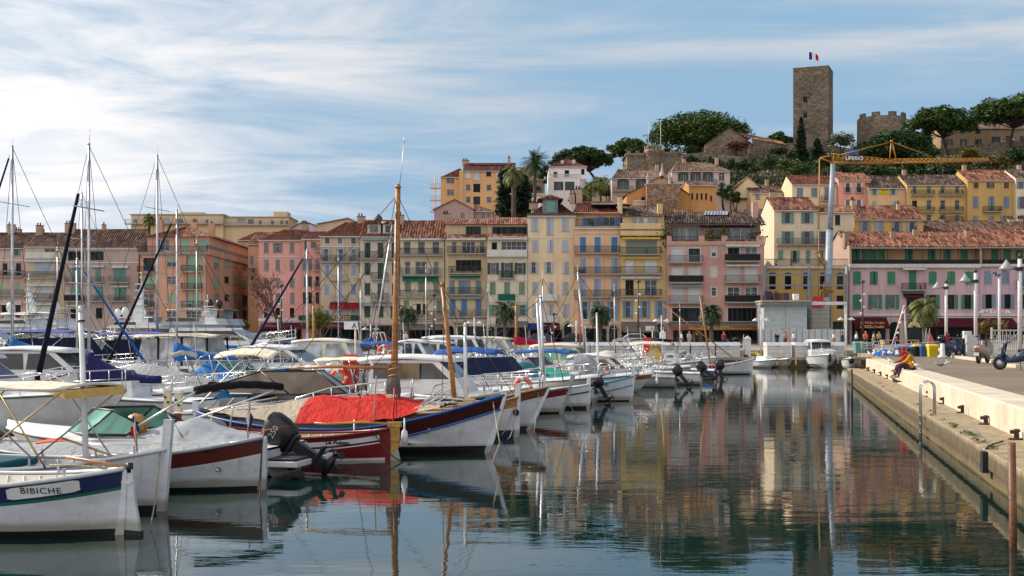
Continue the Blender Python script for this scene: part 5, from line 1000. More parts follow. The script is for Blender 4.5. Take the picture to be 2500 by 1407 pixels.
def pine(label, px, ytop, ybase, wpx, d, seed, mat='pine_green', lean=0, hfrac=.5, n=75, leaf=.42, group='umbrella pines on the castle hill'):
 rng = random.Random(seed); k = F/d; base = W(px+lean, ybase, d); zb_ = base.z; H = ZP(ytop, d)-zb_; Rr = wpx/2/k; ch = H*hfrac
 t = thing('umbrella_pine', label, 'tree', (base.x, d, zb_-1), 0, group); dx = -lean/k
 c = MB(); br = MB(); zc = H+1-ch
 leaf *= 1.1; n = int(n*1.25)
 for i in range(n):
  a = rng.uniform(0, 6.283); rr = math.sqrt(rng.random())*.92
  z = zc + ch*.86*math.sqrt(max(0, 1-rr*rr))*(rng.uniform(.6, 1.0) if rng.random() < .62 else rng.uniform(.15, .6)) - .05*ch
  q = Rr*rng.uniform(.15, .27)
  leaves(c, (dx+Rr*rr*math.cos(a), Rr*rr*math.sin(a)*.8, z), (q, q, q*.6), 130, leaf, mat, rng, .5)
  if i % 4 == 0: branch(br, (dx*.6, 0, (zc)*.55+1), (dx+Rr*rr*math.cos(a)*.9, Rr*rr*.7*math.sin(a), z-.1), .16, .05, 'pine_bark', .1, rng)
 c.build('crown', t); branch(br, (0, 0, -1), (dx*.65, 0, zc*.6+1), .5, .3, 'pine_bark', .06, rng, 6); branch(br, (dx*.6, 0, zc*.55+.8), (dx*.9+Rr*.2, 0, zc+ch*.4), .28, .1, 'pine_bark', .1, rng); br.build('trunk', t); return t
pine('largest umbrella pine, broad dome left of the stone hall', 1708, 262, 385, 244, 352, 1, n=170, hfrac=.74)
pine('umbrella pine behind the white villa, with sky showing under it', 1420, 353, 452, 140, 318, 2, n=75, hfrac=.5, mat='pine_dark', lean=50)
pine('umbrella pine between the villa pine and the castle house', 1538, 335, 410, 122, 340, 3, n=65, hfrac=.6)
pine('small rounded pine between the stone hall and the square tower', 1905, 320, 365, 78, 372, 4, n=40, hfrac=.75)
pine('wide umbrella pine with leaning trunk right of the ruined round tower', 2296, 252, 372, 168, 318, 5, n=95, hfrac=.55, lean=18)
pine('umbrella pine cut by the right edge, in front of the long house', 2478, 226, 352, 205, 316, 6, n=115, hfrac=.52, lean=-10)
pine('low dense pine below the ruined round tower, right of the blue tarpaulin', 2188, 308, 418, 190, 308, 7, n=110, hfrac=.72, mat='pine_dark')
pine('tall dark pine leaning against the villa palm', 1352, 378, 480, 70, 285, 8, n=36, hfrac=.75, mat='pine_dark')
pine('low dark pine below the jib of the crane at the centre right', 2262, 350, 440, 110, 296, 9, n=60, hfrac=.85, mat='pine_dark')
def conetree(label, px, ytop, ybase, wpx, d, seed, mat='cypress_green', pw=.8, leaf=.3, name='cypress_tree'):
 rng = random.Random(seed); k = F/d; b = W(px, ybase, d); H = ZP(ytop, d)-b.z; Rr = wpx/2/k; t = thing(name, label, 'tree', (b.x, d, b.z)); c = MB(); n = int(16*H/5)+10
 for i in range(n):
  z = H*(i+.5)/n; f = (1-(z/H)**1.6)**pw; q = max(.25, Rr*f*rng.uniform(.55, .8))
  for _ in range(3): leaves(c, (rng.uniform(-.4, .4)*Rr*f, rng.uniform(-.4, .4)*Rr*f, z), (q, q, H/n*1.6), 70, leaf, mat, rng, .5)
 c.build('crown', t); m = MB(); m.tube([(0, 0, -1.5), (0, 0, H*.6)], .22, 'pine_bark', 6, r2=.05); m.build('trunk', t)
conetree('tall pointed black green cypress in front of the square tower', 1956, 289, 402, 42, 330, 11)
conetree('shorter ragged dark cypress right of the pointed one', 1996, 340, 408, 44, 326, 12, pw=.5)
conetree('dark cypress rising beside the pine at the ruined tower', 2262, 286, 372, 40, 331, 13, pw=.6)
conetree('broad dark cypress mass behind the villa palm, above the cream roofs', 1232, 410, 530, 56, 246, 14, pw=.35, name='cypress_tree')
conetree('second dark cypress mass, right half beside the tall palm trunk', 1276, 428, 530, 62, 250, 15, pw=.3)
def bush(label, px, ytop, ybase, wpx, d, seed, mat='oak_green', leaf=.33, n=None, group=None, name='evergreen_tree', cat='tree', trunk=True):
 rng = random.Random(seed); k = F/d; b = W(px, ybase, d); H = ZP(ytop, d)-b.z; Rr = wpx/2/k; t = thing(name, label, cat, (b.x, d, b.z), 0, group); c = MB(); n = n or max(10, int(16*Rr*H/9))
 n = min(n, 46)
 for i in range(n):
  a = rng.uniform(0, 6.283); e = rng.uniform(-.3, 1); rr = rng.uniform(.35, .85); q = Rr*rng.uniform(.22, .4)
  leaves(c, (Rr*rr*math.cos(a)*math.sqrt(max(.1, 1-e*e*.7)), Rr*.8*rr*math.sin(a), H*.5+H*.42*e*rr), (q, q, q*.8), 75, leaf, mat, rng, .5)
 c.build('crown', t)
 m = MB()
 for i in range(3): branch(m, (0, 0, -1.5), (rng.uniform(-.5, .5)*Rr, rng.uniform(-.3, .3)*Rr, H*.6), .22, .06, 'bark', .1, rng)
 m.build('trunk', t); return t
BL = [  # px, ytop, ybase, w, d, mat, label
 (2052, 322, 372, 76, 334, 'olive_green', 'grey green olive tree between the square tower and the ruined tower'),
 (1822, 382, 430, 40, 318, 'ivy_green', 'ivy green bush beside the ramp below the stone hall'), (1846, 400, 428, 40, 300, 'oak_green', 'small dark bush under the rampart, left of the crane mast'),
 (1880, 378, 420, 60, 312, 'oak_green', 'round dark evergreen left of the pointed cypress'), (1925, 385, 432, 70, 300, 'ivy_green', 'yellowish evergreen in front of the pointed cypress'),
 (1866, 422, 452, 90, 285, 'olive_green', 'long silvery olive hedge tree above the stepped cream house'), (1958, 398, 440, 70, 295, 'oak_green', 'bushy evergreen directly left of the crane mast'),
 (1935, 356, 400, 40, 322, 'oak_green', 'small tree pressed against the rampart left of the cypress'), (2045, 398, 436, 60, 290, 'pine_dark', 'dark tree right of the crane mast under the jib'), (2078, 372, 415, 60, 300, 'oak_green', 'round tree under the blue tarpaulin'),
 (2095, 404, 440, 50, 288, 'ivy_green', 'light green tree under the crane jib above the mint shutters'), (2140, 402, 442, 70, 286, 'pine_dark', 'dark tree mass under the middle of the crane jib'), (2185, 405, 440, 60, 285, 'oak_green', 'round evergreen above the yellow balcony house'),
 (2310, 368, 448, 90, 284, 'olive_green', 'tall feathery grey green tree right of the low pine'), (2262, 402, 442, 60, 284, 'pine_dark', 'very dark tree beside the feathery tree'), (2365, 345, 432, 60, 296, 'autumn', 'tall autumn coloured tree in front of the long ochre house'),
 (2345, 395, 440, 70, 282, 'ivy_green', 'bright bush below the autumn tree'), (2405, 372, 430, 70, 292, 'olive_green', 'olive grey tree beneath the terrace wall at right'), (2440, 378, 428, 60, 290, 'autumn', 'rusty brown bush near the right edge'),
 (2488, 352, 425, 70, 291, 'pine_dark', 'dark conifer at the right edge under the terrace'), (2395, 408, 436, 60, 280, 'autumn', 'low brownish shrub above the ochre house roof'), (2460, 402, 432, 60, 280, 'oak_green', 'low dark shrub above the ochre house roof'),
 (2225, 385, 425, 60, 294, 'oak_green', 'dark shrub between the low pine and the feathery tree'), (2010, 378, 420, 56, 300, 'pine_dark', 'dark shrub in the gap between the two cypresses and the mast'),
 (1770, 440, 510, 44, 262, 'oak_green', 'dark tree right of the orange chapel wing'), (1792, 455, 520, 36, 258, 'ivy_green', 'dark green tree squeezed against the stepped cream house'), (1488, 440, 505, 50, 268, 'oak_green', 'dark tree between the villa and the pale pink house'),
 (1410, 468, 508, 60, 240, 'ivy_green', 'bright green shrub in front of the white villa'), (1300, 440, 480, 50, 300, 'olive_green', 'grey tree behind the tall palm trunk'), (1640, 356, 400, 60, 345, 'pine_dark', 'dark undergrowth tree below the largest pine, left'),
 (1690, 350, 385, 60, 346, 'oak_green', 'dark undergrowth tree below the largest pine, right'), (1800, 345, 372, 70, 334, 'bougain', 'purplish climber bush against the old stone hall'), (1555, 350, 395, 80, 345, 'pine_dark', 'dark tree behind the castle turret'),
 (1370, 402, 440, 50, 300, 'pine_dark', 'dark tree crown just left of the white villa roof'), (1595, 352, 395, 60, 347, 'oak_green', 'evergreen rising behind the right castle wing'), (1690, 378, 412, 60, 300, 'pine_dark', 'dark tree on the slope below the rubble terrace wall, left'), (1742, 384, 414, 66, 300, 'oak_green', 'dark tree on the slope below the rubble terrace wall, middle'), (1796, 388, 428, 60, 298, 'pine_dark', 'dark tree on the slope below the rubble terrace wall, right'), (1900, 352, 392, 44, 324, 'pine_dark', 'dark tree against the rampart with ragged top'),
 (2105, 345, 380, 40, 330, 'oak_green', 'small tree at the foot of the ruined round tower'),
]
for i, (px, y0, y1, w, d, mt, lab) in enumerate(BL): bush(lab, px, y0, y1, w, d, 100+i, mt)
tp = thing('tarpaulin', 'small blue tarpaulin on the slope behind the crane jib', 'tarpaulin', W(2080, 378, 296)); m = MB(); m.loft([[(-1.6, 0, 0), (-1.3, .1, .9)], [(0, -.2, .3), (.2, .2, 1.3)], [(1.5, 0, .1), (1.7, .1, .8)]], 'tarp_blue', closed=False, cap=False); m.build('sheet', tp)
# scrub nobody could count on the slope
m = MB(); rng = random.Random(5)
for i in range(1700):
 Y = rng.uniform(264, 346); X = (rng.uniform(1740 if i % 4 else 1180, 2600)-1250)/F*Y; z = hz(X, Y); q = rng.uniform(.9, 2.6)
 leaves(m, (X, Y, z+q*.5), (q, q, q*.8), 30, .45, rng.choice(['pine_dark', 'pine_dark', 'oak_green', 'cypress_green', 'ivy_green']), rng, .4)
o = m.build('hillside_scrub'); tag(o, 'low evergreen scrub covering the slope between houses and castle', 'scrub', kind='stuff')
def palm_crown(m, c, L, n, mat, rng, droop=1.0, lw=.05):
 for i in range(n):
  a = rng.uniform(0, 6.283); el = rng.uniform(-.5, 1.35); pts = []; l = L*rng.uniform(.8, 1.08)
  d = Vector((math.cos(a)*math.cos(el), math.sin(a)*math.cos(el), math.sin(el))); p = Vector(c); K = 9
  for j in range(K+1): pts.append(p.copy()); p = p + d*l/K; d.z -= droop*.17*(1+j*.12); d.normalize()
  for j in range(1, K+1):
   t = (pts[j]-pts[j-1]).normalized(); s = t.cross(Vector((0, 0, 1)))
   if s.length < .1: s = Vector((1, 0, 0))
   s.normalize(); ll = L*.24*math.sin(PI*min(1, (j+.6)/(K+1)))+.08
   for sg in (-1, 1):
    for q in (0, .5):
     a0 = pts[j-1].lerp(pts[j], q); tip = a0+s*sg*ll*.8+t*ll*.55-Vector((0, 0, ll*.35)); m.face([a0, a0+t*lw*2.2, tip], mat)
   m.face([pts[j-1]-s*.03, pts[j-1]+s*.03, pts[j]+s*.03, pts[j]-s*.03], mat)
def palm(label, px, ytop, zb_, wpx, d, seed, mat='palm_green', n=60, tr=.22, droop=1.0, crown_h=.6, skirt=False, cat='palm tree'):
 rng = random.Random(seed); k = F/d; L = wpx/2/k*1.5; X = (px-1250)/k; H = ZP(ytop, d)-zb_-L*crown_h; t = thing('palm_tree', label, cat, (X, d, zb_))
 m = MB(); prof = [(tr*1.3, 0), (tr, .5)]+[(tr*(1+.07*(i % 2)), .5+(H-.7)*i/10) for i in range(1, 11)]+[(tr*1.5, H), (tr*.9, H+.4)]; m.lathe(prof, 'palm_bark', 10); m.build('trunk', t)
 c = MB(); palm_crown(c, (0, 0, H+.2), L, n, mat, rng, droop)
 c.build('crown', t)
 if skirt:
  c = MB(); palm_crown(c, (0, 0, H), L*.7, 20, 'dead_leaf', rng, 2.6); c.build('dead_fronds', t)
 return t
palm('tall date palm with wide round crown standing on the hill against the sky', 1306, 372, 16, 66, 262, 21, n=85, droop=.8, tr=.32)
palm('fan palm with pale crown in front of the dark cypress mass', 1254, 403, 10, 56, 243, 22, 'palm_pale', 80, .4, 1.5, skirt=True)
palm('pale fan palm, left of the cluster beside the villa', 1442, 440, 24, 42, 258, 23, 'palm_pale', 60, .25, 1.3)
palm('pale fan palm, right and taller of the cluster beside the villa', 1466, 428, 24, 46, 260, 24, 'palm_pale', 65, .25, 1.3)
palm('small fan palm in front of the villa cluster', 1428, 458, 22, 34, 256, 25, 'palm_pale', 45, .2, 1.3)
palm('palm head poking up behind the flat roofed cream block', 364, 522, 8, 34, 262, 26, 'palm_pale', 50, .3, 1.2)
palm('dark promenade palm in front of the dark green awning house', 996, 745, 1.4, 54, 168, 31, n=80, droop=1.3, tr=.2)
palm('dark promenade palm in front of the tall cream house, near the green balcony', 1233, 738, 1.4, 56, 166, 32, n=85, droop=1.3, tr=.2)
palm('dense round headed promenade palm in front of the peach house', 1464, 745, 1.4, 56, 160, 33, n=150, droop=1.5, tr=.3)
palm('dark arching promenade palm in front of the restaurant with the orange sign', 1737, 745, 1.4, 56, 160, 34, n=85, droop=1.2, tr=.25)
palm('yellowish promenade palm in front of the mauve pink house', 2258, 724, 1.4, 72, 158, 35, 'palm_pale', 80, .27, 1.3)
bush('round yellow green mimosa tree behind the yellow pole, near the shop sign', 782, 736, 838, 74, 166, 41, 'yellow_green', .16, 46, name='mimosa_tree')
bush('clipped green bush behind the white railing at the right', 2420, 775, 838, 84, 112, 42, 'autumn', .12, 46, name='bush', cat='bush')
bush('low garden bush at the foot of the salmon block', 590, 775, 815, 40, 176, 43, 'autumn', .16, 20, name='bush', cat='bush')
# bare plane tree
def bare_tree(label, px, ytop, d, wpx, seed):
 rng = random.Random(seed); k = F/d; t = thing('bare_tree', label, 'tree', ((px-1250)/k, d, 1.4)); H = ZP(ytop, d)-1.4; m = MB(); c = MB(); ends = []
 def grow(p, dr, L, r, lv):
  n = 3; q = p; pts = [p]
  for i in range(n): dr = (dr+Vector((rng.uniform(-.22, .22), rng.uniform(-.22, .22), rng.uniform(-.05, .14)))).normalized(); q = q+dr*L/n; pts.append(q)
  (m if lv < 2 else c).tube(pts, max(r, .028), 'bark' if lv < 2 else 'twig', 5 if lv < 2 else 3, r2=max(.022, r*.62))
  if lv == 6: return
  for i in range(3 if lv < 3 else 3):
   a = rng.uniform(0, 6.283); sp_ = rng.uniform(.35, .95); e = dr.cross(Vector((math.cos(a), math.sin(a), .2))).normalized(); nd = (dr+e*sp_+Vector((0, 0, .08))).normalized()
   grow(pts[-1 if i < 2 else 2], nd, L*rng.uniform(.62, .82), r*.58, lv+1)
 grow(Vector((0, 0, 0)), Vector((.03, 0, 1)), H*.32, .38, 0); m.build('trunk', t); c.build('crown', t)
 return t
bare_tree('large bare plane tree with reddish twigs in front of the rose pink house', 690, 640, 172, 120, 3)
# ------------------------------------------------------------------ boats (bow along +x, water at z = 0)
BA = R(13)
def berth(name, label, cat, px, d, L, bow='R', a=0, group=None):
 """right-hand end of the boat at photo column px, distance d"""
 ang = BA+R(a); E = Vector(((px-1250)/F*d, d, 0)); u = Vector((math.cos(ang), -math.sin(ang), 0)); c = E-u*(L/2)
 return thing(name, label, cat, c, -ang if bow == 'R' else PI-ang, group)
ST = [math.sin(PI/2*(-1+2*i/22)) for i in range(23)]
def bow_text(t, S, txt, size, mat, x0, z0, bow, off=.014, shear=0, rot=0, **kw):
 """letters laid on the hull side that faces the camera, reading left to right"""
 sg = 1 if bow == 'R' else -1
 def fn(co):
  lx = x0+sg*co.x; lz = z0+co.y+rot*co.x; y = S(lx, lz)+off+co.z*.3; return Vector((lx, -sg*y, lz))
 return text_obj(txt, size, mat, t, Matrix(), ext=.004, shear=shear, fn=fn, **kw)
def hull_p(t, L, B, f0, rb, rs, hull='white_wood', band='band_navy', bh=.2, rail='white_wood', keel='antifoul_black', kb=.1, ks=.05, wl=.07, strake=None, deck='white_wood', open_=None, post=(.25, .1), pm=None, mid=None, full=2.6):
 hb = lambda s: B/2*(1-abs(s)**full)**.8 + .012
 zs = lambda s: f0+rb*max(0, s)**2.2+rs*max(0, -s)**2.2
 def xx(s, z): return s*L/2 + (kb*max(0, s)**5 - ks*max(0, -s)**5)*z/zs(s)
 def yy(s, z): tt = max(0, (z+.35)/(zs(s)+.35)); return hb(s)*min(1.0, tt)**(.30+.75*abs(s)**5)
 def zrow(s): z = zs(s); return [z, z-bh, z-bh-.001 if mid is None else z-bh-mid, .5*(z-bh), wl+.1, wl, -.12, -.35]
 def S(x, z):
  s = max(-.999, min(.999, x/(L/2)))
  for _ in range(3): s = max(-.999, min(.999, s-(xx(s, z)-x)/(L/2)))
  return yy(s, z)
 m = MB(); rings = []
 for s in ST:
  zr = zrow(s); p = [(xx(s, z), -yy(s, z), z) for z in zr]; q = [(xx(s, z), yy(s, z), z) for z in zr[::-1]]; rings.append(p+[(xx(s, -.35), 0, -.42)]+q)
 mm = [band, mid and 'band_green' or hull, hull, hull, hull, keel, keel]; nrow = 8
 m.loft(rings, hull, closed=False, cap=False, mf=lambda i, j: mm[j] if j < 7 else (keel if j < 9 else mm[15-j]))
 m.build('hull', t)
 m = MB()
 for sg in (-1, 1): m.tube([(xx(s, zs(s)), sg*hb(s), zs(s)+.015) for s in ST], .035, rail, 6)
 m.build('gunwale', t)
 if strake:
  m = MB()
  for sg in (-1, 1): m.tube([(xx(s, zs(s)-bh), sg*(yy(s, zs(s)-bh)+.012), zs(s)-bh) for s in ST], .028, strake, 6)
  m.build('rubbing_strake', t)
 m = MB(); pm = pm or hull
 for sg, hgt in ((1, post[0]), (-1, post[1])):
  s = sg*.999; zt = zs(s)+hgt
  P = [(xx(s, -.3)-sg*.08, -.3), (xx(s, zt)-sg*.10, zt), (xx(s, zt)+sg*.05, zt), (xx(s, .3)+sg*.07, .3), (xx(s, -.3)+sg*.05, -.3)]
  if sg < 0: P = P[::-1]
  m.prism(P, -.045, .045, pm)
 m.build('stem_post', t, bevel=.012)
 m = MB()
 if open_:
  o = .05; fl = .18; n = [s for s in ST if abs(s) < .97]
  rg = [[(xx(s, z), -(yy(s, z)-o), z) for z in (zs(s)-.01, fl)]+[(xx(s, z), yy(s, z)-o, z) for z in (fl, zs(s)-.01)] for s in n]
  m.loft(rg, open_, closed=False, cap=False); m.build('inner_hull', t)
  m = MB()
  for s in (-.62, -.3, .05, .4): w_ = hb(s)*.74; x = xx(s, .3); m.box(x-.12, x+.12, -w_, w_, zs(s)*.62, zs(s)*.62+.035, 'white_wood')
  m.build('thwart', t)
  m = MB()
  for i in range(int(L/.35)):
   s = -.85+1.7*i/int(L/.35)
   for sg in (-1, 1): m.tube([(xx(s, fl), sg*(yy(s, fl)-o-.01), fl), (xx(s, .5), sg*(yy(s, .5)-o-.015), (zs(s)+fl)/2), (xx(s, zs(s)), sg*(hb(s)-o-.02), zs(s)-.02)], .02, 'white_wood', 4)
  m.build('ribs', t)
 else:
  rg = [[(xx(s, 1), -hb(s)+.01, zs(s)-.05), (xx(s, 1), -hb(s)*.5, zs(s)-.02), (xx(s, 1), 0, zs(s)+.0), (xx(s, 1), hb(s)*.5, zs(s)-.02), (xx(s, 1), hb(s)-.01, zs(s)-.05)] for s in ST]
  m.loft(rg, deck, closed=False, cap=False); m.build('deck', t)
 return S, hb, zs, xx
def hull_m(t, L, B, f0, fb, hull='white_gel', stripe=None, bottom='antifoul_blue', deck='white_gel', rake=.8, sh=.1, top=None):
 hb = lambda s: B/2*(.90+.10*min(1, s+1))*(1-max(0, (s+.15)/1.15)**2.6)**.85+.01
 zs = lambda s: f0+(fb-f0)*((s+1)/2)**1.7
 xx = lambda s, z: s*L/2*(1 if s < 0 else 1)+rake*max(0, s)**3*(z/fb-1)
 def yy(s, z):
  h = hb(s); fine = 1-.62*max(0, s)**1.5
  zc = .10+.25*max(0, s)**2
  if z > zc: return h*(.84*fine+(1-.84*fine)*min(1, (z-zc)/(zs(s)-zc))**.8)
  return h*.84*fine*max(0, (z+.4)/(zc+.4))
 S = lambda x, z: yy(max(-1, min(.99, (x)/(L/2))), z)
 rows = lambda s: [zs(s), zs(s)-.06, zs(s)-.06-sh, .45*zs(s), .12+.25*max(0, s)**2, .02, -.2]
 ss = [-1, -.98]+[x for x in [-.8+.1*i for i in range(18)]]+[.94, .98, .998]
 m = MB(); rings = []
 for s in ss:
  z = rows(s); rings.append([(xx(s, q), -yy(s, q), q) for q in z]+[(xx(s, -.35), 0, -.4)]+[(xx(s, q), yy(s, q), q) for q in z[::-1]])
 st = stripe or hull; mm = ['trim_white' if False else (top or hull), st, hull, hull, hull, bottom]
 m.loft(rings, hull, closed=False, cap=False, mf=lambda i, j: mm[j] if j < 6 else (bottom if j < 8 else mm[13-j]))
 m.face(rings[0][::-1], hull); m.build('hull', t)
 m = MB(); rg = []
 for s in ss: x = xx(s, zs(s)); h = hb(s); rg.append([(x, -h+.01, zs(s)), (x, -h*.9, zs(s)+.05), (x, 0, zs(s)+.05+.08*max(0, s+.2)), (x, h*.9, zs(s)+.05), (x, h-.01, zs(s))])
 m.loft(rg, deck, closed=False, cap=False); m.build('deck', t)
 m = MB()
 for sg in (-1, 1): m.tube([(xx(s, zs(s)), sg*hb(s), zs(s)-.02) for s in ss], .03, 'grey_plastic' if not stripe else deck, 5)
 m.build('gunwale', t)
 return S, hb, zs, xx
def house(t, name, prof, w0, w1, mat, bevel=.05, parent=None):
 z0 = min(z for x, z in prof); z1 = max(z for x, z in prof); f = lambda z: w0+(w1-w0)*(z-z0)/max(.01, z1-z0)
 m = MB(); m.prism(prof, lambda z: -f(z), f, mat); return m.build(name, parent or t, bevel=bevel)
def cabin(t, x0, x1, z0, z1, w, mat='white_gel', sf=.7, sb=.1, win='tinted_window', roofmat=None, n=2, over=.25, vis=True):
 """pilothouse: raked front glass, side windows, rounded overhanging roof"""
 zm = z0+(z1-z0)*.42; h = house(t, 'cabin', [(x0, z0), (x1, z0), (x1-sf*.25, zm), (x1-sf, z1), (x0+sb, z1)], w, w*.88, mat)
 wz = lambda z: w+(w*.88-w)*(z-z0)/(z1-z0)+.012
 g = z1-.1; b = zm+.03; L = x1-sf*.35-x0-.3; m = MB()
 for i in range(n):
  a = x0+.2+L*i/n; c = x0+.2+L*(i+1)/n-.1; k = sf*.75*(g-b)/(z1-zm)
  P = [(a, b), (c, b), (c-(k if i == n-1 else .06), g), (a+(.06 if i else 0), g)]
  for sg in (-1, 1): m.face([(x, sg*wz(z), z) for x, z in (P if sg < 0 else P[::-1])], win)
 m.build('side_window', t)
 m = MB(); nx_ = Vector((z1-zm, 0, sf*.75)).normalized()*.012
 for i in range(2):
  q0, q1 = (-.94+i*.97, -.03+i*.97)
  f = lambda y, tt: Vector((x1-sf*.25-sf*.75*tt, y*wz(zm+(z1-zm)*tt)*.99, zm+(z1-zm)*tt))+nx_
  m.face([f(q0, .08), f(q1, .08), f(q1, .9), f(q0, .9)], win)
 m.build('windscreen', t)
 m = MB(); n_ = 8; rg = []
 for i in range(n_+1):
  u = i/n_; x = x0-over+(x1-sf+over*1.2-x0+over)*u; e = .06*math.sin(PI*u)-.05*(1-math.sin(PI*u)); ww = w*.98*(1-.12*abs(2*u-1)**4)
  rg.append([(x, -ww, z1-.03+e), (x, -ww*.85, z1+.08+e), (x, 0, z1+.13+e), (x, ww*.85, z1+.08+e), (x, ww, z1-.03+e), (x, 0, z1-.02+e)])
 m.loft(rg, roofmat or mat); m.build('roof', t); return h
def screen(t, x0, x1, z0, h, w, win='green_window', fr='black_plastic', rake=.6):
 """wrap-round windscreen of a small boat; x1 is the front foot"""
 m = MB(); f = MB(); B_ = [(x0, -w), (x0+(x1-x0)*.55, -w), (x1, -w*.35), (x1, w*.35), (x0+(x1-x0)*.55, w), (x0, w)]
 Tt = [(x-rake*(.4 if i in (0, 5) else 1), y*.86) for i, (x, y) in enumerate(B_)]; hh = [h*.45, h, h, h, h, h*.45]
 for i in range(5): m.face([(B_[i][0], B_[i][1], z0), (B_[i+1][0], B_[i+1][1], z0), (Tt[i+1][0], Tt[i+1][1], z0+hh[i+1]), (Tt[i][0], Tt[i][1], z0+hh[i])], win)
 m.build('windscreen', t)
 f.tube([(x, y, z0) for x, y in B_], .03, fr, 5); f.tube([(x, y, z0+hh[i]) for i, (x, y) in enumerate(Tt)], .028, fr, 5)
 for i in range(6): f.tube([(B_[i][0], B_[i][1], z0), (Tt[i][0], Tt[i][1], z0+hh[i])], .024, fr, 4)
 f.build('windscreen_frame', t)
def bimini(t, x0, x1, z, w, mat, base=.9, arc=.18, tube_='steel', folded=False, legs=True, name='bimini'):
 m = MB(); n = 10; rg = []
 if folded: m.tube([(x0+.1*math.sin(i), -w+2*w*i/8, z+.12*math.sin(PI*i/8)) for i in range(9)], .09, mat, 8)
 else:
  for i in range(n+1):
   u = i/n; x = x0+(x1-x0)*u; zz = z+arc*.7*math.sin(PI*u)-.04*abs(math.sin(PI*u*3)); r = []
   for j in range(9): v_ = -1+2*j/8; r.append((x, w*v_, zz+arc*(1-v_*v_)))
   rg.append(r+[(x, w*(1-2*j/8), zz+arc*(1-(1-2*j/8)**2)-.03) for j in range(9)])
  m.loft(rg, mat)
 c = m.build(name, t)
 if legs:
  m = MB(); xm = (x0+x1)/2
  for sg in (-1, 1):
   for a, b in (((x0+.05), xm+.1), (x1-.05, xm-.1), (xm, xm+.3)): m.tube([(a, sg*w, z), (b, sg*w*1.02, base)], .022, tube_, 5)
  for x in (x0+.04, xm, x1-.04): m.tube([(x, w*(-1+2*j/8), z+arc*(1-(-1+2*j/8)**2)-.05+(arc*.7 if x == xm else 0)) for j in range(9)], .022, tube_, 5)
  m.build('bimini_frame', t)
 return c
def cover(t, hb, zs, xx, prof, mat, mats=None, k=1.0, wr=.03, seed=1, name='cover', drop=.04):
 """tarpaulin from gunwale to gunwale over a ridge: prof = [(s, ridge z)]"""
 m = MB(); rng = random.Random(seed); ss = []; n = 26
 for i in range(n+1):
  s = prof[0][0]+(prof[-1][0]-prof[0][0])*i/n
  for (a, za), (b, zb_) in zip(prof, prof[1:]):
   if a <= s <= b: zr = za+(zb_-za)*((s-a)/(b-a)); break
  ss.append((s, zr))
 rg = []
 for i, (s, zr) in enumerate(ss):
  x = xx(s, zs(s)); h = hb(s)*k+.03; z0 = zs(s)-drop; r = []
  for j in range(13):
   v_ = -1+j/6; f = (1-abs(v_)**1.7); z = z0+(zr-z0)*f + wr*math.sin(i*1.9+j*2.3)*(f*(1-f)*4+.15)+rng.uniform(-wr, wr)*.5; r.append((x+rng.uniform(-.02, .02), h*v_, z))
  rg.append(r)
 m.loft(rg, mat, closed=False, cap=False, mf=mats); m.build(name, t)
def outboard(t, x, y, z, s=1., mat='black_plastic', tilt=0, sgn=-1, lmat=None):
 """engine hung on the stern at x, tilted up by tilt degrees"""
 T = Tr(x, y, z) @ Ry(R(tilt)*-sgn) @ Matrix.Scale(s, 4) @ (Rz(PI) if sgn > 0 else Matrix()); lm = lmat or mat
 m = MB(); rg = []
 for zz, a, b, o in ((0, .20, .15, 0), (.06, .30, .20, 0), (.3, .33, .22, -.02), (.5, .31, .20, -.05), (.62, .22, .15, -.08), (.66, .1, .07, -.1)):
  rg.append([(-.32+o+a*math.copysign(abs(math.cos(q))**.7, math.cos(q)), b*math.copysign(abs(math.sin(q))**.7, math.sin(q)), zz) for q in [2*PI*i/14 for i in range(14)]])
 m.loft(rg, mat); e = m.build('outboard_motor', t, T)
 m = MB(); m.box(-.42, -.2, -.08, .08, -.75, .02, lm); m.box(-.5, -.12, -.13, .13, -.06, .0, lm); m.box(-.05, .12, -.16, .16, -.3, .05, 'iron' if lmat is None else lm); m.box(-.62, -.12, -.10, .10, -.62, -.58, lm); m.ell((-.36, 0, -.86), (.26, .075, .085), lm); m.prism([(-.45, -.9), (-.25, -.9), (-.3, -1.08), (-.42, -1.08)], -.02, .02, lm); m.build('leg', e)
 m = MB()
 for i in range(3):
  c_ = Vector((-.64, 0, -.86)); a = 2*PI*i/3; d_ = Vector((0, math.cos(a), math.sin(a))); e_ = Vector((.06, -math.sin(a)*.09, math.cos(a)*.09)); m.face([c_, c_+d_*.12+e_, c_+d_*.2, c_+d_*.12-e_], lm)
 m.ell((-.62, 0, -.86), (.07, .04, .04), lm, 6, 4); m.build('propeller', e); return e
def pulpit(t, hb, zs, xx, s0=.1, h=.5, mat='steel', k=.93, n=6, mid=True):
 m = MB(); sl = [s0+(.985-s0)*i/n for i in range(n+1)]
 P = [(xx(s, zs(s)), -hb(s)*k, zs(s)+h*(.6+.4*min(1, i/2))) for i, s in enumerate(sl)]; Q = [(x, -y, z) for x, y, z in P][::-1]
 m.tube([(P[0][0]-.15, P[0][1], zs(s0)+.05)]+P+Q+[(P[0][0]-.15, -P[0][1], zs(s0)+.05)], .018, mat, 5)
 if mid: m.tube([(x, y, z-h*.45) for x, y, z in P+Q], .010, mat, 4)
 for i, s in enumerate(sl):
  for sg in (-1, 1): m.tube([(xx(s, zs(s)), sg*hb(s)*k, zs(s)), (P[i][0], sg*hb(s)*k, P[i][2])], .016, mat, 5)
 m.build('bow_rail', t)
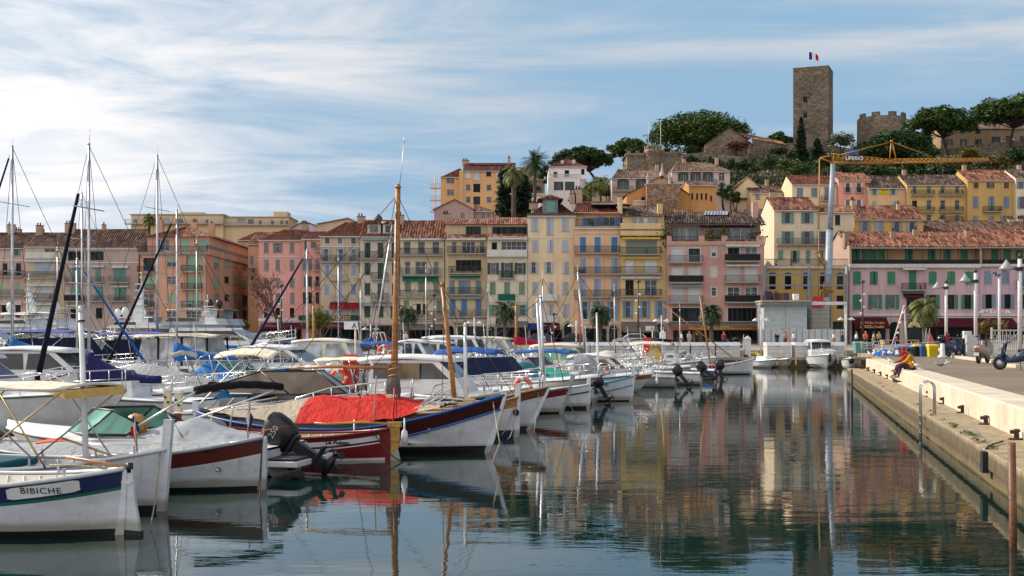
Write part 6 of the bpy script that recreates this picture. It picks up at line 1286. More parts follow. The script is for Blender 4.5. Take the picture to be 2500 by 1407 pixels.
def mast(t, x, z0, h, r, mat, lean=(0, 0), name='mast', y=0, r2=None):
 m = MB(); m.tube([(x, y, z0), (x+lean[0]*.5, y+lean[1]*.5, z0+h*.5), (x+lean[0], y+lean[1], z0+h)], r, mat, 10, r2=r2 or r*.75); m.lathe([(r*.5, 0), (r*1.1, .03), (r*.3, .12)], mat, 8, (x+lean[0], y+lean[1], z0+h)); return m.build(name, t)
def ropes(t, segs, r=.008, mat='dark_rope', name='rigging'):
 m = MB()
 for s in segs:
  a, b = Vector(s[0]), Vector(s[1]); sag = s[2] if len(s) > 2 else 0
  m.tube([a.lerp(b, i/4)-Vector((0, 0, sag*math.sin(PI*i/4))) for i in range(5)], r, mat, 4)
 m.build(name, t)
def fender(t, pts, mat='white_gel', L=.42):
 for x, y, z in pts:
  m = MB(); m.lathe([(.02, 0), (.075, .06), (.085, L*.5), (.07, L-.06), (.02, L), (.015, L+.25)], mat, 8, (x, y, z)); m.build('fender', t)
def flagstaff(t, x, y, z, cols=('flag_blue', 'flag_white', 'flag_red'), h=.8, L=.5, ang=0):
 m = MB(); m.tube([(x, y, z), (x-.05, y, z+h)], .014, 'pale_wood', 5); s = m.build('flag_staff', t); 
 f = MB(); n = 4; rg = []
 for i in range(n*len(cols)+1): u = i/(n*len(cols)); rg.append([(x-.05-.12*u*L, y-.05*math.sin(u*9), z+h-.03-u*.6*L), (x-.05-.10*u*L+.05, y+.05*math.sin(u*8)+.03, z+h-.5*L-u*.9*L)])
 f.loft(rg, cols[0], closed=False, cap=False, mf=lambda i, j: cols[min(len(cols)-1, i//n)]); f.build('flag', s)
def ring_buoy(t, c, R_=.3, mat='orange_plastic', T=None, name='life_ring'):
 m = MB(); T = T or Matrix(); c = Vector(c)
 rg = []
 for i in range(20):
  a = 2*PI*i/20; rg.append([tuple(c+T @ Vector(((R_+.075*math.cos(q))*math.cos(a), .075*math.sin(q), (R_+.075*math.cos(q))*math.sin(a)))) for q in [2*PI*k/8 for k in range(8)]])
 rg.append(rg[0]); m.loft(rg, mat, cap=False, mf=lambda i, j: 'white_gel' if i % 5 == 0 else mat); return m.build(name, t)
def antenna(t, x, y, z, h=1.6): m = MB(); m.tube([(x, y, z), (x-.08*h, y, z+h)], .012, 'white_gel', 4); m.lathe([(.05, 0), (.05, .08)], 'white_gel', 6, (x, y, z)); m.build('antenna', t)
# --- near row, front to back
t = berth('rowing_boat', 'white wooden boat named BIBICHE with navy band and tall rudder, nearest the camera', 'boat', 297, 17.75, 5.6, 'L')
S, hb, zs, xx = hull_p(t, 5.6, 1.95, .70, .34, .24, band='band_navy', bh=.24, mid=.045, open_='cream_gel', kb=.12, ks=.06, wl=.09, post=(.35, .0))
m = MB(); P = [(-2.80, -.25), (-2.84, .93), (-2.99, .95), (-3.02, .5), (-3.12, .0), (-3.12, -.25)]; m.prism(P, -.03, .03, 'white_wood'); m.prism([(-2.80, -.26), (-2.80, .08), (-3.13, .06), (-3.13, -.26)], -.034, .034, 'antifoul_black'); m.box(-2.98, -2.82, -.05, .05, .74, .78, 'alu'); m.build('rudder', t)
m = MB(); m.tube([(-2.95, 0, .97), (-2.5, 0, 1.02), (-1.9, .0, 1.10)], .028, 'wood', 6); m.lathe([(.05, 0), (.05, .14)], 'black_plastic', 8, (-2.93, 0, .90)); m.build('tiller', t)
# name board follows the hull side (port side faces the camera for a boat pointing left)
m = MB(); rg = []
for i in range(13):
 x = -2.39+i/12*.90; e = .02 if i in (0, 12) else .0; zt = zs(x/2.8)-.035-e; r_ = []
 for z in (zt, zt-.17+2*e): r_.append((x, S(x, z)+.012, z))
 rg.append(r_)
m.loft(rg, 'white_gel', closed=False, cap=False); m.build('name_board', t)
bow_text(t, lambda x, z: S(x, z)+.012, 'BIBICHE', .125, 'letter_black', -1.93, .648, 'L', space=1.15, rot=-.03)
m = MB()
for x in (-2.2, -1.2, 1.0): 
 for sg in (-1, 1): m.lathe([(.018, 0), (.018, .14), (.024, .15)], 'white_wood', 6, (x, sg*(hb(x/2.8)-.03), zs(x/2.8)))
m.build('thole_pin', t)
ropes(t, [((-2.6, 0, .93), (-1.5, -.2, .95), -.03), ((-1.4, .9, .8), (-.6, .2, .75), .1)], .014, 'rope', 'rope')
t = berth('fishing_boat', 'white wooden boat with cream canopy and tall white stem post, second from the camera', 'boat', 396, 20.1, 6.0, 'R')
S, hb, zs, xx = hull_p(t, 6.0, 2.1, .70, .30, .2, band='white_wood', bh=.32, open_='white_wood', kb=.10, wl=.10, post=(.50, .2))
m = MB(); m.tube([(3.0-.35-i*.12, -(S(2.6-i*.12, .62)+.02), .62+.0*i) for i in range(12)], .022, 'blue_paint', 6); m.build('strake', t)
mast(t, 1.63, .3, 2.95, .055, 'white_gel', (-.12, 0)); m = MB(); m.lathe([(.065, 0), (.065, .03)], 'black_plastic', 8, (1.52, 0, 3.1)); m.build('mast_band', t)
bimini(t, -1.8, 1.75, 2.02, .9, 'cream_canvas', base=.75, arc=.06, legs=False, name='canopy')
m = MB(); m.loft([[(1.35, -.92, 1.985), (1.76, -.92, 2.0), (1.76, .92, 2.0), (1.35, .92, 1.985)], [(1.6, -.92, 1.95), (1.82, -.92, 1.86), (1.82, .92, 1.86), (1.6, .92, 1.95)]], 'yellow_canvas', cap=True, sm=False); m.build('canopy_edge', t)
m = MB()
for sg in (-1, 1):
 for a, b in (((1.75, sg*.92, 1.98), (.0, sg*.98, .72)), ((.6, sg*.92, 1.99), (1.5, sg*.96, .76)), ((-1.6, sg*.92, 1.99), (-.1, sg*.98, .72)), ((-.5, sg*.92, 1.99), (-1.6, sg*.97, .72))): m.tube([a, b], .017, 'brass' if sg < 0 else 'alu', 5)
 m.tube([(-1.8, sg*.92, 1.99), (1.75, sg*.92, 2.0)], .018, 'alu', 5)
m.build('canopy_frame', t)
m = MB(); m.tube([(2.3, -.1, .85), (1.0, .2, 1.15)], .02, 'pale_wood', 6); m.build('oar', t)
m = MB(); m.box(-1.9, .2, -.8, .8, .62, .74, 'teal_canvas'); m.build('folded_cover', t, bevel=.05); m = MB()
for x in (-.9, .1, 1.2, 2.1):
 for sg in (-1, 1): m.lathe([(.02, 0), (.02, .15), (.026, .16)], 'white_wood', 6, (x, sg*(hb(x/3)-.03), zs(x/3)))
m.build('thole_pin', t)
flagstaff(t, 2.75, -.35, 1.0, h=.62, L=.42)
ropes(t, [((3.0, -.05, 1.0), (3.75, -1.7, .05), .12)], .012, 'rope', 'mooring_line')
t = berth('fishing_boat', 'white double ended boat with broad red brown band and round porthole, third from the camera', 'boat', 641, 22.9, 6.2, 'R')
S, hb, zs, xx = hull_p(t, 6.2, 2.2, .62, .33, .16, band='red_brown', bh=.27, kb=.03, ks=.1, wl=.07, post=(.03, .05), deck='grey_canvas', rail='grey_gel')
m = MB(); x = 2.45; m.lathe([(.055, 0), (.055, .02), (.035, .025), (.03, .0)], 'alu', 12); m.build('porthole', t, Tr(x, -(S(x, .42)+.0), .42) @ Rx(PI/2)); bow_text(t, S, 'NICE', .11, 'letter_black', 2.35, .72, 'R')
m = MB(); m.tube([(-.15+.9*math.cos(a), .1+.42*math.sin(a), .74) for a in [i*PI/10 for i in range(21)]], .10, 'grey_gel', 8); m.tube([(1.1+.5*i, .0+.1*i, .76) for i in range(3)], .05, 'white_gel', 6); m.build('dinghy_tubes', t, Tr(.5, 0, 0))
cover(t, hb, zs, xx, [(-.9, .62), (-.4, .80), (.4, .84), (.9, .82)], 'grey_canvas', k=.97, drop=-.03, wr=.012)
v = thing('life_jacket', 'orange life jacket lying on the grey cover of the red brown banded boat', 'life jacket', W(128, 1093, 24.0)+Vector((0, 0, .04)), R(15)); m = MB()
m.loft([[(-.32, -.12, 0), (-.3, .1, 0), (-.28, .1, .08), (-.3, -.12, .08)], [(.0, -.2, 0), (0, -.02, .02), (0, -.02, .12), (0, -.2, .1)], [(.3, -.14, 0), (.32, .04, 0), (.3, .04, .09), (.28, -.14, .09)]], 'orange_plastic'); m.loft([[(-.3, .08, 0), (-.2, .26, 0), (-.2, .26, .09), (-.28, .08, .09)], [(.05, .1, 0), (.1, .3, 0), (.1, .3, .13), (.05, .1, .12)], [(.36, .05, 0), (.34, .2, 0), (.34, .2, .08), (.36, .05, .08)]], 'orange_plastic'); m.build('jacket', v, bevel=.02)
ropes(t, [((3.1, 0, .98), (3.75, -1.6, -.05), .25), ((3.1, 0, .9), (3.12, -.25, -.2), 0)], .010, 'dark_rope', 'mooring_line')
t = berth('motorboat', 'white open motorboat with green tinted windscreen, silver cover and folded black bimini', 'boat', 700, 25.6, 6.6, 'L')
S, hb, zs, xx = hull_m(t, 6.6, 2.4, .55, .86, bottom='antifoul_black', stripe='black_plastic', sh=.03)
screen(t, -.15, 1.6, .80, .5, .95, 'green_window'); cover(t, hb, zs, xx, [(-.85, .72), (-.55, .92), (-.38, 1.12), (-.05, .85)], 'silver_gel', k=.94, drop=-.05, wr=.03, seed=5)
m = MB(); m.tube([(-1.75-1.0*i/10, 1.0-2.0*i/10, 1.74+.08*math.sin(PI*i/10)+.015*(i%2)) for i in range(11)], .085, 'black_canvas', 8); m.build('bimini', t)
m = MB()
for sg in (-1, 1): m.tube([(-.2, sg*1.05, .85), (-1.75-(1-sg)*.5, sg*1.0, 1.72)], .025, 'steel', 6); m.tube([(-1.5, sg*1.05, .78), (-1.1-(1-sg)*.25, sg*1.0, 1.3)], .018, 'steel', 6)
m.build('bimini_frame', t)
m = MB(); m.box(-3.95, -3.2, -1.0, 1.0, .22, .34, 'white_gel'); m.box(-3.9, -3.3, -.95, .95, .36, .40, 'trim_dark'); m.build('swim_platform', t, bevel=.03)
m = MB(); m.ell((-.15, .55, .98), (.28, .2, .25), 'ochre_wood'); m.build('seat', t)
e = outboard(t, -3.30, .15, .36, 1.08, 'black_plastic', 58); bow_text(e, lambda x, z: .215, '250', .17, 'alu', -.35, .30, 'L', off=.01); m = MB(); m.tube([(-.62, .14, .12), (-.5, .215, .28), (-.3, .2, .5), (-.1, .1, .62)], .008, 'letter_red', 4); m.tube([(-.62, -.14, .12), (-.5, -.215, .28), (-.3, -.2, .5), (-.1, -.1, .62)], .008, 'letter_red', 4); m.build('trim_stripe', e)
flagstaff(t, -2.65, .5, .75, cols=('flag_white', 'purple_cloth'), h=.75, L=.55)
t = berth('rowing_boat', 'dark red wooden boat named Le Pointu with white stripes and varnished rudder', 'boat', 948, 28.2, 5.2, 'L')
S, hb, zs, xx = hull_p(t, 5.2, 1.8, .50, .30, .20, hull='dark_red', band='dark_red', bh=.06, rail='dark_red', keel='white_boot', kb=.1, ks=.02, wl=.06, post=(.2, .0), open_='pale_wood', pm='dark_red')
m = MB(); rg = []
for i in range(16): x = -2.45+i*.14; z = zs(x/2.6); rg.append([(x, S(x, z-.09)+.01, z-.09), (x, S(x, z-.2)+.01, z-.2)])
m.loft(rg, 'white_gel', closed=False, cap=False); rg = []
for i in range(16): x = -2.45+i*.14; z = zs(x/2.6); rg.append([(x, S(x, z-.245)+.01, z-.245), (x, S(x, z-.275)+.01, z-.275)])
m.loft(rg, 'white_gel', closed=False, cap=False); m.build('stripe', t)
bow_text(t, S, 'Le Pointu.', .13, 'letter_black', -1.62, .395, 'L', off=.022, shear=.35, bold=.004, rot=-.06)
m = MB(); m.prism([(-2.62, -.2), (-2.62, .3), (-2.64, .80), (-2.82, .82), (-2.80, .35), (-2.88, .05), (-2.90, -.2)], -.03, .03, 'white_wood'); m.prism([(-2.64, .22), (-2.65, .78), (-2.86, .80), (-2.86, .3), (-2.78, .2)], -.04, .04, 'ochre_wood'); m.box(-2.9, -2.6, -.07, .07, .76, .88, 'ochre_wood'); m.build('rudder', t)
m = MB(); m.tube([(-2.65, 0, .84), (-1.9, 0, .86), (-1.1, 0, .80), (-.8, 0, .82)], .028, 'ochre_wood', 6); m.build('tiller', t); fender(t, [(-2.95, -.12, .35)], 'white_gel', .36)
m = MB(); m.tube([(-2.72, 0, .9), (-2.75, 0, 1.65)], .02, 'letter_red', 5); m.build('staff', t); ropes(t, [((-2.3, .3, .72), (-3.1, .45, .0), .12)], .015, 'rust_iron', 'chain'); ropes(t, [((-.2, .85, .6), (-.1, .3, .2), 0), ((.3, -.4, .9), (.3, .3, .6), 0)], .012, 'steel', 'oarlock')
t = berth('sailing_barge', 'large wooden sailing boat under a bright red tarpaulin, with tall varnished mast', 'sailing boat', 1192, 30.0, 7.7, 'R')
S, hb, zs, xx = hull_p(t, 7.7, 2.6, .58, .82, .32, band='ox_blood', bh=.34, rail='blue_paint', strake='blue_paint', keel='antifoul_black', kb=.42, ks=.10, wl=.17, post=(.06, .25), full=2.4)
def tm(i, j): s = -.95+1.67*i/26; return 'red_canvas' if -.22 < s < .58 else 'stripe_canvas'
cover(t, hb, zs, xx, [(-.95, .80), (-.26, 1.24), (-.12, 1.36), (.12, 1.30), (.26, 1.42), (.58, 1.22), (.72, 1.18)], 'red_canvas', mats=tm, k=.97, drop=-.16, wr=.045, seed=3)
m = MB()
for a, b in ((-.9, -.44), (.40, .70)):
 for j in range(5): v_ = -.8+.4*j; m.tube([(xx(a, 1), v_*hb(a), zs(a)+.1), (xx(b, 1), v_*hb(b)*.5, zs(b)+.65-abs(v_)*.3)], .018, 'awning_cream', 4)
m.build('tarp_ropes', t)
m = MB(); m.box(-3.5, 2.6, -.82, .82, .5, .74, 'grey_gel'); m.build('coachroof', t)
mast(t, 1.42, .5, 6.0, .085, 'wood', (.12, 0)); m = MB(); m.tube([(1.36, 0, 2.05), (-.2, 0, 2.07), (-1.35, 0, 2.02)], .05, 'wood', 8, r2=.03); m.build('boom', t)
mast(t, 1.55, 6.3, 1.35, .012, 'alu', (.15, 0), 'masthead_antenna'); m = MB(); m.tube([(1.42, -.1, 1.2+.1*i) for i in range(3)], .15, 'beige_canvas', 8); m.lathe([(.16, 0), (.2, .2), (.17, .5), (.08, .62)], 'taupe_canvas', 10, (1.42, 0, 1.25)); m.tube([(1.42+.13*math.cos(i*1.2), .14*math.sin(i*1.2), 1.75+.03*i) for i in range(18)], .022, 'rope', 5); m.build('mast_boot', t)
ropes(t, [((1.5, 0, 6.4), (3.9, 0, 1.5)), ((1.5, 0, 6.4), (.9, -1.25, .8)), ((1.5, 0, 6.4), (1.9, -1.2, .9)), ((1.5, 0, 6.4), (.9, 1.25, .8)), ((1.5, 0, 5.4), (-1.3, 0, 2.05)), ((1.48, 0, 6.3), (-3.5, 0, 1.0))], .009)
ropes(t, [((3.95, 0, 1.35), (4.6, -1.9, .4), .0), ((4.6, -1.9, .4), (4.4, -2.1, -.2), 0), ((1.4, -1.22, 1.9), (1.35, -1.28, .75))], .016, 'rope', 'mooring_line'); fender(t, [(-1.4, -1.34, .22), (.9, -1.38, .3)], 'cream_gel', .3); fender(t, [(-3.0, -.98, .5)], 'yellow_plastic', .25)
m = MB(); m.lathe([(.12, 0), (.12, .03)], 'ring' if False else 'rope', 8, (3.0, -.1, 1.2)); m.box(3.25, 3.5, -.12, .12, 1.12, 1.3, 'pale_wood'); m.build('bollard', t); m = MB(); m.tube([(3.72, -.09, .95-.07*i+.02*math.sin(i)) for i in range(8)], .03, 'yellow_canvas', 5); m.build('rust_streak', t)
t = berth('fishing_boat', 'white boat with varnished bow planking and white stem post, just behind the red tarpaulin boat', 'boat', 1262, 34.4, 6.4, 'R')
S, hb, zs, xx = hull_p(t, 6.4, 2.1, .66, .46, .2, band='wood', bh=.24, rail='pale_wood', keel='antifoul_blue', kb=.05, wl=.2, post=(.38, .1), deck='pale_wood')
mast(t, 1.45, .5, 3.75, .075, 'wood', (-.42, 0)); mast(t, 1.72, .5, 2.6, .058, 'white_gel', (-.02, 0), 'samson_post'); ropes(t, [((1.05, 0, 4.2), (3.1, 0, 1.2)), ((1.05, 0, 4.2), (-2, 0, .9)), ((1.1, 0, 4.0), (1.3, -1, .8)), ((1.4, 0, 1.15), (2.2, -.6, 1.0))], .010); m = MB(); m.tube([(.2, 0, 1.15), (1.7, -.2, 1.05)], .03, 'white_gel', 6); m.build('boom', t)
m = MB(); m.ell((3.18, -.06, .7), (.10, .1, .1), 'purple_cloth'); m.build('fender_knot', t); ropes(t, [((3.2, 0, 1.0), (3.35, -1.8, .1), .3), ((3.2, -.02, 1.2), (2.9, -.6, .1), .2)], .013, 'rope', 'mooring_line')
t = berth('fishing_boat', 'white boat with sharply raked varnished plank bow, behind the white stem post', 'boat', 1292, 37.0, 6.2, 'R')
S, hb, zs, xx = hull_p(t, 6.2, 2.2, .68, .62, .2, band='dark_wood', bh=.26, rail='pale_wood', keel='antifoul_blue', kb=.62, wl=.12, post=(.02, .1), deck='pale_wood'); ropes(t, [((3.4, 0, 1.3), (3.6, -1.7, .05), .15)], .012, 'rope', 'mooring_line')
m = MB(); m.tube([(1.2, -.3, .95), (3.1, -.1, 1.25)], .05, 'rope', 6); m.build('rope_coil', t)
def motor(label, px, d, L=6.5, B=2.4, bow='R', f0=.62, fb=1.05, a=0, name='motorboat', **o):
 t = berth(name, label, 'boat', px, d, L, bow, a, o.get('group')); K = {k: o[k] for k in ('hull', 'stripe', 'bottom', 'deck', 'rake', 'sh') if k in o}
 S, hb, zs, xx = hull_m(t, L, B, f0, fb, **K); sd = -1 if bow == 'R' else 1
 if 'coach' in o:
  x0, x1, h = o['coach']; z = zs(x0/(L/2)); house(t, 'coachroof', [(x0, z), (x1, z+.1), (x1-.5, z+h*.7), (x0+.1, z+h)], B*.36, B*.30, o.get('deck', 'white_gel'))
 if 'cab' in o: c = o['cab']; cabin(t, c[0], c[1], zs(0)-.05, c[2], B*.38, **(c[3] if len(c) > 3 else {}))
 if 'ws' in o: w = o['ws']; screen(t, w[0], w[1], zs(.2)+.02+(w[4] if len(w) > 4 else 0), w[2], B*.38, w[3] if len(w) > 3 else 'green_window')
 if 'bim' in o: b = o['bim']; bimini(t, b[0], b[1], b[2], B*.42, b[3], base=f0+.1, **(b[4] if len(b) > 4 else {}))
 if 'cov' in o: cover(t, hb, zs, xx, o['cov'][0], o['cov'][1], k=.96, drop=-.03, seed=int(d*7))
 if 'ob' in o: b = o['ob']; outboard(t, -L/2-.02, b[3] if len(b) > 3 else 0, f0-.02, b[0], b[1], b[2], lmat=b[4] if len(b) > 4 else None)
 if o.get('rail', 1): pulpit(t, hb, zs, xx, o.get('rs', .1), o.get('rh', .5))
 if 'ant' in o: antenna(t, *o['ant'])
 q_ = random.random()
 if 'fen' not in o: o['fen'] = (-L*.28, L*.02) if q_ < .6 else (-L*.1,); o['fmat'] = 'white_gel' if q_ < .45 else 'navy_gel'
 if 'flag' not in o and q_ > .62: o['flag'] = ('flag_blue', 'flag_white', 'flag_red') if q_ < .85 else ('flag_green', 'flag_white', 'flag_red')
 if 'cov' not in o and q_ < .5: antenna(t, -L*.1, .3, 1.5, 1.8)
 if 'flag' in o: flagstaff(t, -L/2+.2, .3, f0, o['flag'])
 if 'txt' in o: tx = o['txt']; bow_text(t, S, tx[0], tx[1], tx[2], tx[3], tx[4], bow)
 if 'fen' in o: fender(t, [(x, sd*(S(x, .4)+.08), .15) for x in o['fen']], o.get('fmat', 'white_gel'))
 if 'arch' in o:
  x, h = o['arch'][:2]; m = MB(); w = B*.42
  for q in (-.16, .16): m.tube([(x+q, -w, f0), (x-.25+q, -w*.95, h*.8), (x-.3+q, -w*.6, h), (x-.3+q, w*.6, h), (x-.25+q, w*.95, h*.8), (x+q, w, f0)], .045, o['arch'][2] if len(o['arch']) > 2 else 'white_gel', 6)
  m.build('arch', t)
 if 'win' in o:
  m = MB(); x0, x1, z0, z1 = o['win'][:4]
  for sg in (-1, 1): m.face([(x0, sg*(S(x0, z0)+.012), z0), (x1, sg*(S(x1, z0)+.012), z0), (x1-.15, sg*(S(x1, z1)+.012), z1), (x0+.1, sg*(S(x0, z1)+.012), z1)], 'tinted_window')
  m.build('hull_window', t)
 return t, S, hb, zs, xx
def tent(t, x0, x1, z0, z1, w, mat, zb_=None, slope=.4, name='cockpit_cover'): return house(t, name, [(x0, z0), (x1, z0), (x1-slope, z1), (x0+slope*.5, z1*.97)], w, w*.8, mat, .08)
t, *_ = motor('white sports boat lettered frontier with long brown tinted windscreen and blue sheets', 1010, 33.4, 6.6, 2.3, fb=1.18, f0=.7, coach=(-1.6, 1.7, .28), bottom='antifoul_black')
screen(t, -1.7, 1.5, 1.25, .62, .86, 'amber_window', rake=.9); text_obj('frontier', .2, 'letter_black', t, Tr(-.55, -.875, 1.02) @ TXT, bold=.006); house(t, 'blue_sheet', [(-2.3, 1.1), (-.6, 1.2), (-.2, 1.95), (-1.2, 1.85), (-1.8, 1.5)], .7, .5, 'blue_canvas', .1); ropes(t, [((-2.8, -1, .7), (-1.4, -.9, 2.1)), ((-2.8, 1, .7), (-1.4, .9, 2.1)), ((-1.4, -.9, 2.1), (-1.4, .9, 2.1))], .02, 'alu', 'canopy_frame')
t, S, hb, zs, xx = motor('white half cabin cruiser with royal blue hull stripe and pale yellow side window', 1322, 39.6, 7.2, 2.5, fb=1.1, f0=.72, stripe='blue_paint', sh=.16, rs=.1, rh=.62, win=(1.1, 2.3, .62, .78), bottom='antifoul_blue')
cabin(t, -2.0, 1.3, .95, 2.05, .95, sf=.95, win='clear_window', over=.4); m = MB(); m.box(-1.3, -.2, -.985, -.972, 1.45, 1.95, 'amber_window'); m.build('sliding_window', t); ring_buoy(t, (3.1, -.5, 1.2), .25, 'pink_ring', Rz(R(20))); m = MB(); m.prism([(1.9, .8), (2.6, .95), (2.3, 1.1)], -1.0, -.6, 'cyan_paint'); m.build('turquoise_bag', t)
t = berth('fishing_boat', 'white boat with dark red bow band and grey mast, right of the life ring', 'boat', 1371, 44.8, 6.0, 'R')
S, hb, zs, xx = hull_p(t, 6.0, 2.0, .62, .34, .2, band='dark_red', bh=.28, rail='white_wood', kb=.32, post=(.45, .1), pm='grey_gel', wl=.06); mast(t, 2.35, .6, 3.6, .065, 'alu', (-.12, 0)); ropes(t, [((2.25, 0, 4.2), (3.1, 0, 1.1)), ((2.25, 0, 4.2), (-2, -.5, .7)), ((3.1, 0, 1), (3.9, -2, .0), .1)], .012)
t = berth('fishing_boat', 'plain white pointed boat with one thin black line, left of the green covered motorboat', 'boat', 1437, 47.6, 5.8, 'R')
S, hb, zs, xx = hull_p(t, 5.8, 1.95, .66, .26, .2, band='white_wood', bh=.26, strake='black_plastic', kb=.03, post=(.28, .1), wl=.10)
t, S, hb, zs, xx = motor('sleek white cabin boat with navy canvas over its long windscreen', 1466, 49.5, 8.0, 2.7, f0=.75, fb=1.15, rs=.0, rh=.55, rake=1.5, coach=(-1.2, 2.4, .35), hull='cream_gel', bottom='grey_gel')
tent(t, -2.2, .9, 1.1, 1.95, .95, 'navy_canvas', slope=.7)
t, *_ = motor('white motorboat under a bright green and teal cover with a grey outboard', 1452, 51.6, 5.6, 2.1, 'L', f0=.6, fb=.9, cov=([(-.95, .75), (-.4, 1.25), (.1, 1.75), (.55, 1.1), (.8, .95)], 'teal_canvas'), ob=(.75, 'black_plastic', 30), rail=0)
m = MB(); m.loft([[(-2.6, y, .62+.3*(1-abs(y))) for y in (-1.02, -.5, 0, .5, 1.02)], [(-1.7, y, .75+.5*(1-abs(y))) for y in (-1.05, -.5, 0, .5, 1.05)], [(-.6, y, .80+.75*(1-abs(y))) for y in (-1.06, -.5, 0, .5, 1.06)]], 'green_tarp', closed=False, cap=False); m.build('green_sheet', t)
t = berth('fishing_boat', 'white wooden boat lettered ST MICHEL with two light blue lines and a tall stem post', 'boat', 1541, 52.9, 6.0, 'R')
S, hb, zs, xx = hull_p(t, 6.0, 2.1, .62, .42, .2, band='white_wood', bh=.34, strake='cyan_paint', rail='cyan_paint', kb=.1, post=(.42, .1), wl=.05, open_='white_wood'); bow_text(t, S, 'ST MICHEL', .17, 'letter_black', 1.75, .66, 'R', rot=.05); mast(t, -.9, .4, 3.9, .06, 'white_gel', (-.25, 0)); mast(t, 1.6, .4, 3.3, .05, 'white_gel', (-.1, 0), 'short_mast')
t, *_ = motor('small white cuddy boat with orange band, rosy side window and orange buoy on its rail', 1597, 60.6, 5.6, 2.1, f0=.6, fb=.95, stripe='orange_band', sh=.2, cab=(-1.2, 1.6, 1.75, dict(sf=1.0, win='amber_window')), rh=.4, txt=('MARIE', .13, 'letter_black', 2.2, .68))
m = MB(); m.ell((.2, -.9, 1.2), (.2, .15, .2), 'orange_plastic'); m.ell((.5, -.9, 1.1), (.14, .12, .16), 'orange_plastic'); m.build('buoy', t)
t, *_ = motor('white day boat with navy wrapped dodger, behind the orange banded cuddy boat', 1560, 57.0, 6.4, 2.3, f0=.66, fb=1.0, cov=([(-.9, .8), (-.3, 1.0), (.3, 1.1)], 'grey_canvas')); bimini(t, -2.6, .2, 2.0, 1.0, 'cobalt_canvas', base=.8, arc=.12); house(t, 'dodger', [(.2, 1), (1.6, 1), (.8, 1.9), (.4, 1.95)], .85, .7, 'vinyl_window', .03)
t, *_ = motor('small grey tender with tilted outboard tied up right of the orange banded boat', 1650, 66.5, 4.2, 1.8, 'L', f0=.55, fb=.75, hull='grey_gel', deck='grey_canvas', ob=(.85, 'black_plastic', 40), rail=0, cov=([(-.9, .6), (0, .85), (.7, .75)], 'grey_canvas'))
t, *_ = motor('open white boat with maroon underside and tangle of bimini frames', 1690, 72.0, 6.2, 2.3, f0=.7, fb=.95, bottom='maroon', bim=(-.6, 1.0, 1.9, 'grey_canvas', dict(folded=True)), rs=-.3, rh=.5)
t, *_ = motor('motorboat with two large black tilted outboards beside the maroon bottomed boat', 1712, 70.0, 5.6, 2.2, 'L', f0=.65, fb=.95, ob=(.85, 'black_plastic', 50, .35), bottom='maroon', bim=(-1.8, .4, 1.75, 'grey_canvas', dict(folded=True)))
outboard(t, -2.85, -.4, .6, .8, 'black_plastic', 52)
t, *_ = motor('blue and white small boat with one big black outboard, left of the red banded boat', 1746, 78.0, 5.0, 2.0, 'L', f0=.6, fb=.95, stripe='blue_paint', sh=.3, ob=(.95, 'black_plastic', 12), rail=0)
t, *_ = motor('white boat with yellow spray hood and crossed bimini poles near the far quay', 1716, 84.0, 7.0, 2.4, f0=.7, fb=1.0, bim=(-1.5, 1.5, 2.1, 'beige_canvas')); house(t, 'spray_hood', [(-.6, .9), (.9, .9), (.5, 2.0), (.1, 2.1)], .9, .6, 'yellow_canvas', .05)
t = berth('fishing_boat', 'small white boat with red name panel, leaning orange mast and long diagonal spar', 'boat', 1834, 87.5, 5.6, 'R')
S, hb, zs, xx = hull_p(t, 5.6, 2.0, .66, .42, .25, band='white_wood', bh=.3, kb=.12, keel='antifoul_blue', wl=.08, post=(.15, .1)); m = MB(); rg = []
for i in range(9): x = -.1+i*.26; z = zs(x/2.8); rg.append([(x, -(S(x, z-.05)+.012), z-.05), (x, -(S(x, z-.33)+.012), z-.33+.02*i)])
m.loft(rg, 'red_band', closed=False, cap=False); m.build('name_panel', t); bow_text(t, S, 'ROUQUIER', .24, 'letter_white', 1.1, .62, 'R', rot=.06, off=.025)
mast(t, -.05, .5, 5.0, .075, 'wood', (-.75, 0)); m = MB(); m.tube([(1.9, -.3, .9), (-3.4, -.9, 5.0)], .05, 'wood', 6, r2=.03); m.build('yard', t); outboard(t, -1.5, -1.2, .75, .9, 'silver_gel', 45, lmat='silver_gel')
# boats at the far quay
def facing(label, px, d, L, B, a, **o):
 t = thing('motorboat', label, 'boat', G(px, d+L/2), R(-90+a)); S, hb, zs, xx = hull_m(t, L, B, o.get('f0', .8), o.get('fb', 1.15), hull=o.get('hull', 'white_gel'), stripe=o.get('stripe'), bottom=o.get('bottom', 'antifoul_blue')); return t, S, hb, zs, xx
t, S, hb, zs, xx = facing('white cabin boat moored bow towards the camera in front of the lockers', 2001, 102.5, 6.4, 2.35, 1, stripe=None, bottom='band_navy'); cabin(t, -2.0, .9, 1.0, 2.25, .95, sf=.5, win='clear_window', over=.3); pulpit(t, hb, zs, xx, -.2, .55); m = MB(); m.ell((3.15, 0, .85), (.12, .16, .38), 'black_rubber'); m.build('bow_fender', t); m = MB()
for sg in (-1, 1): m.tube([(xx(s, .35), sg*(S(xx(s, .35), .35)+.02), .30) for s in (.95, .8, .6, .4, .1, -.3)], .03, 'navy_gel', 5)
m.build('boot_stripe', t); fender(t, [(1.0, 1.3, .3)], 'cream_gel', .6)
t, S, hb, zs, xx = facing('small white dinghy with cream bottom moored left of the bow-on cabin boat', 1906, 104, 3.6, 1.75, 8, f0=.55, fb=.75, bottom='cream_gel', hull='cream_gel'); fender(t, [(1.2, .9, .2), (1.2, -.9, .2)], 'yellow_canvas', .4); mast(t, .5, .5, .8, .04, 'wood', name='post')
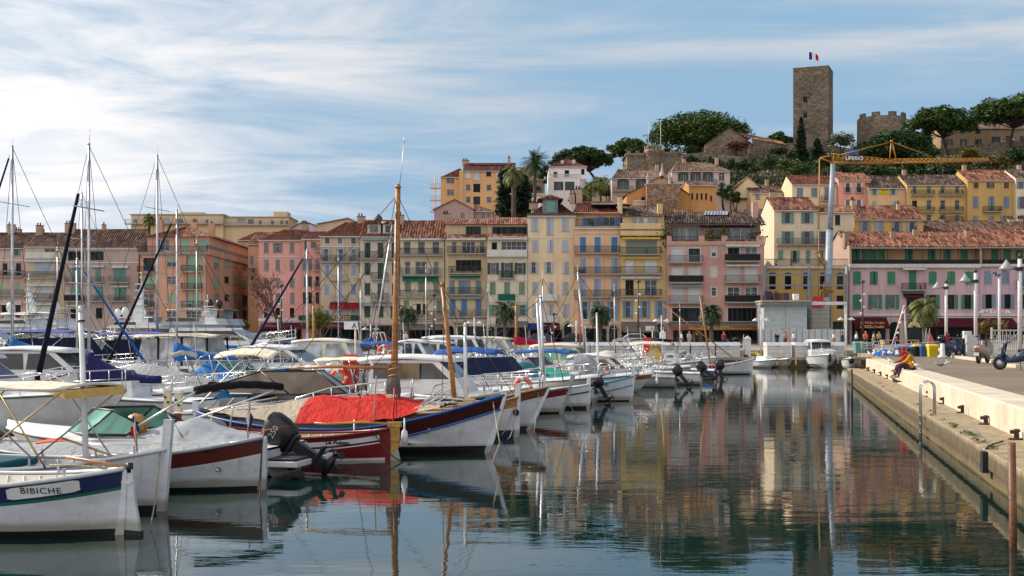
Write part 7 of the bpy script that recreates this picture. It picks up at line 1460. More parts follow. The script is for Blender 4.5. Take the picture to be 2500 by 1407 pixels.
t, S, hb, zs, xx = facing('small white cuddy boat with blue panel and dark outboard, left of the cream dinghy', 1862, 103, 3.4, 1.5, 35, f0=.5, fb=.72); house(t, 'cuddy', [(-.4, .6), (1.0, .6), (.7, .95), (-.3, 1.0)], .45, .4, 'white_gel'); outboard(t, -1.7, 0, .5, .8, 'black_plastic', 10)
t, S, hb, zs, xx = facing('small pale tender moored under the corner of the white quay wall', 2078, 100, 3.8, 1.6, -15, f0=.6, fb=.9); outboard(t, -1.9, 0, .6, .8, 'black_plastic', 0); m = MB(); m.ell((1.7, 0, .7), (.2, .25, .25), 'black_rubber'); m.build('bow_fender', t)
t, S, hb, zs, xx = facing('white angler boat with clear wheelhouse among the lockers, right of the red rescue post', 1600, 90, 6.6, 2.5, 40, f0=.8, fb=1.2); cabin(t, -1.6, 1.2, 1.0, 2.4, 1.0, sf=.4, win='vinyl_window', roofmat='navy_canvas')
# --- inner ends of the near row and the rows beyond
motor('white launch with flat cream canopy stretched over its cockpit, left of the wooden mast', 1330, 43.0, 8.6, 2.6, f0=.7, fb=1.0, bim=(-3.9, -1.2, 1.95, 'cream_canvas', dict(arc=.08)), ws=(-.6, 1.2, .5, 'tinted_window'), ob=(1., 'black_plastic', 30))
motor('black decked sports boat with chrome rails, partly hidden by the tall mast', 1300, 41.5, 8.0, 2.5, f0=.68, fb=.95, hull='white_gel', deck='black_plastic', ws=(-.4, 1.6, .45, 'tinted_window'), arch=(-1.6, 1.8, 'black_plastic'))
motor('white motorboat with bright blue arched bimini, right of the white post', 1420, 55.5, 7.0, 2.5, f0=.72, fb=1.05, bim=(-3.2, -.2, 1.95, 'cobalt_canvas', dict(arc=.22)), coach=(-.2, 2.2, .4), ob=(1.0, 'white_gel', 35, 0, 'white_gel'))
motor('white walkaround boat with open transom and outboard, behind the navy canvas boat', 1490, 58.5, 6.8, 2.4, f0=.7, fb=1.0, coach=(0, 2.2, .45), ws=(-.6, .8, .5, 'vinyl_window', .4), flag=('flag_blue', 'flag_white', 'flag_red'))
motor('cream hooded cruiser with greenish windows, left of the angler boat', 1540, 68, 7.4, 2.6, f0=.8, fb=1.15, cab=(-1.6, 1.6, 2.2, dict(win='green_window', mat='cream_gel', sf=.9)))
motor('white boat with taupe tonneau and tall windscreen beyond the blue bimini boat', 1600, 75, 7.2, 2.5, f0=.75, fb=1.1, cov=([(-.95, .9), (-.2, 1.6), (.2, 1.9), (.5, 1.3)], 'beige_canvas'), ob=(1.0, 'black_plastic', 30))
motor('white cruiser with tan folded hood close to the far lockers', 1500, 80, 7.4, 2.6, f0=.8, fb=1.15, coach=(-.5, 2.4, .5), bim=(-2.6, -.8, 2.0, 'beige_canvas', dict(folded=True)), arch=(-1.4, 2.0))
motor('small white boat with red furled sail, right of the yellow short mast', 1380, 84, 6.6, 2.3, f0=.7, fb=1.0, coach=(-.4, 2.0, .4))
# second row, left of the first pontoon
def px2(p, d): return 1250+F*((p/math.cos(TH))+d*math.tan(TH))/d
def row2(label, d, L=7.5, B=2.6, p=-18.3, **o): return motor(label, px2(p, d), d, L, B, **o)
t, S, hb, zs, xx = row2('large white cabin cruiser with domed roof at the left edge, grey below its rail', 34.8, 9.2, 3.0, f0=.95, fb=1.3, hull='white_gel', bottom='grey_gel', cab=(-3.8, .9, 2.25, dict(sf=1.4, n=3, win='clear_window', over=.5)), coach=(.4, 3.0, .35), rs=-.1, rh=.6, ant=(-1.5, 0, 2.55, .5))
m = MB(); m.lathe([(.04, 0), (.03, .45), (.09, .46), (.09, .58)], 'yellow_canvas', 8, (-.9, 0, 2.55)); m.build('roof_light', t)
t, *_ = row2('white boat with tall framed windscreen, black line and small Italian flag', 39.0, 7.6, 2.5, f0=.8, fb=1.1, stripe='black_plastic', sh=.03, ws=(-1.2, 2.0, .75, 'vinyl_window'), flag=('flag_green', 'flag_white', 'flag_red')); m = MB(); m.box(-2.0, -1.2, -1.17, -1.1, .5, 1.05, 'wood'); m.build('hatch', t)
row2('white boat lettered COP21 with steel guard rails, under a pale grey tent cover', 43.2, 7.0, 2.4, f0=.78, fb=1.0, stripe='black_plastic', sh=.025, txt=('COP21', .16, 'letter_black', 1.9, .62), cov=([(-.95, .95), (-.35, 1.85), (-.1, 1.8), (.55, 1.25)], 'grey_canvas'), rh=.55)
row2('white sedan cruiser with long rounded roof and sloping side windows behind the navy sail cover', 46.0, 8.6, 2.9, f0=.95, fb=1.25, p=-22.5, cab=(-3.2, 1.2, 2.25, dict(sf=1.3, n=2, win='tinted_window', over=.45)), rs=-.3, rh=.6)
row2('black hulled boat with two folded beige bimini hoops and steel arch', 49.0, 6.8, 2.4, f0=.75, fb=1.0, p=-19.5, hull='black_plastic', deck='grey_canvas', bim=(-1.2, .2, 2.0, 'beige_canvas', dict(folded=True)), arch=(-2.2, 1.8, 'steel'))
row2('grey boat with folded beige hood beside the black hulled boat', 52.0, 6.6, 2.4, f0=.75, fb=1.0, p=-19, hull='grey_gel', bim=(-1.0, .4, 2.05, 'beige_canvas', dict(folded=True)), ws=(-.4, 1.2, .5, 'tinted_window'))
t, *_ = row2('cruiser with beige roof canvas and black framed side curtains, red flag at its stern', 57.0, 8.6, 3.0, f0=1.0, fb=1.3, p=-22, ws=(-.2, 1.8, .6, 'green_window')); tent(t, -3.6, .3, 1.0, 2.75, 1.2, 'vinyl_window', slope=.5); bimini(t, -3.7, .5, 2.75, 1.25, 'beige_canvas', base=1.1, arc=.12, legs=False, name='roof_canvas'); m = MB()
for x in (-3.6, -2.4, -1.2, .1):
 for sg in (-1, 1): m.tube([(x, sg*1.2, 1.0), (x-.1, sg*1.0, 2.75)], .05, 'black_canvas', 4)
m.build('curtain_frame', t); house(t, 'blue_tender_cover', [(-.2, .95), (2.6, .95), (1.2, 1.25), (.2, 1.9)], .9, .3, 'blue_canvas', .05)
row2('white hard top cruiser with tinted wrap windscreen, left of the orange life ring', 58.0, 8.4, 2.9, f0=.95, fb=1.3, p=-18.3, cab=(-3.0, .8, 2.2, dict(sf=1.5, n=2)), coach=(.5, 2.6, .3))
row2('white boat under blue crumpled sail cover with slim boom, centre left', 54.0, 7.4, 2.5, p=-19.5, f0=.8, fb=1.0, cov=([(-.9, 1.0), (-.6, 1.7), (-.3, 1.2), (.4, 1.3), (.7, 1.2)], 'blue_canvas'))
row2('white cuddy boat with cream hooped canopy, behind the frontier boat', 50.5, 7.2, 2.5, p=-18.3, f0=.8, fb=1.05, bim=(-1.2, 1.4, 1.9, 'cream_canvas', dict(arc=.25)), ws=(1.0, 2.0, .4, 'tinted_window'))
for i, (d, lab, kw) in enumerate([
 (62, 'white cruiser with beige enclosed bridge behind the A sign post', dict(cab=(-2.4, 1.0, 2.5, dict(mat='cream_gel', win='vinyl_window')))),
 (66, 'white runabout with black canvas canopy frames, behind the orange life ring', dict(bim=(-2.2, .2, 2.0, 'black_canvas'), ws=(-.2, 1.4, .5, 'tinted_window'))),
 (70, 'white boat with blue cockpit tent, left of the brown leaning mast', dict(bim=(-2.6, .4, 2.2, 'cobalt_canvas'), coach=(-.3, 2.2, .4))),
 (74, 'white fisher boat with small wheelhouse close to the brown leaning mast', dict(cab=(-.8, 1.2, 2.4, dict(win='clear_window')))),
 (78, 'white boat with yellow folded dinghy on deck near the lockers', dict(coach=(-1.6, 1.8, .5), cov=([(-.5, 1.3), (0, 1.6), (.5, 1.3)], 'yellow_plastic'))),
 (82, 'white cruiser with dark tinted windscreen in front of the lockers, right of the white post', dict(cab=(-2.2, 1.2, 2.3, dict(sf=1.4)))),
 (86, 'white rounded sedan boat with navy framed windows next to the last lockers', dict(cab=(-2.4, 1.4, 2.6, dict(win='tinted_window', roofmat='white_gel')))),
 (91, 'white boat with red boom cover beside the yellow pole', dict(coach=(-1.4, 1.8, .5), bim=(-2.6, -.6, 2.3, 'red_sail', dict(arc=.1)))),
 (96, 'old white cabin boat with grey side curtain nearest the far quay', dict(cab=(-2.4, 1.2, 2.5, dict(win='vinyl_window', mat='cream_gel'))))]):
 row2(lab, d, 7.6, 2.7, f0=.85, fb=1.2, **kw)
def row3(label, d, p=-39, L=8.5, B=3.0, **o): return motor(label, px2(p, d), d, L, B, **o)
t, *_ = row3('white cruiser wrapped in dark navy canvas under a violet blue bimini, left of centre', 66.0, -33.5, 9.0, 3.2, f0=1.05, fb=1.4); tent(t, -3.9, 1.6, 1.1, 2.7, 1.35, 'navy_canvas', slope=1.2); bimini(t, -4.0, .6, 2.95, 1.4, 'violet_canvas', base=1.2, arc=.12)
t, *_ = row3('second navy wrapped cruiser with violet roof, right of the first', 70.0, -31, 8.4, 3.1, f0=1.05, fb=1.35); tent(t, -3.6, 1.4, 1.1, 2.6, 1.3, 'navy_canvas', slope=1.2); bimini(t, -3.6, .6, 2.85, 1.35, 'violet_canvas', base=1.2, arc=.12); house(t, 'bright_blue_cover', [(-3.6, 1), (2.4, 1.2), (2.2, 1.5), (-3.5, 1.4)], 1.42, 1.3, 'blue_canvas')
row3('white open boat with green tinted windscreen and dark spray hood, left part of the marina', 60.0, -35, 7.6, 2.7, f0=.9, fb=1.2, ws=(-1, 1.6, .7, 'green_window'), bim=(-2.8, -1.4, 2.2, 'black_canvas', dict(arc=.4)))
t, *_ = row3('white motor cruiser with raked window posts and grey bundled dinghy on its roof, left edge', 51.0, -29.5, 9.0, 3.1, f0=1.05, fb=1.35, cab=(-3.0, 2.0, 2.35, dict(sf=1.3, n=3, win='tinted_window'))); m = MB()
for i in range(3): m.tube([(-3+.1*i, -.5+.3*i, 2.75+.08*i), (-1, -.5+.3*i, 2.72+.1*i), (1.2, -.4+.3*i, 2.65)], .13, 'grey_canvas', 7)
m.build('rolled_dinghy', t)
row3('boat with dark navy arched bimini and beige striped console, upper left', 62.0, -37.0, 7.6, 2.8, f0=.95, fb=1.25, bim=(-2.8, .2, 2.75, 'navy_canvas', dict(arc=.3)), coach=(.2, 2.2, .6), rh=.5)
row3('small boat with bright blue bimini at the far left edge', 60.0, -41.2, 7.0, 2.7, f0=.95, fb=1.25, bim=(-1.0, 2.8, 2.6, 'blue_canvas', dict(arc=.2)))
row3('white flush deck boat with steel arch beneath the thick black furled sail', 74.0, -40, 8.4, 3.0, f0=1.0, fb=1.4, arch=(-2, 2.6, 'steel'), coach=(-1, 2.4, .5))
row3('white cruiser with sloping beige antenna arch, in front of the big yachts', 82.0, -37, 9.0, 3.2, f0=1.1, fb=1.5, cab=(-3.0, 1.2, 2.7, dict(sf=1.6)), arch=(-2.6, 3.4, 'cream_gel'))
row3('grey hulled launch seen bow on beneath the yachts', 88.0, -36, 8.6, 3.0, f0=1.2, fb=1.8, hull='grey_gel', coach=(-1.4, 2.0, .6))
row3('grey covered boat with slanting tent beside the beige canvas cruiser', 86.0, -28.5, 8.4, 3.0, f0=1.1, fb=1.5, cov=([(-.9, 1.3), (-.4, 2.4), (.2, 2.5), (.7, 1.6)], 'grey_canvas'))
row3('white boat with cream swept radar arch, right of the blue furled sail', 90.0, -24, 7.6, 2.8, f0=1.0, fb=1.3, coach=(-.8, 2.0, .6), arch=(-1.6, 3.0, 'cream_gel'))
row3('white work boat with boxy deckhouse near the A sign post', 94.0, -21.5, 7.6, 2.8, f0=1.0, fb=1.3, cab=(-2, 1.0, 2.6, dict(win='vinyl_window')))
# --- sailing boats
def sail(label, px, d, L, mh, mx_, bow='L', furl=None, boom=None, hull='white_gel', mat='alu', spr=(.45, .75), a=0, p_end=None, cabn=True, r=.06, z0=.9, lean=0):
 """px = photo column of the mast; mh = mast height above water; bow L/R"""
 ang = BA+R(a); u = Vector((math.cos(ang), -math.sin(ang), 0)); sg = 1 if bow == 'R' else -1; M0 = G(px, d); c = M0-u*mx_*sg
 t = thing('sailing_boat', label, 'sailing boat', c, -ang if bow == 'R' else PI-ang); S, hb, zs, xx = hull_m(t, L, L*.33, .85, 1.15, hull=hull, rake=1.0)
 if cabn: z = .95; house(t, 'coachroof', [(-L*.15, z), (L*.28, z+.1), (L*.18, z+.42), (-L*.13, z+.5)], L*.11, L*.09, 'white_gel'); m = MB(); [m.face([(x0, s_*(L*.105), z+.2), (x0+.5, s_*(L*.105), z+.2), (x0+.45, s_*(L*.10), z+.38), (x0+.05, s_*(L*.10), z+.38)], 'tinted_window') for x0 in (-.6, .2) for s_ in (-1, 1)]; m.build('window', t)
 mast(t, mx_, z0, mh-z0, r, mat, (lean, 0)); m = MB(); B_ = L*.16
 H_ = mh-z0
 for q in spr:
  z = z0+H_*q; m.tube([(mx_+lean*q, -B_*1.1*(1.2-q*.5), z), (mx_+lean*q, B_*1.1*(1.2-q*.5), z)], .02, mat, 4)
 if spr: m.build('spreaders', t)
 sg_ = [((mx_+lean, 0, mh), (L/2-.1, 0, 1.2)), ((mx_+lean, 0, mh), (-L/2, 0, 1.0)), ((mx_+lean, 0, mh), (mx_-.2, -L*.16, .9)), ((mx_+lean, 0, mh), (mx_-.2, L*.16, .9))]
 ropes(t, sg_, .010 if d < 60 else .016)
 if furl:
  c0, r0, top = furl; m = MB(); A_ = Vector((L/2-.15, 0, 1.3)); B2 = Vector((mx_+lean, 0, mh)); P = [A_.lerp(B2, top*i/6) for i in range(7)]; m.tube(P, r0, c0, 8, r2=r0*.5); m.build('furled_jib', t)
 if boom:
  bm, bl = boom[:2]; bz = boom[2] if len(boom) > 2 else 1.9; m = MB(); m.tube([(mx_, 0, bz), (mx_-bl, 0, bz-.02)], .05, mat, 6); m.build('boom', t)
  m = MB(); rg = []
  for i in range(13):
   u_ = i/12; x = mx_+.12-(bl+.1)*u_; h = (.75*(1-u_)**2.2+.2)*(boom[3] if len(boom) > 3 else 1); w = .13*(1-.5*u_)
   rg.append([(x, w*math.sin(2*PI*k/10)*(1+.1*math.sin(i*2)), bz+.03+h/2+h/2*math.cos(2*PI*k/10)-.12*h) for k in range(10)])
  m.loft(rg, bm); m.build('sail_cover', t)
 pulpit(t, hb, zs, xx, .3, .55, n=4); antenna(t, mx_+lean, 0, mh, .5); return t
sail('sailing boat with dark purple navy sail cover and thick black furled jib, left foreground', 217, 38.5, 6.0, 8.8, 1.0, 'L', ('jib_dark', .10, .80), ('purple_navy', 2.5, 1.35, 1.25), r=.05)
sail('sailing boat with tall two spreader mast at the far left edge', 30, 62, 10, 12.3, .8, 'L', ('jib_dark', .09, .95), ('blue_canvas', 3.0), r=.08)
sail('sailing boat with tall grey mast in front of the salmon block', 384, 72, 10, 13.3, .8, 'L', None, ('blue_canvas', 3.4), r=.08)
sail('sailing boat with slim mast and dark diagonal furled jib, right of the tall grey mast', 432, 56, 8.5, 8.5, .5, 'L', ('jib_dark', .085, .92), ('blue_canvas', 3.0, 1.7), r=.05)
sail('sailing boat with deep blue furled jib and pale mast, in front of the bare tree', 750, 64, 9, 7.2, .6, 'L', ('navy_canvas', .10, .93), ('cobalt_canvas', 2.8, 1.9), r=.07, spr=())
sail('sailing boat with white aft leaning mast and blue furled jib, behind the white short mast', 188, 52, 8, 6.0, .4, 'R', ('cobalt_canvas', .07, .9), None, spr=(.6,), r=.05)
sail('sailing boat with thin raked mast standing left of the varnished mast', 905, 88, 8.5, 10.5, .4, 'R', None, ('cobalt_canvas', 2.4), r=.07, lean=1.6)
sail('sailing boat with a white mast leaning left in front of the blue shuttered house', 1433, 68, 6.5, 6.2, 0, 'R', None, None, spr=(), r=.075, lean=-.5)
sail('sailing boat with stout mustard coloured mast beside the mimosa tree', 765, 92, 8, 5.8, .4, 'R', None, None, mat='ochre_wood', spr=(), r=.10)
sail('sailing boat with short bright yellow mast in front of the tall cream house', 1260, 78, 7, 4.7, .4, 'L', None, ('red_sail', 2.9, 2.2, .7), mat='ochre_wood', spr=(), r=.09)
sail('sailing boat with slim grey mast at the left, beside the leaning white mast', 200, 58, 8, 9.5, .2, 'R', None, None, r=.05)
# loose masts of small craft in the near row rise from boats of their own
sail('small sailing boat with red mast in front of the peach house', 1417, 90, 6, 5.0, 0, 'R', None, None, mat='red_plastic', spr=(), r=.05)
sail('small boat with short white mast near the white car', 1458, 86, 6, 3.6, 0, 'R', None, None, mat='white_gel', spr=(), r=.08)
# --- motor yachts
def yacht(label, px, d, L, B, h1, h2, bow='R', hull='white_gel', top='white_gel', fly=True, hard=None, domes=(), arch=None, a=0, win='tinted_window', mastm='white_gel', rail=True, dmat='white_gel'):
 h1 *= .84; h2 *= .7
 t = berth('motor_yacht', label, 'yacht', px, d, L, bow, a); S, hb, zs, xx = hull_m(t, L, B, 1.5, 2.5, hull=hull, rake=2.2, sh=.12, bottom='antifoul_blue'); z = 1.75
 w = B*.40; house(t, 'saloon', [(-L*.40, z), (L*.34, z+.35), (L*.22, z+h1*.45), (L*.05, z+h1), (-L*.36, z+h1)], w, w*.85, top, .15)
 m = MB(); wz = lambda q: w+(w*.85-w)*(q-z)/h1+.02; za, zb_ = z+h1*.38, z+h1*.86
 for sg in (-1, 1): m.face([(x, sg*wz(q), q) for x, q in ((-L*.34, za), (L*.20, za), (L*.10, zb_), (-L*.30, zb_))], win)
 m.build('saloon_window', t); m = MB(); m.face([(L*.225+.02, -w*.8, z+h1*.47), (L*.225+.02, w*.8, z+h1*.47), (L*.07+.02, w*.75, z+h1*.94), (L*.07+.02, -w*.75, z+h1*.94)], win); m.build('windscreen', t)
 zf = z+h1+.02
 if fly:
  house(t, 'flybridge', [(-L*.38, zf), (L*.04, zf), (-L*.01, zf+.75), (-L*.36, zf+.55)], w*.95, w*.9, top, .12)
  m = MB(); [m.face([(x, sg*w*.955, q) for x, q in ((-L*.2, zf+.35), (L*.01, zf+.35), (-L*.015, zf+.66), (-L*.2, zf+.6))], win) for sg in (-1, 1)]; m.build('flybridge_screen', t)
 if hard:
  zh = zf+h2; bimini(t, -L*.34, L*.02, zh, w*.9, hard, arc=.1, legs=False, name='hardtop'); m = MB()
  for sg in (-1, 1): m.prism([(-L*.30, zf+.4), (-L*.22, zf+.4), (-L*.26, zh), (-L*.31, zh)], sg*w*.8-.06, sg*w*.8+.06, top); m.tube([(L*.0, sg*w*.8, zf+.6), (-L*.04, sg*w*.8, zh)], .05, top, 5)
  m.build('hardtop_leg', t)
 zt = zf+(h2 if hard else .6)
 for (x, y, r_) in domes: r_ *= .72; m = MB(); m.lathe([(r_*.5, 0), (r_*.5, .25), (r_*.9, .35), (r_, .35+r_*.6), (r_*.85, .35+r_*1.3), (r_*.45, .35+r_*1.75), (.02, .35+r_*1.9)], dmat, 14, (x*L, y, zt)); m.build('radar_dome', t)
 if arch:
  m = MB(); x = arch[0]*L; h = arch[1]; m.prism([(x-.5, zt-.3), (x+.7, zt-.3), (x-.1, zt+h*.7), (x-.5, zt+h)], -.16, .16, mastm)
  for q in (.35, .55, .75, .92): m.box(x-.5-.1, x+.2, -.7+.5*q, .7-.5*q, zt+h*q, zt+h*q+.07, mastm)
  m.tube([(x-.3, 0, zt+h), (x-.3, 0, zt+h+.9)], .03, mastm, 5); m.lathe([(.12, 0), (.12, .12)], mastm, 8, (x-.3, 0, zt+h+.3)); m.build('radar_mast', t)
 if rail: pulpit(t, hb, zs, xx, -.2, .75, n=9)
 return t
yacht('white flybridge yacht with triangular radar mast and two domes, left of the salmon block', 345, 118, 17, 4.8, 2.3, 1.7, 'R', hard='white_gel', domes=((-.30, -.9, .55), (-.08, .9, .60)), arch=(-.2, 3.0))
yacht('classic white yacht with varnished wheelhouse and tall white radar mast', 480, 112, 14, 4.4, 2.3, 1.5, 'L', fly=False, win='amber_window', domes=((-.02, .8, .5), (.1, -.8, .45)), arch=(-.08, 3.4))
yacht('silver grey flybridge yacht with dark hardtop and twin black domes', 625, 106, 15, 4.6, 2.2, 1.9, 'L', hull='silver_gel', top='silver_gel', hard='grey_gel', domes=((-.24, -.9, .45), (-.24, .9, .45)), dmat='black_plastic')
t = yacht('white sports yacht with white satellite dome, in front of the bare tree', 724, 98, 12, 4.0, 1.9, 1.4, 'R', fly=False, domes=((-.15, .2, .5),), arch=(-.12, 1.2)); ring_buoy(t, (-4.6, -1.75, 2.1), .32, 'red_plastic')
t = yacht('white yacht with black arched canopy at the far left edge', 110, 96, 13, 4.3, 2.0, 1.9, 'R', hard='white_gel', domes=((-.1, .9, .4),)); bimini(t, -4.6, -1.2, 5.5, 1.5, 'black_canvas', base=3.8, arc=.3)
yacht('long white yacht with dark side window strip behind the thick black furled jib', 262, 108, 14, 4.4, 2.0, 1.6, 'R', hard='cream_gel')
yacht('white cruiser with dark blue sides and life ring, right of the silver yacht', 700, 112, 12, 4.2, 1.9, 1.5, 'R', hull='navy_gel', fly=True)
yacht('pale yacht stern with tender crane, behind the tall grey mast', 430, 124, 12, 4.2, 2.0, 1.5, 'L', hard='white_gel', domes=((-.2, 0, .4),))
for px, d, L, mh, bw, lb, kw in ((480, 84, 9, 9.2, 'L', 'sailing boat with slender mast left of the silver yacht', dict(boom=('blue_canvas', 3.0))),
 (826, 84, 8, 8.0, 'R', 'sailing boat with slim mast in front of the crimson awning', dict(boom=('blue_canvas', 2.8))), (880, 74, 7.5, 6.4, 'L', 'small sailing boat with thin mast right of the A sign', {}),
 (1040, 92, 8, 7.6, 'R', 'sailing boat with thin mast between the tall mast and the leaning brown mast', {}), (1190, 88, 7.5, 6.0, 'L', 'small sailing boat with thin mast near the green balcony', {}), (1325, 82, 7, 6.6, 'R', 'sailing boat with thin mast in front of the tall cream house', {}), (1500, 93, 7, 6.2, 'R', 'small sailing boat with thin mast in front of the peach house palm', {}),
 (140, 88, 9.5, 9.0, 'L', 'sailing boat with slender mast behind the thick black furled jib', dict(boom=('navy_canvas', 3.0))), (1660, 90, 6, 4.6, 'R', 'small boat with short thin mast beside the yellow spray hood', {})):
 sail(lb, px, d, L, mh, .3, bw, r=.04, **kw)
for px, d, L, bw, lb, kw in ((700, 76, 7, 'R', 'low boat under a black cover left of the yellow mast', dict(cov=([(-.9, 1.0), (-.2, 1.5), (.6, 1.3)], 'black_canvas'))), (820, 80, 7, 'L', 'open boat with navy bimini below the crimson awning', dict(bim=(-1.8, .6, 2.2, 'navy_canvas'), coach=(.4, 2, .4))), (600, 66, 7, 'R', 'runabout with dark blue cover left of the bare tree', dict(cov=([(-.9, 1.0), (-.2, 1.7), (.6, 1.3)], 'navy_canvas'))),
 (960, 84, 6.5, 'R', 'grey tented boat behind the tall varnished mast', dict(cov=([(-.9, 1.0), (-.3, 1.9), (.6, 1.3)], 'grey_canvas'))), (1130, 90, 6.5, 'L', 'open boat with black bimini before the lockers', dict(bim=(-1.6, .6, 2.2, 'black_canvas'), ws=(.2, 1.4, .5, 'tinted_window'))), (1345, 72, 6, 'L', 'boat under a teal cover right of the yellow pole', dict(cov=([(-.9, .9), (0, 1.4), (.6, 1.2)], 'teal_canvas'))),
 (500, 82, 8, 'L', 'black hulled launch with beige canopy below the silver yacht', dict(hull='black_plastic', bim=(-2, .8, 2.4, 'beige_canvas'), coach=(.5, 2.5, .4))), (1440, 63, 6, 'R', 'open boat with dark hull and folded grey hood behind the blue bimini boat', dict(hull='navy_gel', bim=(-1, .4, 1.9, 'grey_canvas', dict(folded=True)), ws=(.2, 1.4, .45, 'tinted_window')))): motor(lb, px, d, L, 2.3, bw, f0=.72, fb=1.05, **kw)
# ------------------------------------------------------------------ pontoons and their furniture
m = MB()
for a, b, t0, t1 in ((-17.8, -15.6, 18, 100), (-44, -42, 30, 120)):
 for i in range(int((t1-t0)/6)): m.box(a, b, t0+i*6, t0+i*6+5.9, .12, .48, 'paving')
o = m.build('pontoon'); o.rotation_euler = (0, 0, QR); tag(o, None, None, kind='structure')
def PP_(p, d): return QP(p, (d+math.sin(TH)*p)/math.cos(TH))
for i, (px, d, lab) in enumerate(((410, 35.5, 'cream service pedestal with round sockets, taller of the pair near the Italian flag'), (436, 34.0, 'cream service pedestal, shorter and right of the pair near the Italian flag'), (925, 52, 'cream service pedestal beyond the red tarpaulin boat, left of the tall mast'), (856, 47, 'cream service pedestal near the red rescue ladder board'))):
 t = thing('service_pedestal', lab, 'power pedestal', G(px, d, .48), QR, 'power and water pedestals on the pontoon'); m = MB(); m.box(-.14, .14, -.10, .10, 0, 1.25, 'service_cream'); t.scale = (.72, .72, .62); m.build('post', t, bevel=.02); m = MB(); m.box(-.17, .17, -.14, .13, 1.25, 1.38, 'white_gel'); m.build('cap', t)
 m = MB(); [m.lathe([(.055, 0), (.055, .03)], 'letter_black', 10) for _ in (0,)]; s = m.build('socket', t, Tr(-.06, -.11, .95) @ Rx(PI/2)); inst(s, t, Tr(.07, -.11, .72) @ Rx(PI/2))
t = thing('rescue_board', 'red rescue board with orange life ring on the pontoon, left of the tall varnished mast', 'rescue station', G(857, 46, .48)); m = MB(); m.prism([(-.3, .0), (.3, .0), (.3, 1.5), (.2, 1.65), (-.2, 1.65), (-.3, 1.5)], -.05, .05, 'red_plastic'); m.build('board', t); ring_buoy(t, (-.45, -.1, .75), .28); 
t = thing('rescue_board', 'red rescue board with ring standing on the far pontoon end by the angler boat', 'rescue station', G(1580, 92, 1.2)); m = MB(); m.prism([(-.28, 0), (.28, 0), (.28, 1.4), (-.28, 1.4)], -.05, .05, 'red_plastic'); m.box(-.05, .05, -.05, .05, -1.2, 0, 'red_plastic'); m.build('board', t); ring_buoy(t, (0, -.12, .25), .3)
t = thing('life_ring', 'orange life ring hanging on a thin post left of the tall varnished mast', 'life ring', G(938, 56, .48)); ring_buoy(t, (0, 0, 1.6), .26, name='ring'); m = MB(); m.tube([(0, .1, 0), (0, .1, 1.9)], .03, 'steel', 5); m.build('post', t)
for px, py, d, zb_, lab in ((868, 802, 60, .48, 'white board with a black letter A on a beige post'), (1593, 806, 100, .85, 'small white board with letter A near the white car')):
 t = thing('letter_sign', lab, 'sign', G(px, d, zb_)); z = ZP(py, d)-zb_; m = MB(); m.tube([(0, 0, -.3), (0, 0, z+.2)], .05, 'service_cream', 6); m.build('post', t); m = MB(); m.box(-.55, .12, -.08, -.03, z-.05, z+.32, 'flag_white'); b = m.build('board', t); text_obj('A', .34, 'letter_black', b, Tr(-.05, -.09, z+.02) @ TXT)
# ------------------------------------------------------------------ right quay: bollards, ladder, posts
def bollard_proto():
 t = thing('mooring_bollard', 'x', 'bollard'); t.scale = (.82,)*3; m = MB(); m.box(-.2, .2, -.12, .12, 0, .04, 'rust_iron'); m.lathe([(.07, .04), (.065, .16)], 'rust_iron', 10); m.box(-.05, .16, -.07, .07, .15, .25, 'rust_iron'); m.lathe([(.09, .2), (.10, .25), (.05, .28)], 'rust_iron', 10); m.build('casting', t, bevel=.015); return t
bp = bollard_proto(); ordn = ['nearest', 'second nearest', 'third nearest', 'fourth nearest', 'fifth nearest', 'sixth nearest', 'sixth farthest', 'fifth farthest', 'fourth farthest', 'third farthest', 'second farthest', 'farthest']
for i, (px, py) in enumerate([(2482, 1074), (2407, 1037), (2350, 1009), (2305, 987), (2270, 969), (2188, 933), (2168, 925), (2151, 918), (2135, 911), (2120, 906), (2105, 901.5), (2090, 897)]):
 d = 2.23*F/(py-HY); lb = 'rusty iron bollard on the quay ledge, %s of the row' % ordn[i]
 if i == 0: bp.location = G(px, d, .67); bp.rotation_euler = (0, 0, QR+PI); bp['label'] = lb; bp['group'] = 'iron bollards along the quay ledge'
 else: dup(bp, G(px, d, .67), QR+PI, lb)
t = thing('ladder', 'curved stainless steel ladder hooked over the quay ledge into the water', 'ladder', QP(3.70, (34.2+.2195*3.7)/.9756, .67), QR); m = MB()
for y in (-.2, .2): m.tube([(.26, y, 0), (.26, y, .72)]+[(.075+.185*math.cos(a), y, .72+.185*math.sin(a)) for a in [PI*k/10 for k in range(1, 10)]]+[(-.11, y, .72), (-.11, y, -1.4)], .024, 'steel', 8)
m.build('rail', t); m = MB()
for k in range(6): m.tube([(-.11, -.2, -.05-.24*k), (-.11, .2, -.05-.24*k)], .022, 'steel', 6)
m.build('rungs', t)
for px, d, ztop, w, lab in ((2470, 16.7, 1.42, .055, 'dark weathered timber post in the water at the right edge'), (2079, 51, 1.42, .05, 'dark timber post in the water at the end of the quay ledge')):
 t = thing('timber_post', lab, 'post', G(px, d, -1)); m = MB(); m.tube([(0, 0, 0), (.02, 0, 1.2), (0, 0, ztop+1)], w, 'dark_wood' if w > .052 else 'antifoul_black', 8); m.build('post', t)
t = thing('fender_block', 'black rubber block and chain on the face of the quay ledge', 'fender', QP(3.66, (24.3)/.9756, .35), QR); m = MB(); m.box(-.06, .06, -.16, .16, -.1, .30, 'black_rubber'); m.build('block', t); m = MB(); m.tube([(.05, .2, .33), (.3, 1.0, .36), (.6, 1.7, .36)], .02, 'rust_iron', 5); m.build('chain', t)
m = MB(); rng = random.Random(9)
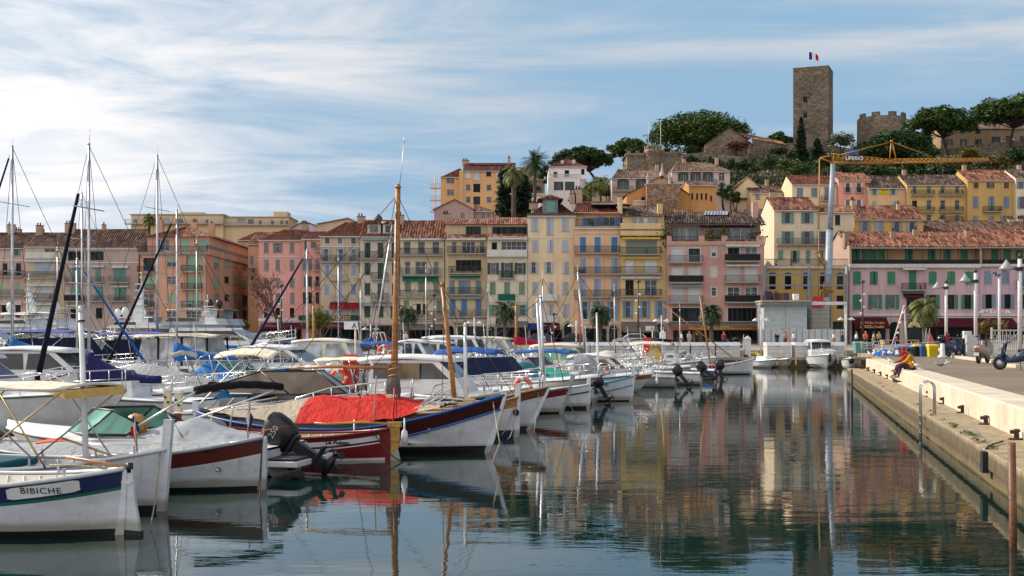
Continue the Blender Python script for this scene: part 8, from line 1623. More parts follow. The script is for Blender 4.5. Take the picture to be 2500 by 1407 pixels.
for _ in range(30):
 p = rng.uniform(3.78, 4.7); q = rng.uniform(18, 60) if rng.random() < .4 else 28.5+rng.gauss(0, 1.3); leaves(m, tuple(QP(rng.uniform(3.75, 4.0), q, .69)), (.10, .16, .05), 26, .03, 'ivy_green', rng, .3)
o = m.build('ledge_weeds'); tag(o, 'small weeds growing in the joints of the quay ledge', 'weeds', kind='stuff')
# ------------------------------------------------------------------ far quay: lockers, pillars, lamps
lk = thing('quay_locker', 'x', 'locker'); m = MB(); m.prism([(-.8, 0), (.8, 0), (.8, 1.0), (.62, 1.22), (-.62, 1.22), (-.8, 1.0)], -1.02, 1.02, 'locker_white'); m.build('body', lk, Rz(PI/2), .04); m = MB(); m.prism([(-.88, 1.0), (.88, 1.0), (.68, 1.30), (-.68, 1.30)], -1.06, 1.06, 'white_gel'); m.build('lid', lk, Rz(PI/2), .06)
m = MB(); [m.box(-1.0, 1.0, -.815, -.803, z, z+.015, 'grey_plastic') for z in (.35, .7)]; m.box(-.05, .05, -.83, -.8, .92, 1.0, 'grey_plastic'); m.build('seam', lk)
LP = [2027, 1965, 1897, 1774, 1713, 1652, 1591, 1530, 1469, 1408, 1347, 1270, 1209, 1148, 1087, 1026, 965]
NUM = ['first', 'second', 'third', 'fourth', 'fifth', 'sixth', 'seventh', 'eighth', 'ninth', 'tenth', 'eleventh', 'twelfth', 'thirteenth', 'fourteenth', 'fifteenth', 'sixteenth', 'seventeenth']
for i, px in enumerate(LP):
 lb = 'white quay locker with rounded lid, %s from the right end of the row' % NUM[i]
 if i == 0: lk.location = G(px, 107.2, .85); lk['label'] = lb; lk['group'] = 'white lockers lining the far quay'
 else: dup(lk, G(px, 107.2, .85), 0, lb)
def pillar(px, ytop, d, w, lab):
 t = thing('stone_pillar', lab, 'pillar', G(px, d, .85)); h = ZP(ytop, d)-.85; m = MB(); m.box(-w/2, w/2, -w/2, w/2, 0, h-.3, 'locker_white'); m.build('shaft', t, bevel=.02); m = MB(); q = w/2+.03
 for a, b in (((-q, -q), (q, -q)), ((q, -q), (q, q)), ((q, q), (-q, q)), ((-q, q), (-q, -q))): m.face([(a[0], a[1], h-.3), (b[0], b[1], h-.3), (0, 0, h)], 'locker_white')
 m.build('cap', t)
pillar(1825, 819, 106.6, .5, 'tall white pillar with pyramid cap between the lockers, right of the diagonal spar'); pillar(1325, 817, 106.6, .5, 'white pillar with pyramid cap behind the red furled sail'); pillar(1618, 806, 109, .5, 'white pillar with pyramid cap near the red jacket walker')
def lamp2(px, ytop, d, lab, first=[None]):
 z = ZP(ytop, d)-.85
 t = thing('street_lamp', lab, 'street lamp', G(px, d, .85), 0, 'small double headed lamps on the far quay'); m = MB(); m.tube([(0, 0, 0), (0, 0, z)], .075, 'lamp_white', 8, r2=.055); m.build('pole', t)
 for sx in (-1, 1): m = MB(); m.tube([(0, 0, z-.55), (sx*.5, 0, z-.4)], .03, 'lamp_white', 5); m.lathe([(.30, 0), (.26, .08), (.08, .2), (.03, .26)], 'lamp_white', 12, (sx*.5, 0, z-.58)); m.build('lamp_head', t)
for px, yt, lb in ((905, 790, 'double headed white lamp left of the tall varnished mast'), (1158, 775, 'double headed white lamp right of the brown leaning mast'), (1407, 782, 'double headed white lamp in front of the peach house'), (1615, 770, 'double headed white lamp beside the salmon restaurant block'), (1858, 768, 'double headed white lamp in front of the white site hoarding'), (2066, 766, 'double headed white lamp where the lockers end')): lamp2(px, yt, 110, lb)
def lamp1(px, ytop, d, hw, yh, lab):
 zt = ZP(ytop, d)-1.32; t = thing('street_lamp', lab, 'street lamp', G(px, d, 1.32), 0, 'tall white lamps with conical shades on the right quay'); m = MB(); m.tube([(0, 0, 0), (0, 0, zt-.3)], .14, 'lamp_white', 10); m.build('pole', t); m = MB(); m.lathe([(.2, 0), (.02, .4)], 'bronze', 8, (0, 0, zt-.35)); m.build('finial', t)
 zh = ZP(yh, d)-1.32; L = hw/F*d; m = MB(); m.box(-L*.6, .2, -.07, .07, zh-.06, zh+.06, 'iron'); m.box(-.18, .18, -.18, .18, zh-.13, zh+.13, 'iron'); m.build('bracket', t); m = MB(); m.lathe([(.1, -.12), (L*.34, -.12), (L*.38, .0), (L*.2, .26), (.03, .6)], 'lamp_shade', 16, (-L*.72, 0, zh+.03)); m.build('shade', t)
lamp1(2310, 683, 118, 30, 703, 'tall white lamp with conical shade, leftmost and smallest of the three on the right quay'); lamp1(2382, 655, 100, 36, 687, 'tall white lamp with conical shade, middle of the three on the right quay'); lamp1(2490, 618, 82, 46, 657, 'tall white lamp with conical shade at the right edge, largest of the three')
t = thing('camera_pole', 'white pole carrying surveillance cameras behind the clipped bush', 'camera pole', G(2440, 110, 1.32)); z = ZP(672, 110)-1.32; m = MB(); m.tube([(0, 0, 0), (0, 0, z)], .13, 'lamp_white', 8); m.build('pole', t)
for x, dz in ((-.5, .1), (.35, .25), (-.15, -.1)): m = MB(); m.box(x-.22, x+.22, -.2, .15, z+dz, z+dz+.2, 'grey_plastic'); m.build('camera', t, bevel=.03)
for px, yt, d, lab in ((1059, 723, 150, 'dark slim lamp post with stacked floodlights in front of the awning house'), (1558, 690, 145, 'dark brown lamp post with round top in front of the taupe awning'), (2106, 690, 145, 'dark lamp post with small white floodlights before the mauve house'), (1352, 770, 150, 'thin dark lamp post below the white balcony'), (687, 700, 150, 'slim lamp post standing in the bare plane tree')):
 t = thing('lamp_post', lab, 'lamp post', G(px, d, 1.4)); z = ZP(yt, d)-1.4; m = MB(); m.tube([(0, 0, 0), (0, 0, z)], .13, 'bronze', 8, r2=.08); m.lathe([(.3, 0), (.34, .15), (.05, .3)], 'bronze', 8, (0, 0, z)); m.build('pole', t)
 for k in range(4): m = MB(); m.lathe([(.06, 0), (.17, .15), (.15, .3)], 'lamp_white', 8, ((-.2 if k % 2 else .2), -.1, z-1.6-.75*k)); m.build('floodlight', t)
# ------------------------------------------------------------------ building site: crane, frame, hoarding
D = 176.0
def beam(m, a, b, w, mat): A_, B_ = W(*a), W(*b); m.tube([A_-O, B_-O], w, mat, 4)
t = thing('tower_crane', 'yellow lattice jib crane on a grey steel mast, with UPERIO sign', 'crane', G(2022, D, 1.4)); O = t.location
m = MB(); m.tube([W(2019, 800, D)-O, W(2026, 560, D)-O], .55, 'crane_grey', 14, r2=.50); m.build('mast_base', t); m = MB(); m.tube([W(2026, 565, D)-O, W(2034, 400, D)-O], .40, 'crane_grey', 14, r2=.36); m.lathe([(.5, 0), (.5, .25)], 'iron', 14, tuple(W(2026, 562, D)-O)); m.build('mast_extension', t)
def lattice(m, x0, x1, ya0, ya1, yb0, yb1, n, r, depth=.7):
 P = lambda u, top, s: W(x0+(x1-x0)*u, (ya0+(ya1-ya0)*u) if top else (yb0+(yb1-yb0)*u), D)-O+Vector((0, s*depth*(.5 if top else 1), 0))
 m.tube([P(0, 1, 0), P(1, 1, 0)], r, 'crane_yellow', 4)
 for s in (-1, 1): m.tube([P(0, 0, s), P(1, 0, s)], r, 'crane_yellow', 4)
 for i in range(n):
  a, b, c = i/n, (i+.5)/n, (i+1)/n
  for s in (-1, 1): m.tube([P(a, 0, s), P(b, 1, 0)], r*.6, 'crane_yellow', 4); m.tube([P(b, 1, 0), P(c, 0, s)], r*.6, 'crane_yellow', 4)
  m.tube([P(a, 0, -1), P(a, 0, 1)], r*.6, 'crane_yellow', 4)
m = MB(); lattice(m, 2030, 2180, 376, 390, 397, 399, 13, .075); lattice(m, 2180, 2414, 389, 386, 398, 393, 22, .06, .55); m.build('jib', t)
m = MB(); beam(m, (2030, 380, D), (2002, 386, D), .1, 'crane_yellow'); beam(m, (2002, 386, D), (2034, 398, D), .1, 'crane_yellow'); beam(m, (2001, 387, D), (1999, 560, D), .085, 'crane_yellow'); beam(m, (1999, 560, D), (1998, 735, D), .05, 'crane_yellow'); m.build('counter_jib', t)
m = MB(); beam(m, (2176, 346, D), (2172, 392, D), .09, 'crane_yellow'); beam(m, (2178, 346, D), (2188, 392, D), .09, 'crane_yellow'); beam(m, (2176, 347, D), (2052, 378, D), .06, 'crane_yellow'); beam(m, (2177, 347, D), (2278, 384, D), .06, 'crane_yellow'); m.lathe([(.2, -.1), (.2, .2)], 'crane_yellow', 8, tuple(W(2177, 346, D)-O)); m.build('apex_frame', t)
m = MB(); A_, B_ = W(2063, 397, D)-O, W(2098, 382, D)-O; m.box(A_.x, B_.x, -1.0, -.9, A_.z, B_.z, 'letter_black'); sg = m.build('sign_board', t); text_obj('UPERIO', .74, 'letter_white', sg, Tr((A_.x+B_.x)/2, -1.03, A_.z+.2) @ TXT, bold=.008, space=1.0)
m = MB()
for a, b in (((1998, 540), (2012, 575)), ((1984, 538), (1999, 535)), ((1998, 535), (2004, 560))): beam(m, (a[0]+2, a[1]+80, D-1), (b[0]+2, b[1]+80, D-1), .12, 'crane_yellow')
for a, b in (((2006, 724), (2014, 688)), ((2016, 724), (2024, 688)), ((2008, 704), (2034, 712))): beam(m, (*a, D-1.2), (*b, D-1.2), .17, 'crane_yellow')
m.build('hoist_frame', t)
t = thing('ballast_stack', 'stack of pale concrete ballast slabs with a red sign at the foot of the crane', 'ballast', G(2000, 173, 1.4)); m = MB(); a, b = (1978-2000)/F*173, (2022-2000)/F*173; zt_ = ZP(726, 173)-1.4; n = 11
for i in range(n): m.box(a+.03*(i % 2), b-.03*(i % 3), -.8, .8, zt_*i/n, zt_*(i+.93)/n, 'concrete_block')
m.build('slabs', t); m = MB(); a2, b2 = (1980-2000)/F*173, (2006-2000)/F*173; m.box(a2, b2, -1.0, -.9, ZP(751, 173)-1.4, ZP(724, 173)-1.4, 'sign_red'); sg = m.build('sign', t); text_obj('liano', .62, 'letter_white', sg, Tr((a2+b2)/2, -1.02, ZP(743, 173)-1.4) @ TXT, bold=.01)
t = thing('steel_frame', 'blue grey steel propping frame in front of the ochre house', 'steel frame', G(1965, 174, 1.4)); O = t.location; D = 174.0; m = MB()
for x0, x1 in ((1861, 1868), (1974, 1975), (2068, 2068)): A_, B_ = W(x0, 836, D)-O, W(x1, 652, D)-O; m.tube([A_, B_], .24, 'beam_blue', 4); m.build('column', t); m = MB()
for y in (672, 697): A_, B_ = W(1867, y, D)-O, W(2068, y, D)-O; m.box(A_.x, B_.x, -.12, .12, A_.z-.12, A_.z+.12, 'beam_blue')
A_, B_ = W(1853, 741, D-6)-O, W(2066, 741, D-6)-O; m.box(A_.x, B_.x, -6.3, -6.0, A_.z-.22, A_.z+.22, 'lamp_white'); m.build('beam', t); m = MB()
for px in (1853, 2064): x = W(px, 800, D-6).x-O.x; m.box(x-.15, x+.15, -6.28, -6.02, 0, W(0, 741, D-6).z-O.z-.23, 'lamp_white')
m.build('portal_leg', t)
t = thing('site_cabin', 'large pale grey boarded site enclosure with two door leaves and a loaded deck on top', 'site enclosure', G(1865, 168, 1.4)); k = F/168; w_ = (1970-1865)/k; h = ZP(745, 168)-1.4; m = MB(); m.box(0, w_, 0, 4, 0, h, 'hoarding'); m.build('panel', t); m = MB(); m.box(w_*.5-.02, w_*.5+.02, -.02, -.002, h*.33, h, 'rail_grey'); m.box(0, w_, -.02, -.002, h*.31, h*.31+.04, 'rail_grey'); [m.box(w_*q-.12, w_*q+.12, -.03, -.002, h*.38, h*.38+.1, 'trim_dark') for q in (.4, .56)]; m.build('door_seam', t)
m = MB(); m.box(-.5, w_+.4, -1.2, 4, h+.02, h+.4, 'beam_blue'); m.box(-.6, w_+.2, -1.4, 4, h+.4, h+.62, 'pale_wood'); m.build('deck', t); m = MB(); rng = random.Random(4)
for i in range(14): x = rng.uniform(0, w_-.8); q = rng.uniform(.4, 1.0); m.box(x, x+rng.uniform(.4, 1.1), -.8+rng.uniform(-.3, .3)+i*.13, -.1+i*.15, h+.63, h+.63+q*1.3, rng.choice(['rust_iron', 'band_navy', 'dark_wood', 'grey_plastic']))
m.box(w_*.66, w_*.78, -.9, -.1, h+.63, h+1.5, 'flag_white'); m.build('stored_material', t)
for i in range(7):
 t = thing('hoarding_panel', 'white and pale blue site hoarding panel, %s from the left below the crane' % NUM[i], 'hoarding', G(1850+i*31, 158, 1.4), 0, 'hoarding panels round the building site'); m = MB(); m.box(0, 31/F*158-.04, -.04, .04, .1, 2.05, 'hoarding' if i % 2 else 'car_silver'); m.build('panel', t); m = MB(); [m.box(31/F*158*q-.03, 31/F*158*q+.03, -.1, -.045, 0, 2.1, 'rail_grey') for q in (.04, .5)]; m.build('upright', t)
# ------------------------------------------------------------------ people
def figure(label, loc, rz, J, cols, s=1.0, hands=False, group=None, scarf=None):
 """J: joint positions; one continuous skinned body, clothes as shells over it"""
 t = thing('person', label, 'person', loc, rz, group); t.scale = (s,)*3
 R0 = dict(pel=.135, waist=.115, chest=.135, neck=.055, jaw=.075, skull=.095, top=.06, shL=.06, elL=.042, wrL=.028, haL=.035, shR=.06, elR=.042, wrR=.028, haR=.035, hiL=.09, knL=.06, anL=.038, toL=.03, hiR=.09, knR=.06, anR=.038, toR=.03)
 E = [('pel', 'waist'), ('waist', 'chest'), ('chest', 'neck'), ('neck', 'jaw'), ('jaw', 'skull'), ('skull', 'top')]
 for q in 'LR': E += [('chest', 'sh'+q), ('sh'+q, 'el'+q), ('el'+q, 'wr'+q), ('wr'+q, 'ha'+q), ('pel', 'hi'+q), ('hi'+q, 'kn'+q), ('kn'+q, 'an'+q), ('an'+q, 'to'+q)]
 def skin(name, keys, mat, grow, root):
  ed = [(a, b) for a, b in E if a in keys and b in keys]; ks = [k for k in R0 if k in keys]; ix = {k: i for i, k in enumerate(ks)}
  me = bpy.data.meshes.new(name); me.from_pydata([J[k] for k in ks], [(ix[a], ix[b]) for a, b in ed], []); me.materials.append(M(mat)); o = bpy.data.objects.new(name, me); COL.objects.link(o); o.parent = t
  o.modifiers.new('skin', 'SKIN'); sv = me.skin_vertices[0].data if me.skin_vertices else None
  if sv is None:
   bpy.context.view_layer.objects.active = o; sv = me.skin_vertices[0].data
  for k in ks: r = R0[k]*grow+(.012 if grow > 1 else 0); sv[ix[k]].radius = (r, r); sv[ix[k]].use_root = (k == root)
  sb = o.modifiers.new('sub', 'SUBSURF'); sb.levels = 1; sb.render_levels = 1; o.modifiers['skin'].use_smooth_shade = True; return o
 skin('body', set(R0), cols[0], 1.0, 'pel')
 skin('top', {'pel', 'waist', 'chest', 'shL', 'shR', 'elL', 'elR', 'wrL', 'wrR'}, cols[1], 1.22, 'pel')
 skin('trousers', {'pel', 'hiL', 'hiR', 'knL', 'knR', 'anL', 'anR'}, cols[2], 1.22, 'pel')
 sk = Vector(J['skull']); fw = J.get('face', Vector((1, 0, 0))); fw = Vector(fw).normalized(); m = MB(); bk = -fw
 m.ell(tuple(sk+bk*.025+Vector((0, 0, .03))), (.108, .105, .112), cols[3], 10, 6)
 if len(cols) > 4: m.ell(tuple(sk+bk*.06-Vector((0, 0, .12))), (.12, .13, .17), cols[3], 10, 6); m.ell(tuple(Vector(J['neck'])+Vector((0, 0, .02))), (.12, .13, .1), cols[3], 10, 5)
 m.build('hair' if len(cols) < 5 else 'headscarf', t)
 m = MB(); side = fw.cross(Vector((0, 0, 1))).normalized(); m.ell(tuple(sk+fw*.10-Vector((0, 0, .02))), (.018, .014, .022), cols[0], 6, 4)
 for q in (-1, 1): m.ell(tuple(sk+fw*.088+side*.034*q+Vector((0, 0, .012))), (.008, .012, .008), 'letter_black', 6, 4)
 m.ell(tuple(sk+fw*.088-Vector((0, 0, .055))), (.008, .022, .006), 'cloth_red', 6, 4); m.build('face', t)
 m = MB()
 for q in 'LR':
  a, w_ = Vector(J['an'+q]), Vector(J['to'+q]); dd = (w_-a); dd.z = 0; dd = dd.normalized() if dd.length > .01 else Vector((1, 0, 0)); m.tube([a-dd*.05-Vector((0, 0, .04)), a+dd*.08-Vector((0, 0, .045)), w_+dd*.03-Vector((0, 0, .01))], .042, 'cloth_black' if not hands else 'cloth_tan', 7, r2=.03)
 m.build('shoes', t)
 if hands: m = MB(); m.ell((.05, 0, .17), (.24, .23, .19), cols[1], 12, 7); m.build('tunic', t)
 if hands:
  for q in 'LR':
   h = Vector(J['ha'+q]); d_ = (h-Vector(J['wr'+q])).normalized(); sd_ = d_.cross(Vector((0, 0, 1))); sd_ = sd_.normalized() if sd_.length > .01 else Vector((0, 1, 0)); m = MB()
   for i, l in enumerate((.07, .08, .075, .06)): p = h+sd_*(.027-.018*i); m.tube([p, p+d_*l*.6, p+d_*l-Vector((0, 0, .02))], .0085, cols[0], 6, r2=.006)
   m.tube([h-d_*.03+sd_*.03, h+sd_*.055+d_*.01, h+sd_*.06+d_*.035], .010, cols[0], 6, r2=.007); m.build('fingers', t)
 return t
def stand(step=.12, arm=.1, lean=0.):
 return {k: Vector(v) for k, v in dict(pel=(0, 0, .93), waist=(lean*.3, 0, 1.08), chest=(lean*.7, 0, 1.30), neck=(lean, 0, 1.48), jaw=(lean+.02, 0, 1.56), skull=(lean+.02, 0, 1.64), top=(lean+.02, 0, 1.70), shL=(lean*.9, .18, 1.40), elL=(lean*.5-arm, .23, 1.13), wrL=(arm, .24, .92), haL=(arm+.03, .24, .84),
  shR=(lean*.9, -.18, 1.40), elR=(lean*.5+arm*.5, -.23, 1.13), wrR=(arm*2, -.2, .97), haR=(arm*2+.06, -.19, .90), hiL=(0, .09, .86), knL=(step*.6, .1, .48), anL=(step, .1, .09), toL=(step+.16, .11, .03), hiR=(0, -.09, .86), knR=(0, -.1, .48), anR=(-step, -.1, .10), toR=(-step+.15, -.11, .03)).items()}
PE = [(1621, 118, 'scarf_red', 'denim', 'person in red jacket walking in front of the salmon block', 0), (1664, 140, 'cloth_white', 'cloth_tan', 'person in patterned top before the restaurant door', 2), (1683, 138, 'sh_pale', 'cloth_tan', 'person in pale blue shirt and cap outside the restaurant', 3), (1701, 146, 'cloth_black', 'cloth_black', 'person in black standing before the lit restaurant window', 1),
      (1767, 138, 'cloth_red', 'denim', 'person in jeans walking right of the arching palm', 3), (1897, 140, 'cloth_black', 'denim', 'person in black leaning at the site counter, left', 1), (1918, 141, 'cloth_tan', 'cloth_red', 'person with light hair at the site counter, middle', 3), (1938, 140, 'cloth_white', 'cloth_tan', 'person in beige clothes at the site counter, right', 2),
      (2035, 139, 'cloth_white', 'cloth_tan', 'person in cream jacket right of the red sign', 0), (2057, 141, 'cloth_black', 'denim', 'person in dark clothes near the end of the hoarding', 2), (2090, 128, 'cloth_white', 'denim', 'person in white bending at the pizzeria terrace', 0), (2113, 135, 'orange_plastic', 'denim', 'person in orange top below the burgundy awning', 3),
      (2133, 138, 'cloth_tan', 'cloth_tan', 'person in tan coat below the burgundy awning, left of two', 0), (2146, 139, 'cloth_tan', 'cloth_black', 'person in grey beige coat below the burgundy awning, right of two', 3), (990, 125, 'cloth_white', 'denim', 'person in white behind the lockers near the green awning house', 3), (960, 126, 'cloth_red', 'denim', 'person in dark red top left of the tall varnished mast', 0)]
for i, (px, d, c1, c2, lb, o_) in enumerate(PE): figure(lb, G(px, d, 1.4), [0, PI/2, PI, -PI/2][o_], stand(.08+.05*(i % 3), .06+.03*(i % 2), .02*(i % 4)), ['skin_light' if i % 3 else 'skin', c1, c2, ['hair_dark', 'dark_wood', 'cloth_tan'][i % 3]], group=None)
for px, d, c1, lb in ((2448, 325, 'cloth_black', 'person in dark clothes on the castle terrace, left of three'), (2455, 325.5, 'cloth_black', 'person in black on the castle terrace, middle of three'), (2474, 325, 'cloth_white', 'person in white on the castle terrace, right of three')): figure(lb, Vector(((px-1250)/F*d, d, ZP(349, d)-.3)), PI, stand(.05, .05), ['skin_light', c1, 'cloth_tan', 'hair_dark'])
V = lambda **k: {a: Vector(b) for a, b in k.items()}
fz = math.atan2(-NQ.y, -NQ.x)
P1 = QP(5.28, (53.3+.2195*5.2)/.9756, 1.325); P2 = QP(5.22, (54.4+.2195*5.2)/.9756, 1.325)
figure('person in mustard yellow top sitting on the quay edge, nearer of the two', P1, fz, V(pel=(0, 0, .13), waist=(.04, 0, .30), chest=(.10, 0, .52), neck=(.17, 0, .70), jaw=(.22, 0, .76), skull=(.24, 0, .84), top=(.25, 0, .91), face=(1, .1, -.3),
 shL=(.13, .18, .62), elL=(.30, .25, .38), wrL=(.52, .15, .30), haL=(.60, .12, .27), shR=(.13, -.18, .62), elR=(.28, -.26, .36), wrR=(.50, -.2, .26), haR=(.58, -.18, .24), hiL=(.06, .1, .12), knL=(.50, .12, .26), anL=(.78, .1, .0), toL=(.93, .1, -.03), hiR=(.06, -.1, .12), knR=(.50, -.13, .17), anR=(.62, -.12, -.28), toR=(.78, -.12, -.34)),
 ['skin', 'mustard', 'purple_cloth', 'hair_dark'], 1.0, True)
figure('person in red headscarf sitting on the quay edge, farther of the two', P2, fz, V(pel=(0, 0, .13), waist=(.05, 0, .31), chest=(.13, 0, .54), neck=(.20, 0, .71), jaw=(.26, 0, .77), skull=(.28, 0, .85), top=(.29, 0, .92), face=(1, -.1, -.4),
 shL=(.16, .18, .63), elL=(.36, .24, .40), wrL=(.56, .14, .33), haL=(.63, .1, .31), shR=(.16, -.18, .63), elR=(.34, -.25, .38), wrR=(.54, -.16, .30), haR=(.62, -.13, .28), hiL=(.06, .1, .12), knL=(.50, .12, .17), anL=(.60, .1, -.28), toL=(.76, .1, -.34), hiR=(.06, -.1, .12), knR=(.50, -.12, .18), anR=(.64, -.12, -.26), toR=(.80, -.12, -.32)),
 ['skin', 'red_pattern', 'purple_cloth', 'scarf_red', 'scarf'], 1.0, True)
def bird(label, px, py, z0, rz, s=1., gull=True):
 d = (CZ-z0)*F/(py-HY); t = thing('gull' if gull else 'pigeon', label, 'bird', G(px, d, z0), rz); t.scale = (s,)*3; b, w_ = ('gull_white', 'gull_grey') if gull else ('pigeon_grey', 'pigeon_grey')
 m = MB(); rg = []
 for x, z, r in ((-.20, .12, .008), (-.14, .135, .03), (-.05, .15, .062), (.04, .175, .068), (.10, .21, .045), (.125, .255, .036), (.145, .285, .036), (.17, .295, .022), (.185, .292, .008)): rg.append([(x, r*math.cos(2*PI*k/8), z+r*math.sin(2*PI*k/8)) for k in range(8)])
 m.loft(rg, b); m.build('body', t); m = MB()
 for q in (-1, 1): m.loft([[(.06, q*.06, .19), (.06, q*.068, .15)], [(-.05, q*.07, .20), (-.05, q*.072, .13)], [(-.26, q*.02, .13), (-.26, q*.02, .12)]], w_, closed=False, cap=False)
 m.build('wings', t); m = MB(); m.tube([(.18, 0, .29), (.225, 0, .278)], .008, 'beak', 5, r2=.003); m.build('beak', t); m = MB(); [m.tube([(.01, q*.025, .12), (.015, q*.025, .005), (.05, q*.025, .003)], .005, 'beak', 4) for q in (-1, 1)]; m.build('legs', t)
bird('white gull standing on the quay edge beside the person in mustard', 2240, 905, 1.325, R(150), 1.25); bird('white gull on the quay edge left of the two seated people', 2174, 890, 1.325, R(120), 1.1); bird('white gull on the asphalt, right of the small flock', 2318, 893, 1.325, R(160), .9); bird('white gull facing away in the middle of the small flock', 2307, 896, 1.325, R(40), .8)
bird('grey white gull at the left of the small flock', 2287, 896, 1.325, R(200), .8); bird('dark pigeon walking in the small flock on the asphalt', 2299, 899, 1.325, R(20), .9, False); bird('pigeon pecking on the ledge below the seated people', 2186, 941, .67, R(180), 1.2, False); bird('white gull resting at the far end of the coping, left of two', 2122, 872, 1.325, R(90), 1.3); bird('white gull resting at the far end of the coping, right of two', 2133, 873, 1.325, R(60), 1.4)
bird('small dark bird floating on the water at the centre right', 1936, 1123, -.03, R(0), .5, False)
# ------------------------------------------------------------------ scooters, car, bins and fishing gear
def scooter(label, px, d, rz, body, case=True, plate=True, s=1.):
 t = thing('scooter', label, 'scooter', G(px, d, 1.325), rz); t.scale = (s,)*3
 for x in (-.62, .62):
  m = MB(); rg = []
  for i in range(17): a = 2*PI*i/16; rg.append([(x+(.20+.065*math.cos(q))*math.cos(a), .06*math.sin(q), .27+(.20+.065*math.cos(q))*math.sin(a)) for q in [2*PI*k/8 for k in range(8)]])
  m.loft(rg, 'black_rubber', cap=False); w_ = m.build('wheel', t); m = MB(); m.lathe([(.02, -.05), (.15, -.04), (.15, .04), (.02, .05)], 'alu', 12); m.build('rim', w_, Tr(x, 0, .27) @ Rx(PI/2))
 m = MB(); rg = [[(x, w*math.copysign(abs(math.cos(q))**.6, math.cos(q)), z+h*math.copysign(abs(math.sin(q))**.6, math.sin(q))) for q in [2*PI*k/12 for k in range(12)]] for x, z, w, h in ((-.88, .70, .04, .04), (-.8, .67, .17, .14), (-.5, .60, .25, .22), (-.15, .54, .26, .22), (0, .46, .22, .17), (.25, .36, .22, .09), (.40, .44, .24, .16))]
 m.loft(rg, body); m.build('body', t); m = MB(); rg = [[(x+.0, w*math.cos(q), z+.0) if False else (x+.05*math.sin(q), w*math.cos(q), z+.0) for q in [2*PI*k/12 for k in range(12)]] for x, z, w in ((.40, .32, .16), (.54, .5, .28), (.52, .78, .29), (.42, 1.0, .2), (.36, 1.02, .08))]
 m.loft(rg, body); m.ell((.62, 0, .5), (.2, .09, .09), body); m.build('front_shield', t); m = MB(); rg = [[(x, w*math.cos(q), z+.06*math.sin(q)) for q in [2*PI*k/10 for k in range(10)]] for x, z, w in ((-.72, .78, .08), (-.6, .79, .15), (-.2, .76, .15), (-.02, .72, .1))]; m.loft(rg, 'black_rubber'); m.build('seat', t)
 m = MB(); m.tube([(.30, -.34, 1.06), (.36, -.12, 1.04), (.36, .12, 1.04), (.30, .34, 1.06)], .022, 'iron', 6); m.tube([(.5, 0, .3), (.37, 0, 1.04)], .03, 'iron', 6); [m.ell((.36, q*.38, 1.2), (.02, .07, .05), 'black_plastic', 8, 4) or m.tube([(.36, q*.28, 1.05), (.36, q*.37, 1.2)], .01, 'iron', 4) for q in (-1, 1)]; m.build('handlebar', t)
 m = MB(); m.box(-.885, -.84, -.1, .1, .62, .69, 'tail_red'); m.build('tail_light', t); m = MB(); m.box(-.93, -.905, -.11, .11, .36, .5, 'plate'); m.build('number_plate', t); m = MB(); m.tube([(-.4, -.2, .28), (-.8, -.23, .36)], .05, 'iron', 8); m.build('exhaust', t)
 if case: m = MB(); m.ell((-.78, 0, 1.0), (.24, .26, .19), 'helmet_black', 14, 8); m.build('top_case', t)
 m = MB(); m.tube([(-.1, 0, .3), (-.15, .18, .02)], .015, 'iron', 5); m.build('kick_stand', t)
scooter('blue and black scooter with shiny round top case, left of the three on the quay', 2322, 80, R(35), 'scooter_blue', s=1.25); scooter('beige scooter with red tail lights seen from behind, middle of the three on the quay', 2400, 64.5, R(52), 'scooter_beige', False, s=1.2); scooter('slate blue scooter cut by the right edge of the picture', 2484, 53, R(150), 'scooter_blue', False, s=1.15)
scooter('black scooter half hidden behind the blue scooter with the top case', 2336, 83, R(20), 'helmet_black', False, s=1.2)
for i, (px, lb) in enumerate(((1780, 'black scooter parked before the restaurant, left of three'), (1794, 'black scooter parked before the restaurant, middle of three'), (1806, 'black scooter parked before the restaurant, right of three'))): scooter(lb, px, 132, R(80+6*i), 'helmet_black', i == 1)
def car(label, px, d, rz, body):
 t = thing('parked_car', label, 'car', G(px, d, 1.41), rz); m = MB(); m.prism([(-2.1, .3), (2.1, .3), (2.15, .65), (1.95, .85), (1.0, .98), (-1.9, 1.02), (-2.12, .75)], -.86, .86, body); m.build('body', t, bevel=.12); m = MB(); m.prism([(-1.85, .95), (1.05, .95), (.35, 1.48), (-.2, 1.55), (-1.3, 1.5)], lambda z: -.84+(z-.95)*.3, lambda z: .84-(z-.95)*.3, body); m.build('cabin', t, bevel=.08)
 m = MB(); [m.prism([(-1.55, 1.02), (.82, 1.02), (.28, 1.42), (-1.2, 1.42)], *(sorted((q*.80, q*.835))), 'tinted_window') for q in (-1, 1)]; m.build('side_window', t)
 for x in (-1.3, 1.3):
  for q in (-1, 1): m = MB(); m.lathe([(.2, -.1), (.33, -.1), (.33, .1), (.2, .1), (.02, .12)], 'black_rubber', 16); w_ = m.build('wheel', t, Tr(x, q*.8, .33) @ Rx(PI/2)); m = MB(); m.lathe([(.02, -.115), (.2, -.11), (.2, .11), (.02, .13)], 'alu', 12); m.build('rim', w_)
car('silver white car parked on the promenade right of the peach house palm', 1541, 145, PI, 'car_silver'); car('dark car parked behind the lockers below the blue awning', 1330, 146, 0, 'navy_gel'); car('dark red car parked on the promenade near the rose pink house', 930, 146, 0, 'maroon'); car('black van like car parked left of the peach house', 1395, 146, PI, 'helmet_black')
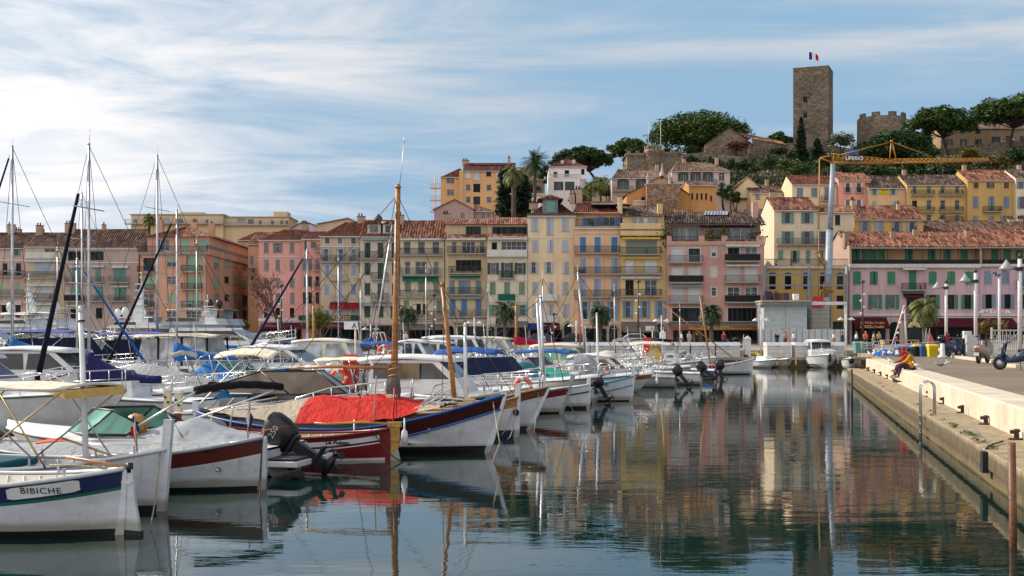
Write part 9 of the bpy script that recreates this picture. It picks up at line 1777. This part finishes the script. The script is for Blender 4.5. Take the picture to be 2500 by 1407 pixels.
def bin_(label, px, d, w, h, body, lid, zb_=1.325):
 t = thing('waste_bin', label, 'bin', G(px, d, zb_)); m = MB(); m.loft([[(-w*.42, -w*.4, 0), (w*.42, -w*.4, 0), (w*.42, w*.4, 0), (-w*.42, w*.4, 0)], [(-w/2, -w/2, h), (w/2, -w/2, h), (w/2, w/2, h), (-w/2, w/2, h)]], body, sm=False); m.build('body', t); m = MB(); m.loft([[(-w*.54, -w*.54, h), (w*.54, -w*.54, h), (w*.54, w*.54, h), (-w*.54, w*.54, h)], [(-w*.45, -w*.4, h+.1), (w*.45, -w*.4, h+.1), (w*.45, w*.5, h+.14), (-w*.45, w*.5, h+.14)]], lid, sm=False); m.build('lid', t); return t
bin_('bright yellow bin behind the seated people', 2276, 84, .68, .72, 'bin_yellow', 'bin_yellow'); bin_('blue bin left of the yellow bin', 2255, 84.5, .5, .66, 'bin_blue', 'bin_blue'); bin_('black bin left of the blue bin', 2240, 85, .55, .7, 'black_plastic', 'yellow_plastic')
bin_('large grey tub below the net floats, left of the black bin', 2206, 86, 1.1, .55, 'grey_plastic', 'blue_plastic'); bin_('teal fish crate stack on the far ground', 2098, 100, .9, .8, 'sh_sea', 'sh_sea'); bin_('grey crate beside the teal stack', 2120, 100, .8, .7, 'grey_plastic', 'grey_plastic')
t = thing('tarpaulin', 'crumpled bright blue tarpaulin over fishing gear', 'tarpaulin', G(2161, 86, 1.325)); m = MB(); rng = random.Random(3); m.loft([[(-.9+.3*i, -.4+.2*j, .02+.42*math.sin(PI*i/6)*math.sin(PI*j/4)+rng.uniform(0, .06)) for j in range(5)] for i in range(7)], 'tarp_blue', closed=False, cap=False); m.build('sheet', t)
for px, d, c, lb in ((2302, 92, 'scarf_red', 'bright red triangular marker flag among the fishing gear'), (2262, 94, 'net_pink', 'pink marker flag, right of the grey one'), (2254, 95, 'grey_canvas', 'grey marker flag left of the pink one'), (1809, 106.5, 'flag_white', 'white and blue marker flag beside the tall white pillar')):
 t = thing('marker_flag', lb, 'flag', G(px, d, 1.32 if px > 2000 else .85)); m = MB(); m.tube([(0, 0, 0), (.25, 0, 2.0)], .025, 'pale_wood', 5); m.build('staff', t); m = MB(); m.loft([[(.1, 0, .8), (.2, .02, 1.9)], [(.42, .08, .7), (.38, .05, 1.5)], [(.72, 0, .62), (.6, 0, 1.0)]], c, closed=False, cap=False); m.build('cloth', t)
for i, (px, d, c, lb) in enumerate(((2186, 90, 'net_pink', 'pink net heap'), (2222, 91, 'blue_plastic', 'blue float pile'), (2146, 90, 'flag_white', 'white net pile'), (2175, 84.5, 'cloth_white', 'pale folded sheet'), (2295, 90, 'sh_sea', 'sea green net pile'), (1789, 107, 'orange_plastic', 'orange float heap'), (1843, 107.3, 'yellow_plastic', 'yellow float heap'))):
 t = thing('net_heap', lb+(' among the fishing gear beyond the seated people' if px > 2000 else ' in the gap of the lockers'), 'fishing gear', G(px, d, 1.32 if px > 2000 else .85)); m = MB(); rng = random.Random(i)
 for _ in range(9): q = rng.uniform(.07, .17); m.ell((rng.uniform(-.5, .5), rng.uniform(-.3, .3), q+rng.uniform(0, .25)), (q, q, q*.8), c if rng.random() < .7 else 'grey_canvas', 8, 5)
 m.build('bundle', t)
t = thing('work_table', 'weathered wooden work table in front of the arched doors', 'table', G(2196, 108, 1.325)); m = MB(); m.box(-1.6, 1.6, -.5, .5, .95, 1.03, 'pale_wood'); m.build('table_top', t); 
for x in (-1.5, 1.5): m = MB(); m.box(x-.06, x+.06, -.45, .45, 0, .95, 'pale_wood'); m.build('leg', t)
t = thing('rigging_tripod', 'tripod mast hung with pale lights above the work table', 'mast', G(2198, 110, 1.325)); m = MB(); [m.tube([(x, y, 0), (.35, 0, 4.1)], .06, 'cloth_white', 5) for x, y in ((-.9, 0), (.7, .4), (.5, -.5))]; [m.ell((.35-.12*i+.0, -.1, 3.9-.45*i), (.12, .1, .12), 'gull_white' if i % 2 else 'net_pink', 6, 4) for i in range(7)]; m.build('frame', t)
for x0, x1, y0, y1, d, lb in ((2103, 2160, 829, 838, 98, 'grey boat handrail rising left of the blue tarpaulin'), (2186, 2345, 826, 836, 93, 'long curved white handrail above the bins')):
 t = thing('handrail', lb, 'railing', G(x0, d, 1.32)); k = F/d; L = (x1-x0)/k; m = MB()
 for z in (.95, .7, .45): m.tube([(L*i/10, 0, z*.75+.3*math.sin(PI*i/20)*z) for i in range(11)], .03, 'rail_white', 5)
 [m.tube([(L*i/4, 0, 0), (L*i/4, 0, .75+.22)], .03, 'rail_white', 5) for i in range(5)]; m.build('rail', t)
t = thing('metal_gate', 'white barred metal gate and fence at the right, behind the scooters', 'gate', G(2424, 84, 1.325)); L = 3.6; m = MB(); m.box(0, L, -.03, .03, 1.75, 1.85, 'rail_white'); m.box(0, L, -.03, .03, .1, .18, 'rail_white'); [m.box(i*.13, i*.13+.035, -.02, .02, .18, 1.75 if i % 2 else 1.5, 'rail_white') for i in range(28)]; m.box(0, L, -.02, .02, 1.45, 1.52, 'rail_white') if False else None; m.tube([(.3, -.06, .4), (2.6, -.06, 2.4)], .03, 'rail_white', 5); m.build('bars', t); m = MB(); [m.box(x-.06, x+.06, -.06, .06, 0, 2.0, 'rail_white') for x in (-.07, L+.07)]; m.build('gate_post', t)
t = thing('white_fence', 'low white picket fence beyond the cabinets', 'fence', G(2376, 96, 1.325)); m = MB(); [m.box(i*.16, i*.16+.05, -.02, .02, 0, 1.1, 'rail_white') for i in range(24)]; m.box(0, 3.8, .021, .05, .9, .98, 'rail_white'); m.build('pickets', t)
for px, d, w_, h, c, lb in ((2361, 86, .55, 1.75, 'locker_white', 'tall white cabinet on the quay, left of the picket fence'), (2372, 80, .75, 1.5, 'car_silver', 'pale grey cabinet in front of the white cabinet')):
 t = thing('cabinet', lb, 'cabinet', G(px, d, 1.325)); m = MB(); m.box(-w_/2, w_/2, -.2, .2, 0, h, c); m.build('body', t, bevel=.03); m = MB(); m.box(-w_/2+.05, w_/2-.05, -.215, -.203, .15, h-.1, c); m.box(w_/2-.15, w_/2-.1, -.235, -.217, h*.5, h*.5+.12, 'iron'); m.build('door', t)
for a, b, d0, d1, lb in ((2322, 2420, 66, 80, 'long pale stone kerb under the two scooters'), (2452, 2480, 56.5, 58, 'short pale stone kerb block beside the slate blue scooter')):
 t = thing('kerb_stone', lb, 'kerb', G(a, d1, 1.325)); A_ = G(b, d0, 1.325)-t.location; n = 5; m = MB()
 v = A_.normalized(); nv = Vector((-v.y, v.x, 0)); 
 for i in range(n):
  p0, p1 = A_*(i/n)+v*.02, A_*((i+1)/n)-v*.02; q = [p0, p1, p1+nv*.4, p0+nv*.4]; m.loft([[(*x.xy, 0) for x in q], [(*x.xy, .16) for x in q]], 'limestone', sm=False)
 m.build('block', t)
t = thing('bollard_post', 'thick white round concrete bollard left of the blue scooter', 'bollard', G(2301, 79, 1.325)); m = MB(); m.lathe([(.3, 0), (.29, .15), (.17, .2), (.13, .9), (.05, .95)], 'locker_white', 14); m.build('shaft', t)
print('OBJECTS', len(bpy.data.objects), 'POLYS', sum(len(o.data.polygons) for o in bpy.data.objects if o.type == 'MESH'))
